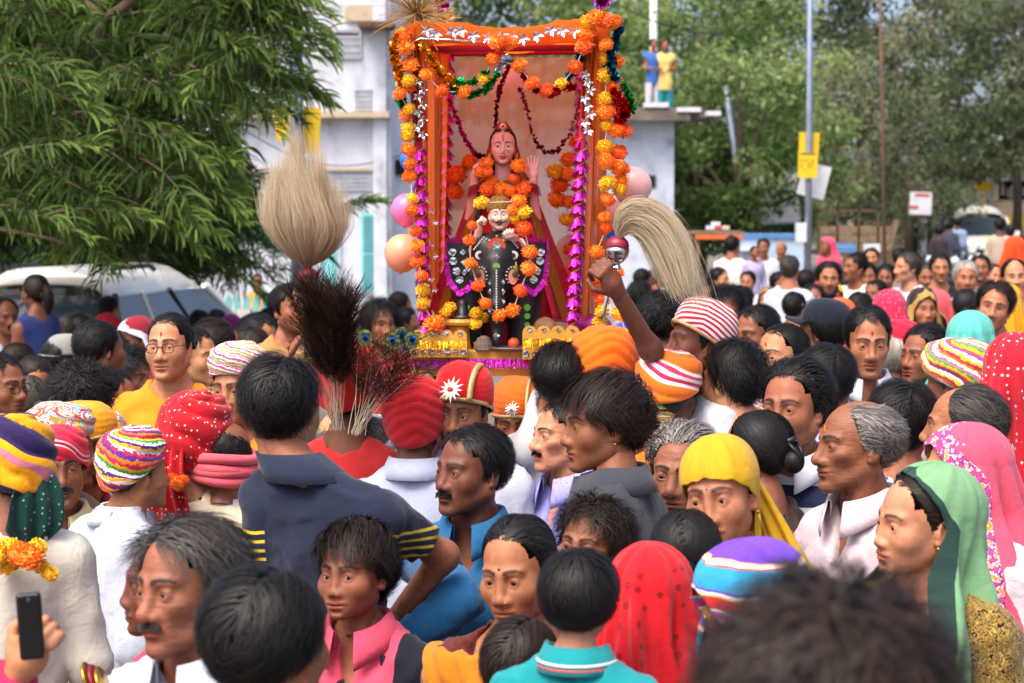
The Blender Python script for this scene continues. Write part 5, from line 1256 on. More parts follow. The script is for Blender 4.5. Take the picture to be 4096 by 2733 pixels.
# ---------------------------------------------------------------- nearest row
P('blurred back of a black-haired head beside the green-veiled woman', 3300, 2905, 1120, 178, hair_='messy', hcol='brown', shirt='#3a3a40', depth=1.67, key='near_head')
P('black-haired head seen from behind, between the moustached man and the boy', 1085, 2585, 600, 150, hair_='combed', skin='brown', shirt='#3b2f36', key='dark_head')
P('grey-haired man with a moustache and white collared shirt, looking sideways', 750, 2355, 515, -38, face='thin', skin='brown', hair_='oldlong', hcol='salt', must='full', old=True, neck='vee', collar=True, shirt=S_WHITE, pitch=4, gaze=-10, size=.97)
P('person in pink half hidden behind the moustached man', 690, 2335, 450, -72, face='woman', skin='deep', hair_='messy', hcol='salt', shirt='#b83a5c', fem=.8, size=.95)
P('boy in a coral and navy jacket with tousled hair', 1418, 2300, 385, -26, face='child', skin='brown', hair_='sidefall', hcol='brown', smat=S_BOY, collar='#d8506a', neck='vee', size=.92, gaze=20, pitch=-4, roll=-4)
P('woman with a red bindi and nose stud in a maroon blouse', 2070, 2290, 425, -26, face='matron', skin='mid', hair_='bun', fem=1.0, smat=S_MAR, shirt='#5a1f16', neck='wide', sleeve=.75, lower='skirt', lcol='#c87a1a', size=.95, pitch=8, key='bindi_woman')
P('toddler in a teal polo shirt seen from behind', 2320, 2405, 385, 163, face='child', skin='light', hair_='bowl', shirt='#12858a', sleeve=.7, neck='crew', collar='#12858a', size=.72, feet=False, pose='fwd', hands=('open', 'open'), hem=-.75, key='toddler')
P('small dark-haired child below the bindi woman', 2110, 2690, 400, 140, face='child', skin='brown', hair_='combed', hcol='brown', shirt='#7a2f3a', size=.80)
P('child with wild brown hair in front of the charcoal-shirted youth', 2365, 2185, 350, -30, face='child', skin='brown', hair_='messy', hcol='brown', shirt='#2c3a6a', size=.86)
P('woman under a bright red spotted veil seen from behind', 2600, 2405, 430, 172, depth=3.75, face='woman', skin='mid', hat=('veil:backfall', V_REDDOT, None, dict(seed=3)), hair_='flat', shirt='#c81f2c', fem=1.0, lower='skirt', lcol='#b81424', size=.95)
P('black-haired woman with gold earring between the red and the striped veil', 2745, 2240, 400, 172, depth=3.95, face='woman', skin='brown', hair_='bun', shirt='#6a2030', fem=1.0, size=.95, lower='skirt', lcol='#8a2a5a')
P('woman with a gold nose ring under a purple, blue and red banded veil', 3005, 2400, 430, -78, depth=3.62, face='woman', skin='brown', hat=('veil:low', V_STR, None, dict(seed=5)), hair_='flat', shirt='#b82a6a', fem=1.0, lower='skirt', lcol='#8a2a8a', size=.95, key='band_woman')
P('young woman in a yellow headscarf with gold drop earring, staring sideways', 2885, 1985, 440, -24, face='woman', skin='mid', hat=('veil:tied', SHEER, '#d8a81c', dict(seed=2)), hair_='flat', shirt='#7a2430', fem=1.0, neck='wide', sleeve=.8, lower='skirt', lcol='#8a1f3a', size=.95, pitch=6, roll=-6, gaze=-14, key='yellow_woman')
P('woman in a green veil and black and gold blouse, in profile', 3680, 2095, 430, -72, face='woman', skin='light', hat=('veil:half', V_GREEN, None, dict(seed=7, rx=-20, t=(0, .012, 0))), hair_='flat', hcol='brown', smat=S_GOLD, fem=1.0, neck='wide', sleeve=.75, lower='skirt', lcol='#2a4a3a', size=.95, body=-40, key='green_woman')
P('man in a navy polo with yellow sleeve stripes, hand on his hip', 1125, 1640, 395, 172, skin='mid', hair_='thick', smat=S_TEE, sleeve=.62, neck='crew', collar='#20283c', pose='down', pose2='hip', sh=.90, fit=.014, key='tee_man', body=166, pitch=4, lean=-.125, arms=[None, (at(1775, 2225, 4.80), at(1580, 2480, 4.85))])
P('moustached man in a blue denim shirt reaching an arm down', 1885, 1890, 362, -48, face='square', skin='deep', hair_='short', must='full', shirt='#1f5f8c', smat=S_DRAB, neck='vee', collar=True, stubble=.35, body=-20, key='denim_man', gaze=-8,
  arms=[None, (at(1840, 2400, 4.85), at(1580, 2600, 4.75))])
P('youth with a swept fringe, earring and charcoal shirt, in profile', 2415, 1700, 385, -74, skin='brown', hair_='sidefall', hcol='brown', smat=S_DRAB, shirt='#3c3d44', neck='vee', collar=True, stubble=.35, body=-110, pitch=6, key='fringe_youth')
P('grey-haired man behind the yellow-scarfed woman', 2725, 1905, 360, -20, face='thin', skin='brown', old=True, hair_='swept', hcol='grey', shirt=S_WHITE, stubble=.2)
P('elderly grey man with bare forehead and pale pink shirt, in profile', 3425, 1790, 380, -74, face='thin', skin='brown', old=True, hair_='oldcrop', hcol='grey', shirt=S_PINKW, neck='vee', collar=True, stubble=.18, pitch=-3, longneck=.03)
P('woman with a hair bun and black claw clip', 3020, 1815, 335, -128, face='woman', skin='brown', hair_='bun', fem=1.0, shirt='#3f2a20', lower='skirt', lcol='#6a3a2a', size=.95, key='clip_woman')
P('black-haired man with a stern look above a navy and white striped shirt', 3170, 1640, 345, -34, face='square', skin='brown', hair_='swept', smat=S_NAVYW, neck='crew', collar='#d8d8e0', stubble=.4, must='thin')
P('balding grey man in a purple and white striped polo', 3850, 1715, 335, -108, face='round', skin='mid', old=True, hair_='receding', hcol='salt', smat=S_PURW, neck='crew', collar='#c8ccd8')
P('woman under a pink veil with a bright floral hem', 3850, 1905, 380, -82, face='woman', skin='light', hat=('veil:drape', V_PINKB, None, dict(seed=9)), hair_='flat', shirt='#d8d0d4', fem=1.0, lower='skirt', lcol='#8a2a5a', size=.96)
# ---------------------------------------------------------------- left, turbans
P('person in a purple and yellow headscarf with a marigold garland on cream cloth', 45, 1890, 345, -150, skin='brown', hair_='short', hat=('turban:loose', T_PURY, None, dict(seed=4, s=1.04, rx=6)), shirt='#c8c2b4', key='garland_man', body=-165, depth=4.7)
P('moustached man in a red turban with white print', 235, 1880, 325, 18, skin='deep', hat=('turban:pagri', T_REDP, None, dict(seed=2, t=(0, 0, -.01))), hair_='crop', must='full', shirt='#cabf92', neck='vee', collar=True, gaze=15)
P('dark man in profile under a yellow many-coloured print turban', 245, 1800, 310, 82, face='thin', skin='deep', old=True, hat=('turban:fat', T_PRINT, None, dict(seed=1)), shirt='#8a7f6a', hair_='crop', hcol='salt')
P('man in a yellow turban with silver emblem, red and white shirt', 352, 1800, 300, 80, face='thin', skin='deep', hat=('turban:cap', COTTON, '#e89a1c', dict(s=1.06)), hair_='crop', hcol='grey', smat=cloth('red_white_panels', stripes([(0, '#b02030'), (.5, '#d8d8e0')], 5, 1), **U), neck='vee', key='yellow_emblem')
P('man in a purple, green and gold striped turban and white kurta', 548, 1895, 300, 128, lean=.10, depth=5.45, face='round', skin='mid', old=True, hat=('turban:fat', T_CARN, None, dict(seed=3, rx=-10)), hair_='crop', hcol='salt', shirt=S_WHITE, neck='crew', collar=True, hem=-1.15, fit=.03, belly=.4)
P('man in a large red tie-dyed turban with a hanging tail', 790, 1770, 325, 165, skin='mid', hair_='crop', hcol='grey', hat=('turban:loose', T_BAND, None, dict(seed=6, s=1.0, rx=-8)), shirt='#cfc2a8', key='tie_dye_man')
P('balding man with a pink scarf wound round his head, striped collar', 905, 1850, 325, 178, face='round', skin='brown', hair_='fringe', hat=('band:a', COTTON, '#d85a66', dict(seed=8, s=1.12, rx=-8, t=(0, 0, -.035))), smat=S_NAVYT, neck='crew', collar='#d8dae2', pitch=22)
P('man in a rainbow striped turban looking past the navy polo', 952, 1560, 285, -20, skin='mid', hat=('turban:wrap', T_RAIN, None, dict(seed=1, t=(0, 0, .012))), hair_='crop', shirt='#e08a2a', must='thin', key='rainbow_man')
P('bald grey-fringed head behind the navy polo', 1372, 1775, 260, 155, skin='light', old=True, hair_='fringe', hcol='grey', shirt=S_WHITE)
P('head wound in a white cloth with blue print', 1490, 1820, 285, 165, skin='mid', hair_='short', hcol='grey', hat=('band:a', T_BLUEP, None, dict(seed=2, s=1.16, rx=-14, t=(0, 0, .01))), shirt=S_WHITE)
P('man in a plain red turban and white shirt seen from behind', 1660, 1700, 300, 176, skin='deep', hat=('turban:pagri', COTTON, '#c2202a', dict(seed=0, s=1.08, rx=-10)), hair_='crop', shirt='#bec6da', neck='crew', collar=True, key='red_turban_back')
P('man in a red turban with a white sun emblem and gold band', 1850, 1655, 300, -16, face='square', skin='brown', hat=('turban:cap', COTTON, '#c4171f', dict(s=1.08, rx=-4)), hair_='crop', must='full', shirt=S_WHITE, stubble=.3, neck='vee', collar=True, gaze=-18, key='sun_man')
P('man in an orange turban with a silver sun, under the shrine', 2068, 1690, 280, -8, face='square', skin='brown', hat=('turban:cap', COTTON, '#d8621a', dict(s=1.04)), hair_='crop', must='full', brd=.4, stubble=.5, shirt=S_WHITE, pitch=14, key='orange_sun_man')
P('black-haired man in a white shirt holding up the shrine with a raised arm', 2255, 1530, 290, 168, skin='mid', hair_='swept', shirt='#bdbcbe', sleeve=1.95, neck='crew', collar=True, key='lift_man', arms=[(at(2110, 1800, 6.35), at(2195, 1560, 6.5)), None])
P('moustached man in a lilac shirt, in profile', 2250, 1745, 300, -62, face='thin', skin='light', hair_='short', must='full', smat=S_LIL, shirt='#9c9cdc', neck='vee', collar=True, old=True)
P('bearded man in a green and red embroidered turban', 2590, 1715, 300, -52, face='square', skin='brown', hat=('turban:tall', T_EMB, None, dict(seed=2)), hair_='crop', brd=1.0, must='full', shirt='#2a44a8', pitch=12)
P('man in a bright orange turban seen from behind, beside the shrine', 2420, 1515, 290, 168, skin='deep', hat=('turban:pagri', COTTON, '#ea6a10', dict(seed=5, s=1.14)), hair_='crop', shirt=S_WHITE)
P('man in a turban with red and white stripes next to the orange one', 2500, 1535, 275, 150, skin='deep', hat=('turban:wrap', T_REDW, None, dict(seed=2)), hair_='crop', shirt='#c8c8d0', depth=6.9)
P('dark man in an orange and pink turban with a gold strip', 2680, 1590, 300, 155, skin='dark', hat=('turban:wrap', T_PINKW, None, dict(seed=4, s=1.04)), hair_='crop', hcol='salt', shirt='#e07a20', key='strip_man')
P('man in a red and white striped turban lifting a silver-handled whisk', 2785, 1385, 285, -72, face='square', skin='deep', hat=('turban:cap', T_REDW2, None, dict(s=1.10, rx=-10, seed=3)), hair_='crop', stubble=.4, must='thin', shirt=S_WHITE, sleeve=.55, pitch=-10, key='whisk_man', body=-75, depth=6.35,
  arms=[None, (at(2600, 1395, 6.15), at(2470, 1170, 6.05))], hands=('relax', 'grip'), handup=(None, (.12, 0, 1)))
P('black-haired man in white, between two striped turbans', 2925, 1530, 300, -138, skin='light', hair_='thick', shirt=S_WHITE)
P('person in a rainbow checked turban behind the yellow scarf', 2960, 1730, 285, 170, skin='brown', hat=('turban:fat', T_CHK, None, dict(seed=6)), hair_='crop', shirt='#b8b8c4')
P('man in a large red turban behind the peacock feathers', 1400, 1590, 290, 165, skin='deep', hat=('turban:tall', COTTON, '#c4261f', dict(seed=7, s=1.14, rx=-14)), hair_='crop', shirt='#b82a2a')
P('head in a dark floral cloth with orange edge at the shrine corner', 1755, 1500, 255, 172, skin='deep', hat=('turban:wrap', T_DARKF, None, dict(seed=9)), hair_='crop', shirt='#4a2030')
# ---------------------------------------------------------------- left, bare heads
P('man in glasses with a red tilak and yellow T-shirt', 678, 1392, 262, -10, face='round', skin='light', hair_='crop', shirt='#d88a1a', sleeve=.6, neck='crew', stubble=.22, gaze=14, pitch=-2, key='glasses_man', sh=1.05, squash=(.96, 1, 1.02))
P('girl with a ponytail in a sleeveless blue dress', 138, 1172, 138, -135, face='child', skin='deep', hair_='bun', hcol='brown', shirt='#1c2a5c', sleeve=0, size=.86, lower='skirt', lcol='#1c2a5c', key='pony_girl')
P('balding man with a moustache in white at the edge beside the girl', 25, 1272, 138, 35, face='thin', skin='deep', hair_='receding', must='full', shirt=S_WHITE, neck='vee', old=True)
P('short-haired man standing close by the parked car', 438, 1240, 112, 150, skin='light', hair_='crop', hcol='brown', shirt='#5a4a3a')
P('woman in a plain red veil near the parked car', 432, 1318, 118, 170, face='woman', hat=('veil:short', COTTON, '#c41c2a', dict(seed=1)), shirt='#a81c2c', fem=1.0, lower='skirt', lcol='#a81c2c', size=.95)
P('brown-haired person in front of the red veil', 325, 1335, 150, 165, face='woman', hair_='bun', hcol='brown', shirt='#4a3438', fem=.8, size=.96, lower='skirt')
P('woman in a maroon veil with a broad white hem', 545, 1365, 165, -55, face='woman', skin='brown', hat=('veil:half', V_WHTB, None, dict(seed=3)), hair_='flat', shirt='#7a1c2c', fem=1.0, lower='skirt', lcol='#6a1c2c', size=.95, pitch=14)
P('person in a grey flat cap', 250, 1450, 185, 125, skin='mid', hat=('cap:flat', COTTON, '#8f8c88', dict(s=1.03, rz=180)), hair_='crop', shirt='#8a8f98')
P('black-haired man turned away next to the grey cap', 405, 1400, 225, 130, skin='brown', hair_='short', shirt='#3a3f4a')
P('curly black head in front of the glasses man', 450, 1445, 180, 170, skin='brown', hair_='curly', shirt='#4a4a52')
P('dark-haired man with lowered eyes below the curly head', 512, 1500, 205, 70, skin='mid', hair_='messy', shirt='#6a6a72', pitch=12)
P('big curly dark mop of hair by the bearded young man', 335, 1625, 285, 165, skin='brown', hair_='curly', shirt='#3a3238', size=1.02)
P('bearded young man in profile under short black hair', 452, 1610, 250, 78, face='man', skin='brown', hair_='short', brd=.6, must='full', shirt='#b8bcc8', stubble=.8)
P('pale young man in profile behind the glasses man', 785, 1435, 232, 62, skin='light', hair_='short', must='thin', shirt='#8a5a5a')
P('man with swept brown hair turned to the shrine', 885, 1400, 215, 118, skin='mid', hair_='swept', hcol='brown', shirt='#6a5a4a')
P('small dark head before the car window, leftmost of two', 800, 1300, 112, 175, skin='brown', hair_='short', shirt='#3a3a48')
P('small dark head before the car window, beside a purple veil', 870, 1298, 108, 170, skin='brown', hair_='short', shirt='#5a2a48')
P('woman in a purple veil by the corner of the car', 928, 1318, 105, 165, face='woman', hat=('veil:short', COTTON, '#8a1a6a', dict(seed=2)), shirt='#7a1a5a', fem=1, size=.95, lower='skirt')
P('black-haired man looking down left of the whisk bearer', 1035, 1365, 205, 45, skin='mid', hair_='short', shirt='#8a8a92', pitch=10)
P('dark head just above the rainbow turban', 1010, 1425, 205, 160, skin='brown', hair_='combed', hcol='brown', shirt='#6a4a3a', depth=8.8)
P('dark low head under the whisk bearer\'s arm', 1085, 1310, 140, 150, skin='brown', hair_='short', shirt='#4a4a52')
P('woman in a white veil near the turquoise fence', 1063, 1280, 72, 0, face='woman', skin='mid', hat=('veil:drape', COTTON, '#d8d8e0', dict(seed=2)), hair_='flat', shirt='#c8c8d0', fem=1, size=.95, lower='skirt')
P('woman in yellow beside the turquoise fence', 1030, 1130, 62, 10, face='woman', skin='mid', hair_='bun', shirt='#c89018', fem=1, size=.95, lower='skirt', lcol='#c89018')
P('bearded man in tan holding up the tall pale whisk', 1165, 1240, 200, 38, face='man', skin='mid', hair_='short', brd=.5, must='thin', stubble=.7, shirt='#a8824e', sleeve=.6, key='tall_whisk_man', depth=8.2, arms=[(at(1120, 1480, 7.9), at(1215, 1290, 7.6)), None], hands=('grip', 'relax'), handup=((0, 0, 1), None))
P('curly-haired man behind the feathers looking to the shrine', 1520, 1300, 168, 30, skin='brown', hair_='messy', shirt='#b83a2a')
P('brown head nearest the white building', 1605, 1222, 105, 120, skin='brown', hair_='short', hcol='brown', shirt='#4a4a52')
P('dark-haired person at the shrine\'s corner post', 1632, 1290, 112, 90, skin='brown', hair_='short', shirt='#6a5a5a')
P('woman with dark parted hair by the left edge', 62, 1465, 170, -40, face='woman', skin='mid', hair_='bun', hcol='brown', shirt='#5a3a4a', fem=1, size=.95, pitch=18, lower='skirt')
P('woman bowing her brown head below the grey cap', 140, 1525, 190, 25, face='woman', skin='mid', hair_='bun', hcol='brown', shirt='#6a4a4a', fem=1, size=.95, pitch=26, lower='skirt')
P('woman with greying hair combed back', 108, 1615, 210, -140, face='matron', skin='mid', hair_='bun', hcol='salt', shirt='#4a5a7a', fem=1, size=.95, lower='skirt')
P('man with glasses and a red shirt cut off by the edge', 5, 1550, 260, 60, skin='brown', hair_='short', stubble=.6, shirt='#b8202a', key='edge_man')
# ---------------------------------------------------------------- right, middle rows
P('man with a red tilak and white collar, eyes lowered', 3470, 1372, 262, 0, face='square', skin='mid', hair_='short', must='thin', shirt=S_WHITE, neck='vee', collar=True, pitch=10, stubble=.25, key='tilak_man')
P('fair boy with cropped black hair and a tilak', 3125, 1435, 270, -48, face='round', skin='light', hair_='crop', shirt='#5a5a6a', size=1.0, key='fair_boy')
P('man in a navy trucker cap with long black hair', 3290, 1330, 235, -122, skin='brown', hat=('cap:peaked', COTTON, '#141a28', dict(s=1.05, rx=-8)), hair_='long', shirt='#2a2f3c', key='cap_man')
P('brown man with short hair left of the fair boy', 3022, 1345, 225, -48, skin='brown', hair_='short', shirt='#8a8a94')
P('man with tousled hair behind the red-and-white turban', 2905, 1260, 195, -8, skin='brown', hair_='messy', shirt='#7a7a84', stubble=.5)
P('dark round head behind the fair boy', 3275, 1400, 195, 170, skin='brown', hair_='combed', shirt='#3a3a42')
P('black head of hair in a pale blue shirt, seen from behind', 3312, 1530, 280, 172, skin='brown', hair_='combed', shirt='#a8b0dc')
P('black thick-haired man in pale blue behind the grey elder', 3608, 1700, 320, 172, skin='mid', hair_='thick', shirt='#a8b4d0')
P('young man with a tall black quiff', 3690, 1430, 235, -52, skin='brown', hair_='swept', shirt='#6a6a74', stubble=.2)
P('white-bearded elder in a red turban behind the tilak man', 3590, 1420, 230, 150, skin='brown', hat=('turban:wrap', COTTON, '#c8203c', dict(seed=3)), hair_='long', hcol='white', shirt='#d8d4cc')
P('man in a magenta and gold striped turban turned away', 3825, 1545, 290, -130, skin='brown', old=True, hat=('turban:fat', T_RAJ, None, dict(seed=4, s=1.06)), hair_='crop', hcol='salt', shirt='#8a7a6a')
P('woman under a pale aqua veil seen from behind', 3880, 1370, 225, 168, face='woman', hat=('veil:backfall', COTTON, '#58b4a8', dict(seed=4)), shirt='#4aa098', fem=1, size=.95, lower='skirt', lcol='#3a8a82')
P('tousled brown head right of the quiff', 3850, 1405, 150, 165, skin='brown', hair_='messy', hcol='brown', shirt='#5a5a62')
P('young man in a maroon T-shirt', 3975, 1235, 192, -16, face='square', skin='mid', hair_='thick', hcol='brown', shirt='#4a1420', sleeve=.6, must='thin', stubble=.4, roll=8, sh=1.06)
P('woman with a dark hair knot beside the maroon T-shirt', 3862, 1235, 150, 170, face='woman', hair_='bun', shirt='#4a4a5a', fem=1, size=.95, lower='skirt')
P('woman in a coral veil with thin gold hem', 3752, 1240, 140, -25, face='woman', skin='mid', hat=('veil:low', V_CORAL, None, dict(seed=6)), hair_='flat', shirt='#c8484e', fem=1, size=.95, lower='skirt', pitch=10)
P('woman in a dark veil with gold hem', 3692, 1240, 150, 10, face='woman', skin='mid', hat=('veil:drape', V_DARKG, None, dict(seed=8)), hair_='flat', shirt='#6a4a2a', fem=1, size=.95, lower='skirt')
P('woman whose magenta printed veil hides her face', 3560, 1250, 165, 10, face='woman', skin='mid', hat=('veil:shroud', V_MAG, None, dict(seed=10)), hair_='flat', shirt='#b8284c', fem=1, size=.95, lower='skirt', lcol='#b8284c')
P('woman in a mustard yellow veil', 3332, 1190, 108, 8, face='woman', skin='brown', hat=('veil:drape', COTTON, '#d0a028', dict(seed=3)), hair_='flat', shirt='#b8882a', fem=1, size=.95, lower='skirt')
P('woman in an orange veil behind the trucker cap', 3362, 1275, 150, 160, face='woman', hat=('veil:short', COTTON, '#d85a20', dict(seed=3)), shirt='#c84a1a', fem=1, size=.95, lower='skirt')
P('dark-haired woman in red below the magenta veil', 3550, 1300, 148, -60, face='woman', skin='brown', hair_='bun', shirt='#b01c30', fem=1, size=.95, pitch=15, lower='skirt')
P('head in a green and gold cloth', 3618, 1345, 148, 165, hat=('turban:fat', T_GRNG, None, dict(seed=5)), hair_='crop', shirt='#3a7a70')
P('woman under a red tie-dyed veil with a pale blue sleeve', 4062, 1500, 300, 160, face='woman', hat=('veil:backfall', T_BANDR, None, dict(seed=2)), shirt='#7ab0b8', fem=1, size=.95, lower='skirt', lcol='#a82038')
P('person in a grey pinstriped shirt by the edge', 4120, 1640, 300, 165, skin='deep', hair_='short', smat=S_GREYST, pose='hip')
# ---------------------------------------------------------------- right, far rows
P('smiling bearded young man behind the trucker cap', 3315, 1120, 124, -5, skin='mid', hair_='swept', brd=.6, must='thin', shirt='#5a5a62', stubble=.6)
P('black-haired man in white turned to the bearded young man', 3418, 1070, 112, -60, skin='brown', hair_='short', shirt='#dcd8c8')
P('boy in white with black hair behind the magenta veil', 3468, 1110, 105, -8, face='child', skin='brown', hair_='short', shirt=S_WHITE, size=.94)
P('dark-haired man peering over the magenta veil', 3542, 1115, 100, -15, skin='brown', hair_='combed', shirt='#8a8a94')
P('elderly man in white in profile near the trolley', 3628, 1072, 118, -70, face='thin', skin='light', hair_='short', hcol='salt', shirt=S_WHITE)
P('grey-haired man with a red tilak in white', 3707, 1115, 112, -5, face='round', skin='brown', hair_='combed', hcol='salt', shirt=S_WHITE, must='full', key='far_tilak')
P('young man in a black shirt with a thin beard', 3760, 1075, 115, -5, face='thin', skin='mid', hair_='short', shirt='#1a1a1e', stubble=.5)
P('white-haired man in a white shirt with a tilak', 3863, 1118, 128, -5, face='round', skin='mid', old=True, hair_='combed', hcol='white', shirt=S_WHITE, key='white_tilak')
P('black-haired man partly behind the white-haired man', 3920, 1075, 105, -10, skin='brown', hair_='short', shirt='#7a6a5a')
P('person with reddish dyed hair', 3978, 1105, 92, 10, face='woman', skin='light', hair_='bun', hcol='rust', shirt='#b89018', fem=.8, size=.95, lower='skirt')
P('balding smiling man at the right edge', 4058, 1112, 138, -5, face='round', skin='light', hair_='receding', shirt='#b8a898', key='bald_right')
P('woman in a yellow veil at the right edge', 4030, 1215, 140, 165, face='woman', hat=('veil:short', COTTON, '#d8960e', dict(seed=8)), shirt='#d8960e', fem=1, size=.95, lower='skirt')
P('person in an orange sari near the white jeep', 4062, 1000, 92, 120, face='woman', hat=('veil:backfall', COTTON, '#dc4a16', dict(seed=9)), shirt='#c83a4a', fem=1, size=.95, lower='skirt', lcol='#dc4a16')
P('grey-haired man in white seen from behind, near the pole', 3160, 1082, 110, 160, skin='mid', hair_='short', hcol='salt', shirt=S_WHITE)
P('boy with black hair looking sideways by the pole', 3122, 1140, 100, 25, face='child', skin='brown', hair_='short', shirt='#c87a3a', size=.92)
P('woman with an orange and green edged veil', 3070, 1205, 95, -20, face='woman', skin='mid', hat=('veil:half', bordered('veil_green_orange', '#3a6a5a', '#d8702a', .03), None, dict(seed=1)), hair_='flat', shirt='#c8c4b8', fem=1, size=.95, lower='skirt')
P('dark head of hair above the red-and-white turban', 2965, 1215, 130, 165, skin='brown', hair_='short', shirt='#6a6a74')
P('grinning man in pale blue beside the blowing whisk', 2878, 1120, 95, 55, skin='light', hair_='short', shirt='#b8c4dc', stubble=.2)
P('large black head of hair right behind the raised arm', 2640, 1290, 200, 170, skin='brown', hair_='curly', shirt='#4a4a52')
P('black head under the tips of the blowing whisk', 2720, 1245, 150, 150, skin='brown', hair_='messy', shirt='#3a3a44')
P('black-haired boy in white near the food cart', 2575, 1120, 85, 120, face='child', skin='brown', hair_='short', shirt=S_WHITE, size=.95)
P('black-haired youth in white behind the boy near the food cart', 2632, 1115, 82, 110, skin='brown', hair_='short', shirt='#c8cce0')
P('head in an orange turban below the food cart', 2598, 1225, 105, 165, skin='brown', hat=('turban:cap', COTTON, '#d85f28', dict(s=1.05)), shirt='#b8b8c0')
P('person with a blue headcloth behind the hanging garlands', 2510, 1385, 150, 165, hat=('turban:wrap', COTTON, '#2448a8', dict(seed=1)), shirt='#4a4a62', skin='brown')
for i, (x, y, h_, yw, sk, hr, sc) in enumerate(((2700, 1130, 92, 150, 'brown', 'short', '#8a8f9c'), (2760, 1165, 100, 170, 'deep', 'short', S_WHITE), (2820, 1180, 105, 20, 'brown', 'messy', '#b8bcc8'), (2990, 1130, 84, -20, 'mid', 'short', S_WHITE), (3225, 1130, 95, 165, 'brown', 'combed', '#c8c4bc'), (3250, 1195, 110, 15, 'brown', 'short', '#7a5a5a'), (3395, 1155, 105, 160, 'deep', 'short', S_WHITE), (3500, 1180, 115, -40, 'brown', 'short', '#a8a8b4'), (3660, 1165, 105, 20, 'mid', 'short', '#c8b8a8'), (3800, 1150, 105, 160, 'brown', 'bun', '#b84a5a'), (3180, 1235, 130, 150, 'brown', 'short', '#5a6a8a'), (3440, 1240, 135, 165, 'deep', 'short', S_WHITE), (2560, 1195, 110, 160, 'brown', 'curly', '#9a9aa4'), (3600, 1035, 82, 160, 'brown', 'short', '#8a7a6a'), (3485, 1035, 80, -10, 'mid', 'short', S_WHITE))):
    P(('dark-haired person in ' + ['slate grey below the house wall', 'white under the blowing whisk', 'pale blue-grey with tousled hair', 'white near the blue kiosk', 'off-white with combed hair by the pole', 'dusty mauve beside the mustard veil', 'white behind the mustard veil', 'lilac grey before the magenta veil', 'beige next to the elderly profile', 'rose with a hair knot', 'steel blue behind the trucker cap', 'white behind the tilak man', 'grey with curly hair by the orange headcloth', 'brown in front of the trolley', 'white close to the trolley planks'][i]), x, y, h_, yw, skin=sk, hair_=hr, shirt=sc, group='far rows of the crowd', key='far%d' % i)
# standing in the street beyond the crowd
P('man in a white kurta turned away by the food cart', 2930, 985, 78, 150, skin='brown', hair_='short', shirt='#d8d4c8', hem=-1.1)
P('man in a white shirt carrying an infant', 3054, 990, 66, -8, skin='brown', hair_='short', shirt='#d0ccd4', pose='fwd', lcol='#121216', key='father')
P('infant carried in the man\'s arms', 3018, 1010, 50, 20, face='child', skin='brown', hair_='crop', shirt='#a8a0c0', size=.62, feet=False, lower='trousers', lcol='#a84a5a', depth=22.6)
P('bald man in white with a navy bag strap', 3125, 1000, 62, -30, face='round', skin='brown', hair_='fringe', hcol='salt', shirt='#d0d0d4')
P('woman in a pink sari standing by the street pole', 3310, 985, 62, -60, face='woman', skin='brown', hat=('veil:backfall', COTTON, '#d84a66', dict(seed=2)), shirt='#d84a66', fem=1, size=.95, lower='skirt', lcol='#d84a66')
P('man in a beige shirt walking away beside the white jeep', 4000, 905, 60, 170, skin='dark', hair_='short', shirt='#a89884', lcol='#3a2a28')
P('person in red walking beside the beige shirt', 4042, 925, 56, 165, face='woman', skin='dark', hair_='bun', shirt='#a81c34', fem=.8, lower='skirt', lcol='#c85a7a', size=.95)
# ---------------------------------------------------------------- the carried shrine, its idols, garlands, balloons
D0, D1 = 6.75, 7.38                      # its front and back
def fp(x, y, d=D0): return at(x, y, d)
F_MAG = foil('magenta_foil', '#cc2cb0', .34); F_GOLD = foil('gold_foil', '#e0a020', .28); F_GRN = foil('green_foil', '#0f9a4c', .2); F_RED = foil('red_foil', '#c8202c', .2); F_TEAL = foil('teal_foil', '#0f6a86', .2); F_SIL = foil('silver_foil', '#d8dce4', .18); F_DPINK = foil('dull_pink_tinsel', '#8a2050', .4)
M_GOLDB = plain('gold_painted_board', '#d09a3c', .45, .15, .10, 14); M_MIRR = foil('mirror_glass', '#c8d4d8', .05); M_PINKP = plain('crimson_cloth_wrap', '#a8123f', .8); M_SILV = plain('polished_silver', '#c8c8cc', .15, 1.0, .05); M_BRASS = plain('brass', '#b8923c', .3, .9, .1)
M_ELE = plain('black_enamel', '#15161a', .42, 0, .2, 12); M_PEARL = plain('pearl_bead', '#d8d4cc', .3); M_WHITE = plain('white_enamel', '#d8d4cc', .4); M_ORAN = plain('orange_enamel', '#c8481c', .5); M_LEAF = plain('green_sepal', '#4a7a28', .6); M_THREAD = plain('cotton_thread', '#c8c0b0', .9); M_PINKS = plain('pink_skin_paint', '#c07a68', .5); M_GREENS = plain('lime_sticker', '#5aa83a', .5)
def sheer(name, trans, alpha, col=None):
    N = NT(name); o = N.objcol(); g = N.n('ShaderNodeTexCoord'); nz = N.noise(10, g, 4, 'Object'); v = N.ramp(nz, [(.3, (.95, .95, .95)), (.7, (1.04, 1.04, 1.04))]); c = N.mix(1.0, o, v, blend='MULTIPLY'); N.base(c).set(rough=.8, spec=.15)
    t = N.n('ShaderNodeBsdfTranslucent'); N.l(c, t, 0, 'Color'); m = N.n('ShaderNodeMixShader'); m.inputs[0].default_value = trans; N.l(N.p, m, 0, 1); N.l(t, m, 0, 2)
    tr = N.n('ShaderNodeBsdfTransparent'); m2 = N.n('ShaderNodeMixShader'); m2.inputs[0].default_value = alpha; N.l(tr, m2, 0, 1); N.l(m, m2, 0, 2); N.l(m2, N.out, 0, 'Surface'); return N.m
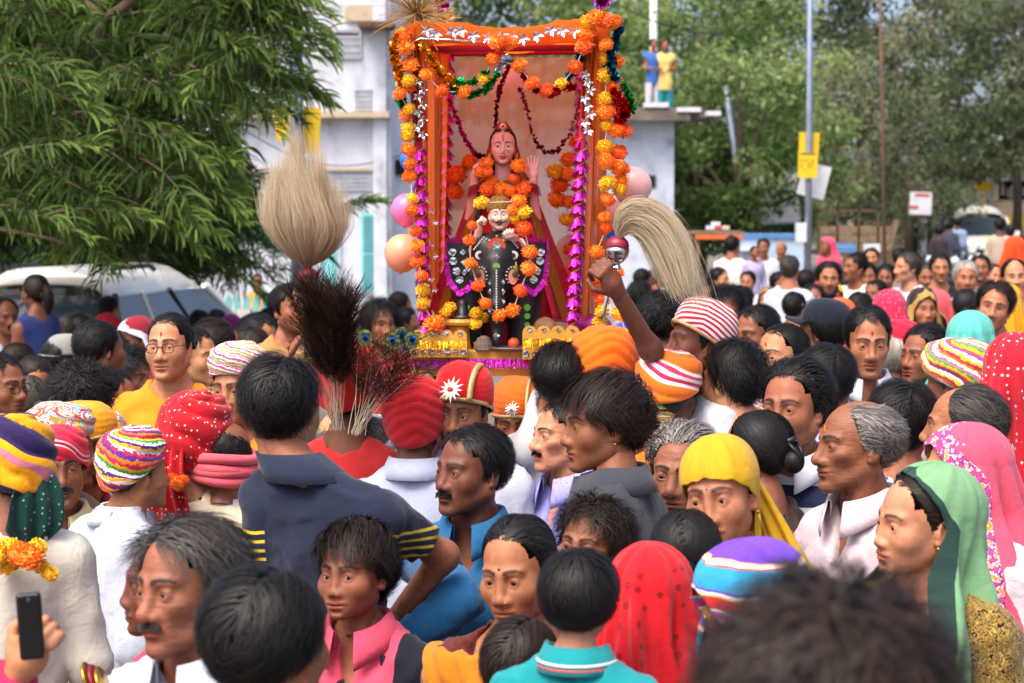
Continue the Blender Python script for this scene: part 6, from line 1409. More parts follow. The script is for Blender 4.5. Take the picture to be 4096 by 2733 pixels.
ORG = sheer('orange_gauze', .65, .72); PEACH = sheer('peach_gauze', .6, .55); NETM = sheer('magenta_net', .4, .55)
SHR = thing('carried_shrine', 'gold-painted shrine on bearers\' shoulders, hung with orange gauze and magenta tinsel', 'shrine', (fp(1990, 1400).x, D0, 0))
SI = Matrix.Translation(SHR.location).inverted()
def sp(mb, name, mat, parent=SHR, smooth=False, color=None):
    o = mb.build(name, mat, parent, smooth=smooth, color=color); o.matrix_parent_inverse = SI.copy() if parent is SHR else Matrix(); return o
def loc(o, root):                       # world-space mesh put under a thing
    o.parent = root; o.matrix_parent_inverse = Matrix.Translation(root.location).inverted(); return o
def wbox(mb, x0, x1, y0, y1, d, th, out=0.0): return rect(mb, x0, x1, y0, y1, d, th, out)
# platform
o = sp(wbox(MB(), 1640, 2335, 1400, 1442, D0, .78), 'platform', M_GOLDB); bevel(o, .006)
sp(wbox(MB(), 1650, 2325, 1442, 1505, D0, .70, -.03), 'under_skirt', M_GOLDB)
for sx in (1700, 2280): o = sp(MB().tube([fp(sx, 1530, D0 - .06), fp(sx, 1530, D0 - .06) + Vector((0, 1.6, 0)) + Vector((0, 0, 0))], .03, 10), 'carrying_pole', M_WOOD, smooth=True)
for x0, x1, yt, yb in ((1645, 1868, 1345, 1432), (2090, 2318, 1330, 1440)):
    bx = wbox(MB(), x0, x1, yt, yb, D0, .05, .06); pr = sp(bx, 'front_rail', M_GOLDB); bevel(pr, .003)
    for k in range(4):                              # scalloped top
        cx = x0 + (k + .5) * (x1 - x0) / 4; r = (x1 - x0) / 8 * mpp(D0); c = fp(cx, yt + 2, D0 - .06)
        V = [c + Vector((r * math.cos(t), y_, r * .95 * math.sin(t))) for y_ in (0, .02) for t in np.linspace(0, math.pi, 9)]
        loc(MB().add(V, [tuple(range(9)), tuple(range(9, 18))[::-1]] + [(i, i + 9, i + 10, i + 1) for i in range(8)]).build('scallop', M_GOLDB), SHR)
        s_ = 10 * mpp(D0); c2 = c + Vector((0, -.004, r * .45)); loc(MB().add([c2 + Vector(q) for q in ((-s_ * 1.2, 0, 0), (0, 0, -s_), (s_ * 1.2, 0, 0), (0, 0, s_), (0, .003, 0))], [(0, 1, 2, 3)]).build('mirror', M_MIRR), SHR)
    for k in range(7):
        c = fp(x0 + 14 + k * (x1 - x0 - 28) / 6, yb - 25, D0 - .064); n = 14 if k % 2 == 0 else 4; r = 13 * mpp(D0) if n == 14 else 10 * mpp(D0)
        V = [c + Vector((r * math.cos(2 * math.pi * i / n) * (1.2 if n == 4 else 1), 0, r * math.sin(2 * math.pi * i / n))) for i in range(n)]
        o = loc(MB().add(V, [tuple(range(n))]).build('mirror', M_MIRR), SHR); solidify(o, .003)
def fringe(name, p, q, drop, mat, n=60, seed=0, parent=SHR, wid=None, sag=0.0):
    """strands of foil hanging from the line p-q"""
    g = random.Random(seed); mb = MB(); p, q = Vector(p), Vector(q); w = wid or (q - p).length / n * .9
    for i in range(n):
        t = (i + .5) / n; a = p.lerp(q, t) - Vector((0, 0, sag * math.sin(math.pi * t))); d = (q - p).normalized(); l = drop * g.uniform(.75, 1.1); o_ = Vector((g.uniform(-.004, .004), g.uniform(-.012, .002), 0))
        mb.add([a - d * w / 2, a + d * w / 2, a + d * w / 2 + o_ * .5 - Vector((0, 0, l * .5)), a - d * w / 2 + o_ * .5 - Vector((0, 0, l * .5)), a + d * w * .4 + o_ - Vector((0, 0, l)), a - d * w * .4 + o_ - Vector((0, 0, l))], [(0, 1, 2, 3), (3, 2, 4, 5)])
    return loc(mb.build(name, mat), parent)
fringe('gold_fringe', fp(1648, 1365, D0 - .075), fp(1866, 1365, D0 - .075), .028, F_GOLD, 70); fringe('gold_fringe', fp(2092, 1355, D0 - .075), fp(2316, 1355, D0 - .075), .030, F_GOLD, 70, 2)
fringe('magenta_fringe', fp(1790, 1436, D0 - .01), fp(2060, 1436, D0 - .01), .034, F_MAG, 110, 3); fringe('magenta_fringe', fp(2070, 1436, D0 - .01), fp(2330, 1432, D0 - .01), .034, F_MAG, 110, 4); fringe('magenta_fringe', fp(1645, 1440, D0 - .01), fp(1785, 1440, D0 - .01), .03, F_MAG, 60, 5)
# posts wound with crimson cloth and tinsel
POSTS = [((1702, 1330), (1660, 120), D0), ((2285, 1330), (2352, 110), D0), ((1772, 1330), (1790, 190), D1), ((2300, 1330), (2335, 190), D1)]
for k, (b, t, d) in enumerate(POSTS):
    a, c = fp(*b, d), fp(*t, d); po = loc(MB().tube([a, c], .013, 12).build('post', M_PINKP, smooth=True), SHR)
    mb = MB(); g = random.Random(k); ax = (c - a); L = ax.length; n = int(L / .0026); e1 = ax.normalized().orthogonal().normalized(); e2 = ax.normalized().cross(e1)
    top = .64 if k < 2 else 1.0
    for i in range(int(n * top)):
        t_ = i / n; ang = t_ * L / .045 * 2 * math.pi; rd = e1 * math.cos(ang) + e2 * math.sin(ang); tg = e1 * -math.sin(ang) + e2 * math.cos(ang); p = a + ax * t_ + rd * .014
        l = g.uniform(.022, .034); dn = Vector((0, 0, -1)) * l + rd * .017 + Vector((g.uniform(-.003, .003),) * 3); w = tg * .0045
        mb.add([p - w, p + w, p + w + dn, p - w + dn], [(0, 1, 2, 3)])
    o = mb.build('tinsel_winding', F_MAG, po)
    sp_ = [a + ax * t_ + (e1 * math.cos(t_ * L / .045 * 2 * math.pi) + e2 * math.sin(t_ * L / .045 * 2 * math.pi)) * .0155 for t_ in np.linspace(0, top, 160)]
    o = MB().tube(sp_, .0022, 5).build('gold_cord', plain('orange_cord', '#c8782a', .6), po)
# canopy: a sagging roof cloth with a front valance
def sheet(name, fn, nu, nv, mat, col, th=.0015, smooth=True):
    P = np.array([[fn(u, v) for u in np.linspace(0, 1, nu)] for v in np.linspace(0, 1, nv)]); o = loc(MB().grid(P).build(name, mat, smooth=smooth, color=lin(col)), SHR); solidify(o, th); return o
def wav(u, f, s): return math.sin(u * f * 6.283 + s) + .5 * math.sin(u * f * 2.3 * 6.283 + s * 2)
def lerp_px(u, pts):
    xs = [p[0] for p in pts]; return np.interp(u, xs, [p[1] for p in pts])
TOP = [(0, 120), (.06, 84), (.3, 98), (.52, 118), (.75, 92), (.93, 66), (1, 90)]
def roof(u, v):
    x = 1610 + u * 830; y = lerp_px(u, TOP); d = D0 - .03 + v * (D1 - D0 + .05); p = fp(x, y, D0 - .03); b = Vector((fp(1980, 0, D0).x + (p.x - fp(1980, 0, D0).x) * .96, d, p.z - .05 * math.sin(math.pi * v) + .006 * wav(u * 2 + v, 2, 1))); return (b.x, d, b.z)
sheet('canopy_cloth', roof, 40, 14, ORG, '#f78a30')
def valance(u, v):
    x = 1612 + u * 828; y0 = lerp_px(u, TOP); y1 = lerp_px(u, [(0, 215), (.05, 200), (.2, 172), (.5, 190), (.8, 172), (.95, 200), (1, 240)]); p = fp(x, y0 + (y1 - y0) * v, D0 - .034); return (p.x, p.y - .008 * math.sin(math.pi * v) - .005 * wav(u, 5, v * 2) * v, p.z)
sheet('front_valance', valance, 60, 8, ORG, '#f78a30')
def inner(u, v):
    x = 1700 + u * 640; p = fp(x, 175 + 26 * v + 8 * wav(u, 1.5, 0), D0 + .16); return tuple(p)
sheet('inner_valance', inner, 40, 4, ORG, '#e87a22')
for yy, d in ((205, D0 + .05), (222, D1)): o = loc(MB().tube([fp(1680, yy - 6, d), fp(2360, yy - 14, d)], .011, 10).build('top_rail', M_PINKP, smooth=True), SHR)
for a, b in ((1668, 1790), (2350, 2335)): loc(MB().tube([fp(a, 170, D0), fp(b, 205, D1)], .012, 10).build('side_rail', M_PINKP, smooth=True), SHR)
def backp(u, v):
    x = 1770 + u * 585; p = fp(x, 228 + v * 1100, D1 + .02); return (p.x, p.y + .010 * wav(u, 4, v * 3), p.z)
sheet('back_curtain', backp, 50, 30, PEACH, '#f8c49a', .001)
def drape(x0, x1, x2, x3, d0, d1, y0, y1, s):
    def f(u, v):
        a = x0 + (x2 - x0) * v; b = x1 + (x3 - x1) * v; x = a + (b - a) * u; d = d0 + (d1 - d0) * u; p = fp(x, y0 + (y1 - y0) * v, d); return (p.x + .006 * wav(u, 3, s + v * 2), p.y + .022 * wav(u, 5, s + v), p.z)
    return f
sheet('side_curtain', drape(1668, 1790, 1690, 1765, D0 + .03, D1 - .02, 190, 1330, 1), 26, 26, ORG, '#f8943a'); sheet('side_curtain', drape(2372, 2425, 2330, 2425, D0 + .03, D1 - .02, 190, 1270, 3), 26, 26, ORG, '#f8943a')
sheet('post_wrap', drape(1632, 1690, 1650, 1705, D0 - .022, D0 - .024, 110, 560, 5), 14, 20, ORG, '#e0601a'); sheet('post_wrap', drape(2325, 2395, 2325, 2372, D0 - .022, D0 - .024, 150, 520, 7), 14, 20, ORG, '#f78a30')
# silver ribbon flowers along the valance and down the posts
def ribbon_flower(px, py, r, d, seed):
    g = random.Random(seed); c = fp(px, py, d); mb = MB(); r *= mpp(d)
    for k in range(5):
        a = 2 * math.pi * k / 5 + g.uniform(-.3, .3); e = Vector((math.cos(a), -.25, math.sin(a))); s_ = Vector((-math.sin(a), 0, math.cos(a))) * .32
        mb.add([c, c + (e * .55 + s_) * r, c + e * r * 1.1 + Vector((0, -.004, 0)), c + (e * .55 - s_) * r], [(0, 1, 2, 3)])
    return loc(mb.build('silver_ribbon', F_SIL), SHR)
for i, x in enumerate(range(1700, 2330, 50)): ribbon_flower(x + random.Random(i).uniform(-10, 10), lerp_px((x - 1612) / 828, TOP) + 38 + 10 * math.sin(i * 1.7), 25, D0 - .055, i)
for i in range(8): ribbon_flower(1672 + (i % 2) * 18, 330 + i * 30, 20, D0 - .045, 40 + i); ribbon_flower(2340 + (i % 3) * 12, 300 + i * 32, 20, D0 - .05, 60 + i)
for i in range(11): ribbon_flower(1712 + (i % 3) * 14, 800 + i * 45, 13, D0 + .1, 80 + i)
loc(MB().tube([fp(x, y, D0 - .045) for x, y in ((1655, 240), (1650, 170), (1680, 155), (1800, 160), (1960, 172))], .004, 6).build('silver_cord', F_SIL, smooth=True), SHR)
# --- tinsel garlands
def tinsel(name, label, pts, mat, r=.018, n=240, seed=0):
    g = np.random.default_rng(seed); P = np.array([tuple(p) for p in pts]); t = np.linspace(0, 1, len(P)); tt = np.linspace(0, 1, n)
    Q = np.stack([np.interp(tt, t, P[:, i]) for i in range(3)], -1)
    if len(P) > 2:
        for _ in range(int(n / len(P) / 2)): Q[1:-1] = (Q[:-2] + Q[1:-1] * 2 + Q[2:]) / 4
    d = g.normal(size=(n, 3)); d /= np.linalg.norm(d, axis=1)[:, None]; e = np.cross(d, g.normal(size=(n, 3))); e /= np.linalg.norm(e, axis=1)[:, None]
    L = r * g.uniform(.6, 1.2, n)[:, None]; w = r * .42
    V = np.stack([Q - e * w, Q + e * w, Q + d * L + e * w * .8, Q + d * L - e * w * .8], 1).reshape(-1, 3)
    o = obj(name, new_mesh(name, V, np.arange(4 * n).reshape(-1, 4), [mat], False)); return tag(o, label, 'garland', 'tinsel garlands on the shrine')
tinsel('tinsel_garland', 'gold foil garland hanging down the left outer corner of the shrine', [fp(*q, D0 - .06) for q in ((1600, 130), (1570, 200), (1590, 270), (1605, 340))], F_GOLD, .022, 220, 1)
tinsel('tinsel_garland', 'gold foil garland swinging inside the canopy beside a green one', [fp(*q, D0 - .05) for q in ((1690, 180), (1730, 240), (1770, 310), (1815, 325))], F_GOLD, .02, 200, 2)
tinsel('tinsel_garland', 'green foil garland looping under the canopy', [fp(*q, D0 - .05) for q in ((1800, 350), (1880, 385), (1950, 355), (1995, 290))], F_GRN, .018, 220, 3)
tinsel('tinsel_garland', 'upper green foil garland under the canopy', [fp(*q, D0 - .05) for q in ((1815, 325), (1880, 335), (1930, 305), (1950, 285))], F_GRN, .016, 150, 4)
tinsel('tinsel_garland', 'silver foil knot at the middle of the canopy', [fp(*q, D0 - .055) for q in ((1995, 280), (2020, 235), (2060, 250), (2090, 290))], F_SIL, .02, 160, 5)
tinsel('tinsel_garland', 'red foil garland looping under the canopy', [fp(*q, D0 - .05) for q in ((2090, 300), (2140, 355), (2200, 380), (2250, 350), (2295, 350))], F_RED, .018, 240, 6)
tinsel('tinsel_garland', 'teal foil garland inside the canopy corner', [fp(*q, D0 - .05) for q in ((2275, 310), (2310, 260), (2330, 205))], F_TEAL, .018, 150, 7)
tinsel('tinsel_garland', 'teal foil garland hanging outside the right corner', [fp(*q, D0 - .05) for q in ((2475, 110), (2455, 190), (2435, 280), (2465, 320))], F_TEAL, .022, 230, 8)
tinsel('tinsel_garland', 'red and silver foil tassel outside the right corner', [fp(*q, D0 - .05) for q in ((2450, 370), (2490, 410), (2500, 460), (2475, 480))], F_RED, .026, 200, 9)
tinsel('tinsel_garland', 'green foil garland ending in the red tassel', [fp(*q, D0 - .04) for q in ((2490, 330), (2515, 390), (2530, 440))], F_GRN, .018, 110, 10)
tinsel('tinsel_garland', 'green foil strip outside the left post', [fp(*q, D0 - .04) for q in ((1605, 390), (1610, 430))], F_GRN, .02, 70, 11)
for i, (pts, c) in enumerate((([(1795, 390), (1830, 480), (1860, 560), (1905, 618)], F_MAG), ([(2035, 260), (2005, 340), (1990, 400), (1980, 510)], F_DPINK), ([(2080, 350), (2105, 430), (2135, 560), (2180, 612), (2230, 605), (2290, 520), (2335, 330)], F_DPINK), ([(1900, 618), (1950, 635), (1990, 610)], F_DPINK))):
    tinsel('tinsel_swag', ['magenta tinsel swag beside the inner left post', 'dull pink tinsel strand hanging to the goddess', 'dull pink tinsel swag on the right of the back curtain', 'dull pink tinsel swag passing behind the goddess'][i], [fp(*q, D1 - .12) for q in pts], c, .013, 200, 20 + i)
# --- marigolds
def marigold():
    g = np.random.default_rng(4); V, F, k = [], [], 0
    for ring in range(9):
        el = R(-62 + 18.5 * ring); n = int(5 + 15 * math.cos(el))
        for j in range(n):
            a = 2 * math.pi * (j + g.uniform(-.3, .3)) / n; d = np.array([math.cos(el) * math.cos(a), math.cos(el) * math.sin(a), math.sin(el)]) + g.normal(size=3) * .07
            t = np.array([-math.sin(a), math.cos(a), 0]); up = np.cross(d, t); b = d * .55; e = d * g.uniform(.90, 1.04) + up * .10; w = .155
            V += [b - t * w * .5, b + t * w * .5, e + t * w, e + up * .08, e - t * w]; F.append((k, k + 1, k + 2, k + 3, k + 4)); k += 5
    bl = MB().ball((0, 0, 0), .80, 12, 8); V += list(np.concatenate(bl.V)); F += [tuple(i + k for i in f) for f in bl.F]
    return new_mesh('marigold', V, F, [MARI], False)
def _mari():
    N = NT('marigold_petals'); o = N.objcol(); g = N.n('ShaderNodeNewGeometry'); r = N.ramp(g, [(0, (.84, .80, .76)), (1, (1.15, 1.12, 1.05))], fo='Random Per Island'); N.base(N.mix(1.0, o, r, blend='MULTIPLY')).set(rough=.7, sheen=.2); return N.m
MARI = _mari(); MG = marigold(); _lf = MB().tube([(0, 0, .55), (0, 0, .9), (0, 0, 1.15)], [.45, .38, .1], 7).mesh('sepal', [M_LEAF], True)
OCOL, YCOL, DCOL = lin('#ff8a00'), lin('#f6c206'), lin('#fa6e00')
def garland(label, flowers, d, thread=True, name='marigold_garland', jit=.02, r0=32):
    """flowers: (px, py[, radius px[, y|o]])"""
    c = fp(flowers[0][0], flowers[0][1], d); t = thing(name, label, 'garland', c, 0, 'marigold garlands'); g = random.Random(len(label) * 3 + int(flowers[0][0]))
    pts = []
    for f in flowers:
        x, y = f[:2]; r = (f[2] if len(f) > 2 else r0 + g.uniform(-6, 6)) * mpp(d); k = f[3] if len(f) > 3 else ('y' if g.random() < .25 else 'o')
        p = fp(x, y, d + g.uniform(-jit, jit)) - c; pts.append(p); col = YCOL if k == 'y' else (OCOL if g.random() < .7 else DCOL)
        o = obj('marigold', MG, t, None, Matrix.Translation(p) @ Matrix.Rotation(g.uniform(-.6, .6), 4, 'X') @ Matrix.Rotation(g.uniform(-.6, .6), 4, 'Y') @ Matrix.Rotation(g.uniform(0, 6), 4, 'Z') @ Matrix.Diagonal((r, r, r * .82, 1)), col)
        if g.random() < .6: obj('sepal', _lf, o, None, Matrix.Scale(.8, 4))
    if thread and len(pts) > 1: MB().tube(pts, .0016, 5).build('thread', M_THREAD, t)
    return t
def col_(x0, x1, y0, y1, st, sd, amp=12, ys='', r=33):
    g = random.Random(sd); n = int((y1 - y0) / st); return [(x0 + (x1 - x0) * i / n + g.uniform(-amp, amp), y0 + (y1 - y0) * i / n, r + g.uniform(-6, 5), 'y' if g.random() < .28 else 'o') for i in range(n + 1)]
garland('long marigold string on the outer left post', [(1612, 150, 36, 'o'), (1622, 195, 38, 'o'), (1638, 260, 38, 'o'), (1636, 325, 32, 'y'), (1636, 350, 30, 'o'), (1600, 378, 30, 'o'), (1635, 440, 30, 'y'), (1622, 462, 32, 'o'), (1634, 508, 30, 'y'), (1630, 545, 30, 'y'), (1634, 600, 32, 'o'), (1642, 655, 30, 'o'), (1640, 705, 34, 'o'), (1650, 795, 26, 'y'), (1650, 843, 30, 'o'), (1662, 925, 28, 'o'), (1668, 985, 30, 'o'), (1672, 1045, 32, 'o'), (1688, 1105, 28, 'o'), (1692, 1160, 30, 'y'), (1694, 1215, 32, 'y'), (1735, 1295, 42, 'o')], D0 - .06)
garland('marigold festoon looping under the canopy front', [(1702, 300, 26, 'o'), (1768, 366, 30, 'o'), (1860, 370, 34, 'o'), (1932, 318, 30, 'y'), (1972, 240, 30, 'o'), (2076, 262, 32, 'o'), (2128, 335, 32, 'o'), (2188, 366, 34, 'o'), (2246, 336, 28, 'y'), (2302, 270, 32, 'o'), (2338, 185, 40, 'o')], D0 - .065)
garland('cluster of marigolds at the middle of the valance', [(1985, 172, 38, 'o'), (2040, 176, 34, 'o'), (2012, 165, 30, 'o')], D0 - .08, False)
garland('cluster of marigolds on the canopy\'s right top corner', [(2350, 92, 34, 'y'), (2382, 72, 38, 'o'), (2418, 82, 38, 'o'), (2455, 90, 36, 'o'), (2352, 132, 40, 'o'), (2425, 180, 30, 'o')], D0 - .08, False)
garland('yellow and orange marigold string on the front right post', [(2422, 238, 36, 'y'), (2424, 302, 38, 'y'), (2422, 398, 36, 'y'), (2424, 452, 42, 'o'), (2428, 505, 28, 'y'), (2418, 590, 36, 'y'), (2424, 648, 38, 'o'), (2430, 735, 38, 'y'), (2430, 800, 32, 'o')], D0 - .05)
garland('orange marigold string hanging outside the right post', [(2468, 245, 30, 'o'), (2462, 340, 38, 'o'), (2470, 412, 34, 'o'), (2468, 520, 44, 'o'), (2498, 525, 34, 'o'), (2475, 610, 36, 'o'), (2470, 670, 36, 'o'), (2492, 675, 30, 'o'), (2482, 725, 34, 'o'), (2478, 762, 32, 'y')], D0 - .02)
garland('marigold string falling past the silver handle', [(2420, 870, 28, 'o'), (2425, 915, 28, 'o'), (2385, 1010, 34, 'o'), (2380, 1110, 34, 'o'), (2385, 1160, 32, 'o'), (2410, 1200, 34, 'o'), (2410, 1245, 32, 'y'), (2400, 1290, 32, 'y')], D0 + .02)
garland('short marigold string below the raised fist', [(2472, 1090, 28, 'o'), (2480, 1255, 38, 'y'), (2506, 1345, 32, 'y')], D0 - .3)
garland('marigold string seen through the right curtain', [(2300, 570, 28, 'o'), (2275, 640, 36, 'o'), (2220, 690, 40, 'y'), (2270, 700, 34, 'o'), (2240, 740, 42, 'o'), (2225, 800, 40, 'o'), (2270, 810, 34, 'o'), (2265, 880, 34, 'y'), (2280, 1000, 30, 'o'), (2270, 1090, 40, 'o'), (2270, 1160, 40, 'o')], D1 - .06)
garland('marigolds in the left curtain', [(1880, 650, 40, 'o'), (1830, 700, 46, 'o'), (1820, 770, 40, 'o')], D1 - .06)
# --- balloons
def balloon(label, px, py, r, d, col, tiltx=0.0):
    c = fp(px, py, d); r *= mpp(d); t = thing('balloon', label, 'balloon', c, 0, 'balloons tied to the shrine'); P = []
    for i in range(18):
        th = math.pi * i / 17; rr = math.sin(th); z = math.cos(th); z = z if z > 0 else z * (1 + .12 * (-z) ** 2); P.append([(r * rr * math.cos(a), r * rr * math.sin(a), r * z) for a in np.linspace(0, 2 * np.pi, 28, endpoint=False)])
    N = MATS.get('balloon_rubber')
    if N is None:
        q = NT('balloon_rubber'); q.base(q.objcol()).set(rough=.28, sss=.3); q.p.inputs['Subsurface Scale'].default_value = .03; N = MATS['balloon_rubber'] = q.m
    MB().grid(P, closed=True).build('skin', N, t, smooth=True, color=lin(col)); MB().tube([(0, 0, -r * 1.1), (0, 0, -r * 1.2)], [r * .05, r * .10], 8).build('knot', N, t, color=lin(col))
    t.rotation_euler = (R(tiltx), R(8), 0); return t
balloon('pink balloon on the left outside of the shrine', 1628, 838, 64, D0 + .25, '#e87ab0'); balloon('peach balloon below the pink one', 1612, 1010, 74, D0 + .22, '#f0a480'); balloon('blue balloon half hidden on the left of the shrine', 1640, 640, 42, D1 + .1, '#2a70c8')
balloon('large pale pink balloon behind the right garlands', 2530, 745, 78, D1 + .1, '#e8b4b0'); balloon('coral balloon between curtain and garlands', 2430, 850, 62, D1 + .05, '#e89484'); balloon('blue balloon by the silver handle', 2440, 965, 60, D1 + .15, '#2a6ac0'); balloon('pink balloon seen through the back curtain', 2028, 335, 70, D1 + .22, '#e87a90'); balloon('peach balloon behind the net veil', 2285, 1000, 62, D1 + .15, '#e89a6a')
# --- idols. A painted head is the crowd's head field at doll size
def idol_head(root, c, sc, face, col, name='head'):
    V, Q, m = head_geo(face, .0042); M = Matrix.Translation(c) @ Matrix.Diagonal((sc * 1.06, sc, sc, 1)); N = MATS.get('painted_face')
    if N is None:
        q = NT('painted_face'); o = q.objcol(); a = q.attr('mask'); x = q.sep(a); cc = q.mix(x, o, lin('#c02030')); b = q.math('POWER', x, 2.0, ao=1); cc = q.mix(b, cc, (.01, .008, .008)); q.base(cc).set(rough=.35, spec=.5); N = MATS['painted_face'] = q.m
    o = obj(name, new_mesh('idol_head', V, Q, [N], True, {'mask': m * A3(1, 1, 0)}), root, None, M, lin(col))
    for e in EYE_C:
        q = obj('eye', EYE_ME, root, None, M @ Matrix.Translation((e[0], e[1] - .0016, e[2])))
    return M
def blob(root, name, fld, lo, hi, h, mat, col=None):
    V, Q = nets(fld, lo, hi, h); return obj(name, new_mesh(name, V, Q, [mat], True), root, None, None, lin(col) if col else None)
GD = D0 + .33; gc = fp(2012, 590, GD)
G = thing('goddess_idol', 'painted goddess figure with red veil, raised palm and gold jewellery', 'idol', (gc.x, GD, fp(0, 1400, GD).z)); gz = gc.z - G.location.z; gs = .56
MH = idol_head(G, (0, 0, gz), gs, 'woman', '#f0b0ac')
S_RED = cloth('crimson_idol_cloth', None, bumps=.5); PNK = '#f0b0ac'
def gfl(P):
    d = smin(ell(P, (0, .03, gz - .19), (.085, .06, .10)), ell(P, (0, .04, gz - .34), (.12, .10, .12)), .06); return smin(d, ell(P, (0, .03, gz - .55), (.19, .12, .20)), .08)
blob(G, 'gown', gfl, (-.25, -.15, 0.0), (.25, .2, gz - .06), .009, S_RED, '#cc1830')
for sx, hx, hz, pose in ((-1, -.100, -.098, 'grip'), (1, .106, -.094, 'open')):
    e = (sx * .115, -.02, gz - .25); w = (hx, -.075, gz + hz - .02)
    blob(G, 'arm', lambda P: np.minimum(cap(P, (sx * .075, .03, gz - .14), e, .026, .022), cap(P, e, w, .021, .014)), (-.2, -.15, gz - .33), (.2, .1, gz + .0), .006, MATS['painted_face'], PNK)
    V, Q = hand_geo(pose); Fm = frame((0, -.15, 1), (sx, 0, 0) if pose == 'open' else (0, -1, .3)); V2 = V * (.46 if pose == 'open' else .52)
    if pose == 'open': V2 = V2 * A3(1, 1, 1)
    obj('hand', new_mesh('idol_hand', V2 @ Fm.T.astype(np.float32) + A3(*w), Q, [MATS['painted_face']], True), G, None, None, lin(PNK))
    for k in range(5): MB().lathe([(.030 + .002 * k, -.002), (.033 + .002 * k, 0), (.030 + .002 * k, .002)], n=20, M=Matrix.Rotation(R(25 * sx), 4, 'Y')).build('bangle', M_PINKP if k else M_BRASS, G, Matrix.Translation((w[0] - sx * .006, w[1] + .012, w[2] - .012 - .007 * k)), smooth=True)
obj('hair', hair('flat'), G, None, MH, HAIRC['black'])
MB().tube([(0, .012, gz - .05), (0, .014, gz - .09), (0, .016, gz - .13)], [.028, .030, .050], 16).build('neck', MATS['painted_face'], G, smooth=True, color=lin(PNK))
# necklace, earrings, forehead jewel, nose ring
for k, (r, z, t) in enumerate(((.040, -.098, .0035), (.052, -.118, .0045), (.066, -.138, .003))):
    MB().tube([(r * math.sin(a), .012 - r * .95 * math.cos(a) - .008, gz + z - .022 * max(0, math.cos(a))) for a in np.linspace(-2.2, 2.2, 22)], t, 7).build('necklace', M_BRASS, G, smooth=True)
MB().ball((0, -.062, gz - .165), .014, 12, 8, (1.3, .5, 1)).build('pendant', M_BRASS, G, smooth=True)
for sx in (-1, 1): MB().tube([(sx * .047, -.005, gz - .018), (sx * .049, -.008, gz - .035), (sx * .049, -.008, gz - .052)], [.003, .008, .004], 8).build('earring', M_BRASS, G, smooth=True)
jw = MB().ball((0, -.052, gz + .072), .011, 12, 8, (1, .5, 1)).build('forehead_jewel', M_PEARL, G, smooth=True); MB().ball((0, -.0575, gz + .072), .005, 8, 6).build('ruby', F_RED, jw, smooth=True)
MB().tube([(.012 + .010 * math.cos(a), -.061, gz - .020 + .010 * math.sin(a)) for a in np.linspace(0, 5.6, 12)], .0014, 5).build('nose_ring', M_BRASS, G)
MB().box((0, -.0575, gz + .030), (.004, .003, .022)).build('tilak', plain('vermilion', '#b81c1c', .6), G)
# the goddess's tent of veils: opaque red inside, a sheer net outside, gold hems
def tent(w0, w1, h, y0, depth, open_, nf, seed, amp=.006):
    g = np.random.default_rng(seed); P = []
    for v in np.linspace(0, 1, 30):
        z = gz + .092 - v * h; w = .010 + w0 * min(1, v * 3.4) ** .6 + w1 * max(0, v - .2) ** 1.1; row = []
        op = open_ * min(1, max(0, (v - .02)) / .14) ** .5
        for a in np.linspace(op, 2 * np.pi - op, 60):
            k = 1 + amp / .01 * .06 * math.sin(nf * a + seed + v * 3) * v; row.append((w * math.sin(a) * k, y0 - (w * depth + .03 * min(1, v * 4)) * math.cos(a) * k, z))
        P.append(row)
    return np.array(P)
o = MB().grid(tent(.060, .20, .70, .022, .62, .86, 11, 1)).build('red_veil', S_RED, G, smooth=True, color=lin('#dc2258')); solidify(o, .0015)
o = MB().grid(tent(.072, .27, .72, .020, .50, 1.0, 9, 4)).build('net_veil', NETM, G, smooth=True, color=lin('#c82848')); solidify(o, .001)
T1 = tent(.062, .27, .70, .020, .60, .80, 11, 2)
for e in (0, -1): MB().grid(np.stack([T1[:, e] * np.array([1, 1, 1]) + np.array([0, -.004, 0]), T1[:, 2 if e == 0 else -3] + np.array([0, -.006, 0]), T1[:, 4 if e == 0 else -5] + np.array([0, -.006, 0])], 1)).build('gold_hem', foil('dull_gold_brocade', '#a8843c', .45), G, smooth=True)
# male rider
MDp = D0 + .17; mc = fp(1998, 862, MDp); Mn_ = thing('rider_idol', 'pale painted rider figure with curled moustache and patterned cap', 'idol', (mc.x, MDp, fp(0, 1400, MDp).z)); mz = mc.z - Mn_.location.z; ms = .44
MM = idol_head(Mn_, (0, 0, mz), ms, 'round', '#e8ccb8')
obj('cap', turban('cap', 4), Mn_, cloth('rider_cap', blotch(['#a88a3c', '#1f3a28', '#b8983c', '#9a2a24', '#1f3a28'], 90), space='rest'), MM @ Matrix.Translation((0, .004, .004)), (1, 1, 1))
for sx in (-1, 1): MB().tube([MM @ Vector(q) for q in ((sx * .002, -.118, -.050), (sx * .020, -.112, -.056), (sx * .040, -.098, -.050), (sx * .050, -.090, -.036), (sx * .046, -.090, -.026))], [.0022, .003, .0022, .0014, .0008], 6).build('moustache', M_INK, Mn_, smooth=True)
MB().ball(tuple(MM @ Vector((0, -.099, .050))), .0035, 8, 6, (.9, .6, 1.8)).build('tilak', plain('vermilion', '#b81c1c', .6), Mn_, smooth=True)
blob(Mn_, 'torso', lambda P: smin(ell(P, (0, .02, mz - .135), (.085, .055, .07)), ell(P, (0, .03, mz - .24), (.09, .07, .10)), .04), (-.15, -.1, mz - .36), (.15, .12, mz - .05), .008, cloth('cream_brocade', blotch(['#b89a52', '#c8b070', '#a8843c', '#c8b888'], 60), space='rest'))
MB().lathe([(.030, -.010), (.033, 0), (.030, .010)], n=18).build('collar_band', M_INK, Mn_, Matrix.Translation((0, .008, mz - .064)), smooth=True)
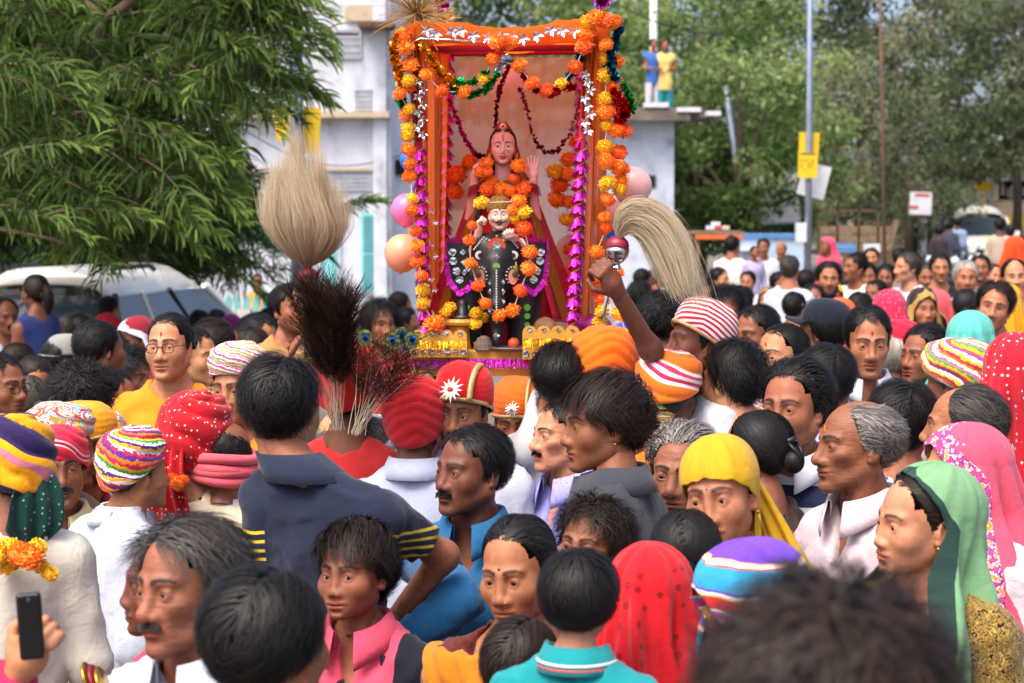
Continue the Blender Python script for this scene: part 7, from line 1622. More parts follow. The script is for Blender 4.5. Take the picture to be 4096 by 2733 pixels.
for k in range(6): MB().tube([((.030 + .004 * k) * math.sin(a), .008 - (.034 + .004 * k) * math.cos(a), mz - .070 - (.02 + .006 * k) * max(0, math.cos(a))) for a in np.linspace(-1.7, 1.7, 18)], .0018, 5).build('pearl_strand', M_PEARL, Mn_)
for sx, w in ((-1, (-.072, -.080, mz - .062)), (1, (.055, -.085, mz - .080))):
    e = (sx * .095, -.02, mz - .14); blob(Mn_, 'arm', lambda P: np.minimum(cap(P, (sx * .07, .01, mz - .10), e, .022, .018), cap(P, e, w, .018, .013)), (-.15, -.12, mz - .2), (.15, .06, mz - .02), .006, MATS['painted_face'], '#e8ccb8')
    V, Q = hand_geo('grip'); Fm = frame((0, -.3, 1) if sx < 0 else (-.2, -.5, .1), (0, -1, .3)); obj('hand', new_mesh('idol_hand', (V * .5) @ Fm.T.astype(np.float32) + A3(*w), Q, [MATS['painted_face']], True), Mn_, None, None, lin('#e8ccb8'))
MB().tube([(-.075, -.09, mz - .02), (-.072, -.092, mz + .02), (-.068, -.092, mz + .030)], [.006, .008, .010], 8).build('black_rod', M_INK, Mn_, smooth=True)
for x in (-.042, .052): MB().ball((x, -.088, mz - .098), .020, 10, 7, (1.1, .4, .75)).build('cuff_rosette', M_PINKP, Mn_, smooth=True)
# elephant
ED = D0 + .10; ec = fp(1987, 1050, ED); E = thing('elephant_idol', 'black elephant figure studded with beads, mirrors and fringed ears', 'idol', (ec.x, ED, fp(0, 1400, ED).z)); ez = ec.z - E.location.z
def efl(P):
    S = np.stack([np.abs(P[:, 0]), P[:, 1], P[:, 2]], -1); d = ell(S, (0, .02, ez + .005), (.088, .080, .088)); d = smin(d, sph(S, (.040, .01, ez + .058), .044), .03)
    d = smin(d, cap(P, (0, -.055, ez - .03), (0, -.085, ez - .15), .040, .028), .03); d = smin(d, cap(P, (0, -.085, ez - .15), (.0, -.085, ez - .235), .028, .018), .02); d = smin(d, cap(P, (0, -.085, ez - .235), (0, -.100, ez - .262), .018, .016), .01)
    d = smin(d, sph(S, (.058, -.045, ez - .045), .034), .02)
    d = smin(d, ell(P, (0, .20, ez - .10), (.15, .18, .14)), .05); d = smin(d, cap(S, (.098, .06, ez - .10), (.088, .05, .03), .064, .050), .04); return smax(d, -(P[:, 2] - .004), .004)
blob(E, 'body', efl, (-.2, -.15, -.01), (.2, .36, ez + .13), .0075, M_ELE)
def on_e(x, z):                                    # front surface of the elephant at (x, z)
    y = -.16
    for _ in range(14): y += max(0, float(efl(np.array([[x, y, z]], np.float32))[0])) * .9
    return Vector((x, y, z))
def stick(name, x, z, r, mat, n=4, sx=1.0, out=.002):
    p = on_e(x, z); V = [p + Vector((r * sx * math.cos(2 * math.pi * i / n), -out, r * math.sin(2 * math.pi * i / n))) for i in range(n)]; o = MB().add(V, [tuple(range(n))]).build(name, mat, E); solidify(o, .002, -1); return o
stick('forehead_disc', 0, ez + .056, .030, M_ORAN, 18); stick('mirror', 0, ez + .058, .014, M_MIRR, 16, out=.006); stick('mirror', 0, ez + .018, .010, M_MIRR); stick('green_gem', 0, ez - .010, .010, M_GREENS, 14, 1.2); stick('mirror', 0, ez - .245, .012, M_MIRR, out=.004)
for sx in (-1, 1):
    ey = stick('eye', sx * .058, ez + .026, .015, M_WHITE, 16, 1.05); stick('pupil', sx * .056, ez + .025, .008, M_INK, 14, out=.006)
    stick('tusk_socket', sx * .056, ez - .048, .026, M_PINKS, 16, .62, .003); MB().tube([on_e(sx * .062, ez - .040), on_e(sx * .062, ez - .04) + Vector((sx * .006, -.03, .018)), on_e(sx * .062, ez - .04) + Vector((sx * .004, -.045, .045))], [.011, .008, .002], 8).build('tusk', plain('jade_tusk', '#7a8a4a', .4), E, smooth=True)
    for k in range(4): stick('mirror', sx * .022, ez - .065 - k * .032, .011, M_MIRR, 4, .7)
    for k in range(5): stick('sticker', sx * .105, ez - .155 - k * .030, .012 - .0012 * k, M_GREENS, 12)
    pe = [(-.10, .115, .012), (-.03, .115, -.006), (-.004, .02, .0), (-.02, -.05, .0), (-.055, -.075, .006), (-.085, -.03, .012)]
    V = [(sx * (.178 + q[0] * 1.0 + .028) , .0 + q[2] - .01, ez - .015 + q[1] - .03) for q in pe]; V = [(sx * (.078 + (.0 - q[0]) * .92), -.012 + q[2], ez - .030 + q[1] * .86) for q in pe]
    ear = MB().add(V, [tuple(range(6))]).build('ear', M_ELE, E); solidify(ear, .006)
    for k, (ux, uz) in enumerate(((.155, .055), (.115, .055), (.152, .02), (.112, .015), (.140, -.02), (.110, -.025), (.128, -.055), (.095, -.01))):
        c = Vector((sx * (.012 + ux * .90), -.020, ez - .022 + uz * .86 + .01)); n = 14 if k % 2 == 0 else 4; r = .0135 if n == 14 else .011; o = MB().add([c + Vector((r * math.cos(2 * math.pi * i / n), 0, r * math.sin(2 * math.pi * i / n))) for i in range(n)], [tuple(range(n))]).build('mirror', M_MIRR, ear); solidify(o, .002)
    for i in range(6):
        a, b = Vector(V[i]), Vector(V[(i + 1) % 6])
        if i in (1,): continue
        mb = MB(); n = int((b - a).length / .0045) + 2; nn_ = Vector((0, 0, 0)); ctr = Vector((sx * .125, 0, ez - .03))
        for j in range(n):
            p = a.lerp(b, (j + .5) / n); o_ = (p - ctr); o_.y = 0; o_ = o_.normalized() * .020 * random.Random(j + i).uniform(.8, 1.2) + Vector((0, -.004, -.004)); w = (b - a).normalized() * .0022
            mb.add([p - w, p + w, p + w + o_, p - w + o_], [(0, 1, 2, 3)])
        mb.build('ear_fringe', F_MAG, ear)
def beads(path, step=.0085, r=.0036):
    P = [Vector(p) for p in path]; mb = MB(); acc = 0
    for a, b in zip(P[:-1], P[1:]):
        n = max(1, int((b - a).length / step))
        for j in range(n): q = a.lerp(b, j / n); s_ = on_e(q.x, q.z) + Vector((0, -.002, 0)); mb.ball(s_, r, 6, 4)
    mb.build('bead_row', M_PEARL, E, smooth=True)
beads([(0, 0, ez - .026), (0, 0, ez - .21)]); beads([(-.078, 0, ez + .045), (-.045, 0, ez + .085), (-.015, 0, ez + .072), (0, 0, ez + .09), (.015, 0, ez + .072), (.045, 0, ez + .085), (.078, 0, ez + .045)])
for sx in (-1, 1): beads([(sx * (.054 + .021 * math.sin(a)), 0, ez - .044 + .030 * math.cos(a)) for a in np.linspace(-2.4, 2.4, 12)], .0085, .003)
o = blob(E, 'saddle_cloth', lambda P: np.maximum(smin(ell(P, (0, .20, ez - .10), (.158, .188, .148)), ell(P, (0, .10, ez - .2), (.15, .05, .2)), .05), -(P[:, 1] - .075)), (-.22, .05, 0), (.22, .4, ez + .1), .012, S_RED, '#7a0f2c')
# rider's and elephant's flowers
garland('marigold garland heaped on the goddess\'s chest', [(1945, 655, 32, 'o'), (1920, 690, 26, 'o'), (1950, 690, 24, 'o'), (2075, 665, 34, 'o'), (2055, 715, 24, 'o'), (1965, 730, 30, 'o'), (1950, 760, 34, 'o'), (2000, 760, 36, 'o'), (2085, 760, 42, 'o'), (2040, 765, 30, 'o')], GD - .115, False, r0=30)
garland('marigold garland round the rider\'s shoulders and the elephant', [(1925, 812, 32, 'y'), (2075, 805, 32, 'o'), (2055, 842, 30, 'o'), (2095, 850, 32, 'y'), (2060, 875, 26, 'y'), (2095, 915, 38, 'o'), (2120, 1010, 36, 'o'), (2115, 1075, 34, 'o'), (2080, 1165, 30, 'o'), (2050, 1245, 34, 'o'), (1998, 1262, 30, 'o'), (1940, 1215, 28, 'o'), (1912, 1145, 28, 'o'), (1882, 1055, 28, 'o'), (1878, 960, 26, 'o'), (1890, 905, 24, 'o')], ED - .13, True)
garland('yellow flowers heaped by the black lingam', [(1782, 1250, 26, 'y'), (1800, 1230, 26, 'y'), (1905, 1255, 30, 'y'), (1930, 1275, 28, 'y'), (1900, 1295, 28, 'y'), (1915, 1385, 24, 'y'), (1765, 1300, 22, 'y')], D0 + .03, False)
# offerings on the platform
def put(name, label, cat, mb, mat, smooth=True, bev=0): o = mb.build(name, mat, None, smooth=smooth); return tag(o, label, cat)
pz = fp(0, 1400, D0).z
c = fp(1840, 1345, D0 + .05); st = thing('offering_stand', 'small gold stand with a round top under the lingam', 'stand', (c.x, c.y, pz)); hz = fp(0, 1275, D0 + .05).z - pz
MB().lathe([(.040, 0), (.036, .02), (.032, hz * .6), (.040, hz - .02)], n=24).build('drum', M_GOLDB, st, smooth=True); MB().lathe([(.060, hz - .02), (.064, hz - .01), (.060, hz)], n=24).build('top', M_GOLDB, st)
c2 = fp(1850, 1268, D0 + .05); put('lingam', 'black stone lingam with white markings on the gold stand', 'stone', MB().lathe([(.045, 0), (.047, .008), (.020, .014), (.019, .05), (.014, .062), (.001, .066)], (c2.x, c2.y, pz + hz), 20), M_ELE)
mb = MB()
for k in range(3): mb.box((c2.x, c2.y - .0200, pz + hz + .036 + .007 * k), (.024, .002, .0022))
c = fp(2180, 1290, D0 + .04); P = [[(c.x + .048 * math.sin(t) * math.cos(a) * (1 + .03 * math.cos(3 * a)), c.y + .048 * math.sin(t) * math.sin(a), pz + .055 + .055 * math.cos(t)) for a in np.linspace(0, 2 * np.pi, 20, endpoint=False)] for t in np.linspace(.02, 3.12, 12)]
put('coconut', 'brown husked coconut behind the right gold rail', 'coconut', MB().grid(P, closed=True), plain('coconut_husk', '#7a5a40', .9, 0, .3, 30, .6))
c = fp(2055, 1382, D0 + .0); put('orange_fruit', 'round orange lying on a steel plate', 'fruit', MB().ball((c.x, c.y, pz + .022), .020, 14, 10), M_ORAN); put('steel_plate', 'flat steel plate in front of the elephant', 'plate', MB().lathe([(.075, .001), (.08, .006), (.083, .010), (.07, .004)], (c.x - .01, c.y + .03, pz), 26), M_STEEL)
c = fp(1935, 1375, D0 + .01); put('stone_block', 'rounded brown stone between the gold rails', 'stone', MB().lathe([(.032, 0), (.030, .02), (.022, .04), (.006, .048)], (c.x, c.y, pz), 12), plain('brown_stone', '#6a5a50', .9, 0, .3, 20, .5), False)
c = fp(1920, 1300, D0 + .02); put('incense_stick', 'black incense stick leaning by the yellow flowers', 'incense', MB().tube([(c.x + .008, c.y, pz), (c.x - .004, c.y, pz + .11)], .003, 6), M_INK)
c = fp(2375, 1300, D0 + .1)
P = [[(c.x + .062 * math.sin(t) * math.cos(a), c.y + .05 * math.sin(t) * math.sin(a), c.z + .034 * math.cos(t) * (1 + .12 * math.sin(3 * a))) for a in np.linspace(0, 2 * np.pi, 18, endpoint=False)] for t in np.linspace(.03, 3.1, 10)]
put('cloth_bundle', 'magenta cloth bundle tied to the shrine\'s right corner', 'bundle', MB().grid(P, closed=True), plain('magenta_satin', '#a01a7a', .5))
# dry grass tufts and poles on the canopy corners
def tuft(label, px, py, d, n, L, col, spread, seed):
    g = np.random.default_rng(seed); c = np.array(fp(px, py, d)); dirs = g.normal(size=(n, 3)) * spread + np.array([0, 0, 1.0]); dirs /= np.linalg.norm(dirs, axis=1)[:, None]
    o = obj('grass_tuft', strands_mesh('grass_tuft', np.tile(c, (n, 1)) + g.normal(size=(n, 3)) * .006, dirs, L, 4, .0016, .5, seed), None, None, None, lin(col)); return tag(o, label, 'grass tuft')
tuft('dry straw tuft rising over the left canopy corner', 1672, 60, D0, 260, .16, '#8a6a3a', .8, 1); tuft('short straw tuft behind the canopy\'s left edge', 1768, 95, D0 + .3, 160, .07, '#b8985a', .35, 2)
for px in (1672, 2385): tag(MB().tube([fp(px, 80, D0), fp(px - 6, -60, D0)], .004, 7).build('corner_rod', plain('sky_blue_rod', '#4a9ac0', .5)), 'thin blue rod standing on the left canopy corner' if px < 2000 else 'thin blue rod standing on the right canopy corner', 'rod')
for i, (px, py) in enumerate(((1767, 22), (2405, 12))):
    c = fp(px, py, D0 + .1 if i == 0 else D0); tinsel('paper_flower', ['magenta paper flower over the left straw tuft', 'magenta paper flower at the right blue rod'][i], [c, c + Vector((0, 0, .02))], F_MAG, .028, 90, 60 + i)['category'] = 'flower'
for i, (x, y, dd) in enumerate(((1767, 95, D0 + .1), (2405, 70, D0))): tag(MB().tube([fp(x, y, dd), fp([1767, 2405][i], [25, 15][i], dd)], .002, 5).build('flower_stem', M_LEAF), ['thin stem under the left magenta paper flower', 'thin stem under the right magenta paper flower'][i], 'stem')

# ---------------------------------------------------------------- fly whisks and peacock feathers
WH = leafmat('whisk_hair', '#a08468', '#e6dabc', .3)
def tuft_mesh(name, curves, w=.0013, cols=None, mat=WH):
    """curves: n x k x 3"""
    P = np.asarray(curves); n, k = P.shape[:2]; T = np.gradient(P, axis=1); g = np.random.default_rng(2); B_ = np.cross(T, g.normal(size=(n, 1, 3))); B_ /= np.linalg.norm(B_, axis=2)[:, :, None] + 1e-9
    wd = w * np.linspace(1, .35, k)[None, :, None]; V = np.stack([P - B_ * wd, P + B_ * wd], 2).reshape(-1, 3); b = (np.arange(n) * k * 2)[:, None] + (np.arange(k - 1) * 2)[None]
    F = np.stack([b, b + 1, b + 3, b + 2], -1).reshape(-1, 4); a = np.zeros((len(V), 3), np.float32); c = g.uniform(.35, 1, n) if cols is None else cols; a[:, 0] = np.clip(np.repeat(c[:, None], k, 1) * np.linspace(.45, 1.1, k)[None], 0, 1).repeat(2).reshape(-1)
    return new_mesh(name, V, F, [mat], True, {'uvw': a})
M_LAC = plain('red_lacquer', '#8a1c30', .4, 0, .1, 20)
d = 7.55; wroot = fp(1232, 1075, d); K = thing('fly_whisk', 'tall pale hair whisk with a red lacquered knob, held upright', 'whisk', wroot); g = np.random.default_rng(8); n = 4600; m_ = mpp(d)
ang = g.uniform(0, 2 * np.pi, n); rad = np.sqrt(g.uniform(0, 1, n)); t = np.linspace(0, 1, 9)[None]; hgt = (250 + 330 * (1 - rad) ** .8 * g.uniform(.55, 1.05, n) + 60 * g.uniform(0, 1, n)) * m_
sp_ = np.sin(np.clip(t * 1.15, 0, 1) * np.pi * .60) ** .75 * (1 - .30 * np.clip(t - .6, 0, 1)); cl = np.stack([snoise(np.stack([np.cos(ang) * rad, np.sin(ang) * rad, 0 * ang], -1).astype(np.float32), 1.6, 3 + k) for k in range(2)], -1)
X = (np.cos(ang) * rad)[:, None] * 172 * m_ * sp_ - 35 * m_ * t ** 2 + (.030 * cl[:, :1] + g.normal(size=(n, 1)) * .010) * t ** 1.5 + .006 * np.sin(t * 9 + ang[:, None] * 3) * t; Y = (np.sin(ang) * rad)[:, None] * 130 * m_ * sp_ + .02 * cl[:, 1:] * t; Z = hgt[:, None] * t
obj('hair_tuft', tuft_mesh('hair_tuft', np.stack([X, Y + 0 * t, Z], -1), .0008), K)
kn = MB().lathe([(.006, -.16), (.010, -.14), (.012, -.07), (.014, -.05), (.034, -.042), (.040, -.028), (.036, -.010), (.016, .0), (.012, .03)], n=24).build('knob', M_LAC, K, smooth=True)
for z, r in ((-.044, .034), (-.012, .034)): MB().lathe([(r, -.003), (r + .004, 0), (r, .003)], n=24).build('gold_ring', M_BRASS, kn, Matrix.Translation((0, 0, z)))
MB().tube([(0, 0, -.16), (-.01, 0, -.34)], .009, 10).build('handle', M_SILV, K, smooth=True)
# the blowing whisk
d = 6.05; hr = PEOPLE['whisk_man']; base = fp(2470, 985, d); K2 = thing('fly_whisk', 'silver-handled whisk with pale hair blown sideways in a raised fist', 'whisk', base); m_ = mpp(d); n = 4800
MB().lathe([(.001, .030), (.018, .028), (.032, .016), (.036, .0), (.034, -.004)], n=24).build('dome', M_LAC, K2, smooth=True); MB().lathe([(.036, -.004), (.037, -.014), (.032, -.034), (.018, -.048), (.008, -.054)], n=24).build('bowl', M_SILV, K2, smooth=True)
hd = fp(2408, 1285, d - .01) - base; MB().tube([(0, 0, -.05), hd * .35, hd * .9, hd], [.010, .0075, .006, .003], 10).build('handle', M_SILV, K2, smooth=True); MB().lathe([(.010, -.008), (.013, 0), (.010, .008)], n=16).build('gold_ring', M_SILV, K2, Matrix.Translation((-.002, 0, -.065)))
q = g.uniform(0, 1, n); z0 = g.normal(size=n); t = np.linspace(0, 1, 9)
ctrl_o = np.array([(0, -20), (-65, -110), (0, -215), (130, -225), (255, -140), (312, 0), (300, 170)]); ctrl_i = np.array([(0, -20), (15, -60), (60, -85), (105, -50), (135, 30), (165, 110), (225, 200)])
def bez(C, t): return np.stack([np.interp(t, np.linspace(0, 1, len(C)), C[:, i]) for i in range(2)], -1)
Co, Ci = bez(ctrl_o, t), bez(ctrl_i, t)
for _ in range(3): Co[1:-1] = (Co[:-2] + 2 * Co[1:-1] + Co[2:]) / 4; Ci[1:-1] = (Ci[:-2] + 2 * Ci[1:-1] + Ci[2:]) / 4
Lf = np.where(g.uniform(0, 1, n) < .06, g.uniform(1.0, 1.35, n), g.uniform(.72, 1.0, n))
XY = Co[None] * (1 - q)[:, None, None] + Ci[None] * q[:, None, None]; XY = np.stack([np.stack([np.interp(t * min(l, 1), t, XY[i, :, k]) for k in (0, 1)], -1) for i, l in enumerate(Lf)]) if True else XY
ext = np.clip(Lf - 1, 0, 1)[:, None, None] * np.array([260, 200])[None, None] * (t[None, :, None] ** 3); XY = XY + ext + g.normal(size=(n, 1, 2)) * 16 * t[None, :, None]
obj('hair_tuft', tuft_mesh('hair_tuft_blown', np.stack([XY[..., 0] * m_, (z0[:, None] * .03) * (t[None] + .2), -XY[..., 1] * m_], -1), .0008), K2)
# peacock feathers
BARB = leafmat('peacock_barb', '#160d09', '#4a3426', .12); QUILL = plain('feather_quill', '#a89a84', .6)
def feather(seed, L, dense, eye_, spread=.055):
    g = np.random.default_rng(seed); n = dense; t0 = g.uniform(.42, 1.0, n); bend = .10 * g.normal(); spine = lambda t: np.stack([bend * t ** 2 * L, .03 * np.sin(t * 2 + seed) * L, t * L], -1)
    b = spine(t0); side = np.where(g.uniform(size=n) < .5, -1, 1); a = g.uniform(0, 6.28, n); out = np.stack([np.cos(a), np.sin(a) * .8, g.uniform(.7, 1.6, n)], -1); out /= np.linalg.norm(out, axis=1)[:, None]; ll = spread * 2.2 * g.uniform(.6, 1.3, n)
    t = np.linspace(0, 1, 4)[None, :, None]; C = b[:, None] + out[:, None] * ll[:, None, None] * t + np.array([0, 0, .6])[None, None] * (ll[:, None, None] * t ** 2) * .6
    return tuft_mesh('barbs', C, .0010, g.uniform(0, .8, n) ** 1.5, BARB), [tuple(spine(np.array([x]))[0]) for x in np.linspace(0, .97, 8)]
FE = [feather(i, .62, 300, False, .036) for i in range(4)] + [feather(i + 7, .62, 80, False, .045) for i in range(4)]
M_EYE1 = foil('eye_green', '#5a8a4a', .4); M_EYE2 = foil('eye_bronze', '#8a6a3a', .4); M_EYE3 = foil('eye_turquoise', '#1a7ab0', .3); M_EYE4 = foil('eye_navy', '#12184a', .35)
def feather_bundle(label, basepx, d, tips, quill_r, seed):
    root = fp(*basepx, d); t = thing('peacock_feathers', label, 'feathers', root); g = random.Random(seed)
    for i, (tx, ty, dd, eye_) in enumerate(tips):
        tip = fp(tx, ty, d + dd) - root; L = tip.length; me, spn = FE[i % 4 + (4 if seed == 2 else 0)]; q = tip.to_track_quat('Z', 'Y').to_matrix().to_4x4(); M = Matrix.Translation((g.uniform(-.012, .012), g.uniform(-.012, .012), 0)) @ q @ Matrix.Rotation(g.uniform(0, 6.28), 4, 'Z') @ Matrix.Diagonal((1, 1, L / .62, 1))
        o = obj('feather', me, t, None, M); MB().tube(spn, [quill_r * (1 - .8 * k / 7) for k in range(8)], 5).build('quill', QUILL, o)
        if eye_:
            for k, (r, m2, dz) in enumerate(((.0235, M_EYE1, 0), (.019, M_EYE2, 0), (.0125, M_EYE3, .002), (.007, M_EYE4, -.001))):
                c = tip + Vector((0, -.02 - .002 * k, dz)); MB().add([c + Vector((r * .95 * math.cos(2 * math.pi * j / 18), 0, r * 1.12 * math.sin(2 * math.pi * j / 18))) for j in range(18)], [tuple(range(18))]).build('eye_spot', m2, t)
    return t
g = random.Random(4)
feather_bundle('tall dark bundle of peacock feathers beside the pale whisk', (1345, 1720), 6.1, [(1235 + 160 * (i / 33) + g.uniform(-25, 25), 1140 + g.uniform(-40, 110) + 110 * abs(i / 33 - .4), g.uniform(-.1, .25), False) for i in range(34)], .0008, 1)
feather_bundle('bundle of peacock feathers with pale quills and blue eye spots', (1420, 1740), 6.0, [(1463, 1352, .0, True), (1573, 1362, .02, True), (1608, 1340, .05, True), (1650, 1358, .0, True)] + [(1480 + 190 * i / 15 + g.uniform(-15, 15), 1390 + g.uniform(-30, 60), g.uniform(-.05, .2), False) for i in range(12)], .0013, 2)
# ---------------------------------------------------------------- small things people wear and hold
_vm = plain('vermilion', '#b81c1c', .6); _saff = plain('saffron_paste', '#d87a1c', .7)
def face_pt(x, z, face='man'):
    y = -.15
    for _ in range(16): y += max(0.0, float(head_field(np.array([[x, y, z]], np.float32), **FACES[face])[0])) * .9
    return Vector((x, y, z))
def on_face(key, name, shape, mat, smooth=True):
    """shape(MB) in head space, carried by the person's head"""
    p = PEOPLE[key]; mb = MB(); shape(mb); return mb.build(name, mat, p['root'], p['Mh'], smooth)
def tilak(key, face='man', mat=_vm, w=.0040, h=.013, z=.048):
    c = face_pt(0, z, face) + Vector((0, -.0006, 0)); on_face(key, 'tilak', lambda mb: mb.ball(c, 1.0, 8, 6, (w, .0014, h)), mat)
for k, f in (('glasses_man', 'round'), ('tilak_man', 'square'), ('fair_boy', 'round'), ('far_tilak', 'round'), ('white_tilak', 'round'), ('orange_sun_man', 'square')): tilak(k, f)
tilak('elderly grey man with bare forehead and pale pink shirt, in profile', 'thin', _saff); tilak('bindi_woman', 'matron', plain('maroon_bindi', '#5a0f18', .5), .0042, .0042, .036); tilak('yellow_woman', 'woman', plain('maroon_bindi', '#5a0f18', .5), .0026, .0028, .032)
# glasses
def glasses(mb):
    for sx in (-1, 1):
        c = face_pt(sx * .031, .004, 'round'); y = -.101
        pts = [(sx * .031 + .021 * math.copysign(abs(math.cos(a)) ** .6, math.cos(a)), y + .004 * abs(math.cos(a)) * (1 if math.cos(a) * sx > 0 else 0), .002 + .0155 * math.copysign(abs(math.sin(a)) ** .6, math.sin(a))) for a in np.linspace(0, 2 * np.pi, 25)]
        mb.tube(pts, .0017, 6); mb.tube([(sx * .052, y + .003, .008), (sx * .070, -.055, .010), (sx * .078, .005, .008)], .0016, 6)
    mb.tube([(-.010, -.101, .006), (0, -.104, .008), (.010, -.101, .006)], .0016, 6)
M_LENS = NT('lens_glass'); M_LENS.col('#ffffff').set(rough=.03, trans=1.0, ior=1.0, alpha=.18); M_LENS = M_LENS.m
for k in ('glasses_man', 'edge_man'): on_face(k, 'glasses', glasses, M_BLKP)
# emblems on turbans
def star(r, n, sharp, c, tilt):
    def f(mb):
        M = Matrix.Translation(c) @ Matrix.Rotation(R(tilt), 4, 'X'); g = random.Random(n); V = [M @ Vector((0, -.004, 0))]; m = 2 * n
        for i in range(m):
            rr = r * (g.uniform(.8, 1.1) if i % 2 == 0 else sharp); a = 2 * math.pi * i / m; V.append(M @ Vector((rr * math.cos(a), .004 * (rr / r) ** 2, rr * math.sin(a))))
        mb.add(V, [(0, i + 1, (i + 1) % m + 1) for i in range(m)])
    return f
for k, r, c in (('sun_man', .044, (0, -.124, .094)), ('orange_sun_man', .030, (0, -.121, .086)), ('yellow_emblem', .038, (0, -.121, .090))):
    o = on_face(k, 'sun_emblem', star(r, 13, .45, c, -28), M_WHITE if k == 'sun_man' else F_SIL, False); solidify(o, .003)
    if k != 'yellow_emblem': on_face(k, 'emblem_centre', lambda mb: mb.ball((c[0], c[1] - .004, c[2]), r * .24, 12, 8, (1, .4, 1)), M_ORAN)
M_BRAID = plain('gold_braid', '#b89a68', .5, .3, .2, 60)
for k in ('sun_man', 'orange_sun_man', 'yellow_emblem', 'whisk_man'):
    P_ = [[(.0878 * math.sin(a), .014 - .1105 * math.cos(a), -.012 + .058 * (.5 + .5 * math.cos(a)) + dz) for a in np.linspace(0, 2 * np.pi, 60)] for dz in (0, .011)]
    o = MB().grid(P_).build('braid', M_BRAID, PEOPLE[k]['root'], HATM[k], True); solidify(o, .003)
for k, x0, w in (('sun_man', .050, .014), ('orange_sun_man', .046, .010)):
    P_ = []
    for t in np.linspace(0.12, 2.6, 30): P_.append([(x0 + dx, .014 - .1235 * math.cos(t) * (1 - ((x0 + dx) / .098) ** 2) ** .40, .036 + .119 * math.sin(t) * (1 - ((x0 + dx) / .098) ** 2) ** .40) for dx in (-w / 2, w / 2)])
    o = MB().grid(P_).build('gold_strip', M_BRAID, PEOPLE[k]['root'], HATM[k], True); solidify(o, .006)
# earrings and nose studs
def earring(key, sx, drop_=.0, r=.006):
    def f(mb):
        mb.ball((sx * .082, .000, -.040), r * .7, 8, 6)
        if drop_: mb.tube([(sx * .083, .000, -.044), (sx * .086, -.002, -.044 - drop_ * .5), (sx * .085, .002, -.044 - drop_)], [.0016, .0022, .004], 6)
    on_face(key, 'earring', f, M_BRASS)
for k, sx, d_ in (('bindi_woman', 1, .018), ('yellow_woman', 1, .050), ('green_woman', 1, .040), ('fringe_youth', 1, 0), ('toddler', 1, 0), ('toddler', -1, 0), ('band_woman', 1, .0)): earring(k, sx, d_)
def stud(key, face, x, r, mat=M_BRASS):
    c = face_pt(x, -.034, face); on_face(key, 'nose_stud', lambda mb: mb.ball(c, r, 8, 6), mat)
stud('bindi_woman', 'matron', .016, .0030); stud('yellow_woman', 'woman', .014, .0022); stud('green_woman', 'woman', .014, .0024); stud('band_woman', 'woman', .014, .0055)
# beaded necklaces
def necklace(key, r, z, mat, drop_=.05, w=.0028, n=46):
    p = PEOPLE[key]; mb = MB(); s = p['s']; zb = p['zc'] + .022 * s; pts = []
    for a in np.linspace(-1.9, 1.9, n):
        q = np.array([[r * math.sin(a), -.20, z - drop_ * max(0, math.cos(a)) ** 1.4]], np.float32)
        if math.cos(a) < 0: q[0, 1] = .04 + .05 * -math.cos(a)
        else:
            for _ in range(24): q[0, 1] += np.clip(float(min(torso_field(q, .002, 1.0)[0], cap(q, (0, .018, -.08), (0, .040, -.215), .053, .058)[0])), 0, .05) * .8
        pts.append((q[0, 0] * s, q[0, 1] * s, q[0, 2] * s + zb))
    mb.tube(pts, [w if i % 2 else w * .55 for i in range(len(pts))], 6).build('necklace', mat, p['root'], smooth=True)
necklace('green_woman', .060, -.165, M_BRASS, .10); necklace('yellow_woman', .058, -.165, M_INK, .09); necklace('bindi_woman', .058, -.165, _saff, .09)
# claw clip, ponytail, cap badge
on_face('clip_woman', 'claw_clip', lambda mb: (mb.tube([(-.022, .118, .045), (0, .128, .052), (.022, .118, .045)], .008, 8), mb.tube([(-.02, .122, .04), (-.016, .142, .02), (-.010, .15, .0)], .005, 6), mb.tube([(.02, .122, .04), (.016, .142, .02), (.010, .15, .0)], .005, 6)), M_BLKP)
g = np.random.default_rng(9); nst = 500; tt = np.linspace(0, 1, 7)[None]; a_ = g.uniform(0, 6.28, nst); rr = np.sqrt(g.uniform(0, 1, nst)) * .045
Xp = (np.cos(a_) * rr)[:, None] * np.sin(tt * 2.6 + .3); Yp = .125 + .05 * np.sin(tt * 2.2) + (np.sin(a_) * rr)[:, None] * np.sin(tt * 2.6 + .3) * .8; Zp = .06 - .20 * tt ** 1.2 + 0 * Xp
me = tuft_mesh('ponytail', np.stack([Xp, Yp + 0 * Xp, Zp], -1), .0016, None, HAIR); p_ = PEOPLE['pony_girl']; obj('ponytail', me, p_['root'], None, p_['Mh'], HAIRC['brown'])
def badge(mb):
    for k in range(3):
        P = [[(-.020 - .010 * k + .02 * t, .014 - (.114 + .001 * k) * math.cos(.45 * (t - .3)) - .0, .060 + .055 * t + dz) for t in np.linspace(0, 1, 8)] for dz in (0, .007)]
        mb.grid(P)
on_face('cap_man', 'cap_stripes', badge, M_WHITE)
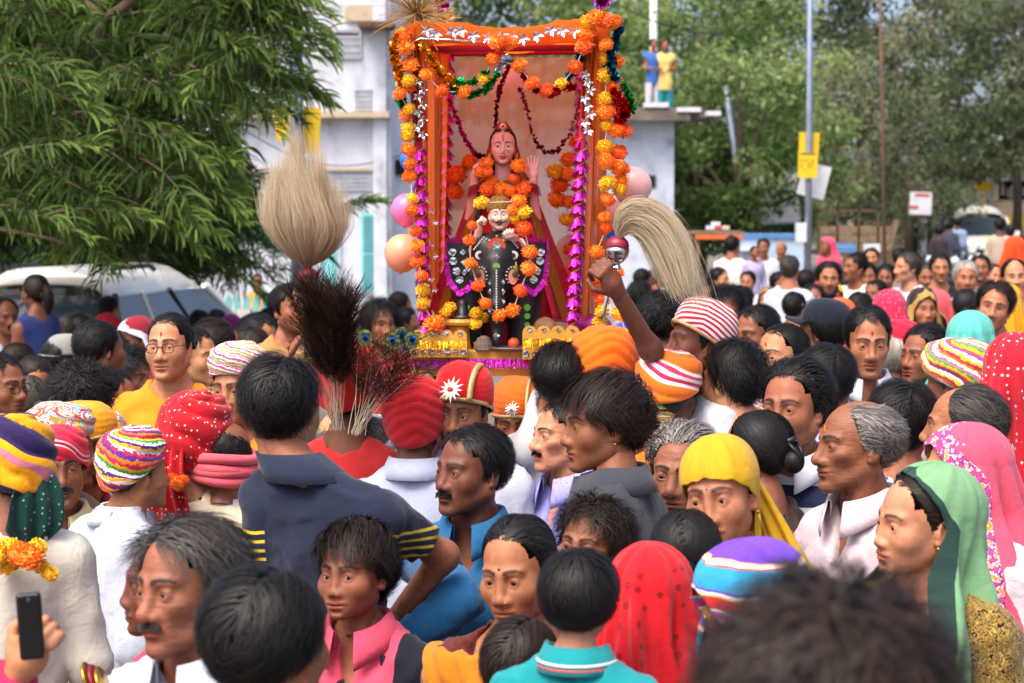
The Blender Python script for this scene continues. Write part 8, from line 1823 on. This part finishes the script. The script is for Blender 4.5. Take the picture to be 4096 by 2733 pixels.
# scarf tails and the ends of veils
def ribbon(key, name, pts, w, mat, col, head=True, th=.002, waves=3):
    """a hanging strip of cloth through points of head space, folded along its width"""
    p = PEOPLE[key]; P = np.array(pts, np.float64); t = np.linspace(0, 1, len(P)); tt = np.linspace(0, 1, 26); Q = np.stack([np.interp(tt, t, P[:, i]) for i in range(3)], -1)
    for _ in range(4): Q[1:-1] = (Q[:-2] + 2 * Q[1:-1] + Q[2:]) / 4
    ws = np.interp(tt, np.linspace(0, 1, len(w)), w); rows = []; A_ = []
    ax = np.array([1.0, 0, 0]) if abs(P[-1, 0] - P[0, 0]) < abs(P[-1, 1] - P[0, 1]) + .3 else np.array([0, 1.0, 0])
    for i in range(26):
        rows.append([Q[i] + ax * ws[i] * (u - .5) + np.array([0, .010 * math.sin(u * waves * 6.28 + i * .15) * min(1, ws[i] * 8), .006 * math.sin(u * 7 + i * .3)]) for u in np.linspace(0, 1, 18)]); A_ += [(min(u, 1 - u) * .3, u, tt[i]) for u in np.linspace(0, 1, 18)]
    o = MB().grid(np.array(rows), a=A_).build(name, mat, p['root'], p['Mh'], True, lin(col)); solidify(o, th); return o
ribbon('yellow_woman', 'scarf_tail', [(.03, .10, .02), (.055, .115, -.06), (.085, .11, -.18), (.14, .09, -.30), (.20, .07, -.42), (.25, .05, -.55)], [.05, .07, .12, .18, .20, .20], SHEER, '#d8a81c')
ribbon('tie_dye_man', 'turban_tail', [(.02, .13, .03), (.03, .15, -.08), (.02, .14, -.22), (-.03, .12, -.38)], [.08, .11, .15, .18], T_BAND, '#ffffff')
ribbon('garland_man', 'turban_tail', [(-.04, .12, .0), (-.03, .135, -.06), (-.02, .135, -.13), (-.01, .12, -.20)], [.10, .15, .16, .06], cloth('green_tie_dye', dots('#0f3a34', '#8ab0a8', 60, .18), space='rest'), '#ffffff')
# sari ends over the shoulder
def pallu(key, col, mat, x_in=-.02, side=1, border=None):
    p = PEOPLE[key]; s = p['s']; zb = p['zc'] + .022 * s
    def f(P):
        d = torso_field(P, .042, 1.0); ln = (P[:, 0] * side - .115) * .80 + (P[:, 2] + .30) * -.42                    # a slanting band from shoulder to hip
        b = np.abs(ln) - .105; d = smax(d, b, .012); d = smax(d, -torso_field(P, .018, 1.0), .006); d = smax(d, P[:, 2] + .205, .01); return smax(d, -.95 - P[:, 2], .01)
    V, Q = nets(f, (-.28, -.24, -.97), (.28, .26, -.15), .0115); ln = (V[:, 0] * side - .115) * .80 + (V[:, 2] + .30) * -.42; nr = vnormals(V, Q); V2 = V + nr * (.006 * np.sin(ln * 150))[:, None]
    me = new_mesh('sari_end', V2 * s + A3(0, 0, zb), Q, [mat], True, {'uvw': np.stack([.105 - np.abs(ln), V[:, 0], V[:, 2]], -1)}); obj('sari_end', me, p['root'], None, None, lin(col))
pallu('bindi_woman', '#ffffff', bordered('sari_orange_gold', '#c87818', '#6a4a20', .022), side=-1); pallu('yellow_woman', '#ffffff', cloth('sari_dark_floral', blotch(['#2a1a18', '#7a1c28', '#2a1a18', '#4a5a2a', '#2a1a18', '#a8542a'], 40), space='rest'), side=1); pallu('green_woman', '#6f9a70', SHEER, side=-1); pallu('band_woman', '#a82a6a', COTTON, side=1)
# buttons and plackets on the nearer shirts
def placket(key, n=4, mat=M_WHITE, z0=-.30, st=.075):
    p = PEOPLE[key]; s = p['s']; zb = p['zc'] + .022 * s; mb = MB()
    for k in range(n):
        q = np.array([[.0, -.22, z0 - st * k]], np.float32)
        for _ in range(24): q[0, 1] += np.clip(float(torso_field(q, .022)[0]), 0, .05) * .8
        mb.ball((0, q[0, 1] * s, q[0, 2] * s + zb), .0055 * s, 8, 5, (1, .45, 1))
    mb.build('buttons', mat, p['root'], smooth=True)
for k in ('elderly grey man with bare forehead and pale pink shirt, in profile', 'grey-haired man with a moustache and white collared shirt, looking sideways', 'denim_man', 'sun_man'): placket(k)
# toddler's collar lines
p_ = PEOPLE['toddler']; s = p_['s']; zb = p_['zc'] + .022 * s
for k, (r, m2) in enumerate(((.0985, M_WHITE), (.1000, M_REDP))): MB().tube([(r * math.sin(a) * s, (.026 - r * 1.04 * math.cos(a) - .022 * max(0, math.cos(a)) ** 3) * s, zb + (-.158 - .012 * k - .03 * max(0, math.cos(a))) * s) for a in np.linspace(R(30), R(330), 40)], .0028, 6).build('collar_line', m2, p_['root'], smooth=True)
# marigold garland on the cream-clad back
gm = PEOPLE['garland_man']; gy = gm['y'] - .17
garland('thick yellow and orange marigold garland on a cream-clad back', [(0, 2215, 62, 'y'), (30, 2255, 58, 'y'), (75, 2215, 60, 'o'), (118, 2225, 64, 'o'), (150, 2190, 40, 'y'), (160, 2265, 40, 'y'), (200, 2295, 34, 'y'), (45, 2190, 46, 'y')], gy, False)
garland('single marigolds below the red tie-dyed turban', [(708, 1935, 36, 'o'), (690, 1915, 26, 'o'), (735, 1920, 24, 'o')], PEOPLE['tie_dye_man']['y'] - .16, False)
garland('white and orange flower garland at the navy polo man\'s neck', [(1068, 1890, 30, 'y'), (1072, 1925, 34, 'o'), (1060, 1960, 34, 'o'), (1078, 1975, 30, 'o')], 5.1, False)
# the hand with a telephone at the left edge
person('person at the edge in a pink sleeve holding up a black phone', -300, 2230, 470, 120, skin='light', hair_='bun', face='woman', fem=1.0, shirt='#b02a58', lower='skirt', lcol='#a02a50', size=.95, depth=3.55, key='phone_holder', arms=[(at(-70, 2950, 3.35), at(75, 2690, 3.3)), None], hands=('grip', 'relax'), handup=((0.10, 0.2, -1), None))
pc = at(122, 2505, 3.24); ph = thing('phone', 'black bar phone held up by a hand at the edge', 'phone', pc); ph.rotation_euler = (R(8), R(-3), R(14)); w_, h_ = 100 * mpp(3.24), 285 * mpp(3.24)
o = MB().box((0, 0, 0), (w_, .013, h_)).build('case', plain('black_phone_case', '#0c0d10', .35), ph); bevel(o, .006, 3); MB().ball((w_ * .0, -.0068, h_ * .40), .004, 10, 6, (1, .3, 1)).build('lens', M_GLASS, ph, smooth=True); MB().box((0, .0068, .0), (w_ * .86, .002, h_ * .84)).build('screen', M_GLASS, ph)
# bangles on a wrist low at the left
bw = at(405, 2725, 3.5)
for k in range(3): tag(MB().lathe([(.034, -.003), (.037, 0), (.034, .003)], n=24, M=Matrix.Rotation(R(70), 4, 'Y')).build('bangle', [M_BRASS, M_LAC, M_BRASS][k], None, Matrix.Translation(bw + Vector((.012 * k - .02, 0, -.004 * k))), True), ['gold bangle outermost on the wrist below the moustached man', 'red bangle between two gold ones', 'gold bangle innermost on the wrist below the moustached man'][k], 'bangle')
# two girls on the flat roof
rz_ = at(2600, 430, HD - .55).z
person('girl in a blue top and pale trousers standing on the flat roof', 2614, 178, 43, 20, face='child', skin='brown', hair_='short', shirt='#3f6ab0', sleeve=.3, size=.86, depth=HD + .25, lcol='#c8c0c8', zg=rz_, pose='fwd')
person('girl in a yellow dress and turquoise leggings on the flat roof', 2662, 182, 43, -10, face='child', skin='brown', hair_='short', shirt='#d8c070', sleeve=.4, size=.86, depth=HD + .2, lcol='#1c8a98', hem=-1.0, zg=rz_, pose='fwd', key='roof_girl2')
person('seated rider in grey-blue on a motorcycle', 3800, 905, 40, 160, skin='dark', hair_='short', shirt='#3c4458', depth=46)
person('rider in pale blue on a motorcycle beside the jeep', 3832, 893, 40, 150, skin='dark', hair_='short', shirt='#8494b4', depth=47)
person('dark-clothed woman with long hair among the motorcycles', 3758, 925, 42, 170, face='woman', skin='dark', hair_='long', shirt='#3a2f34', depth=45, fem=1)
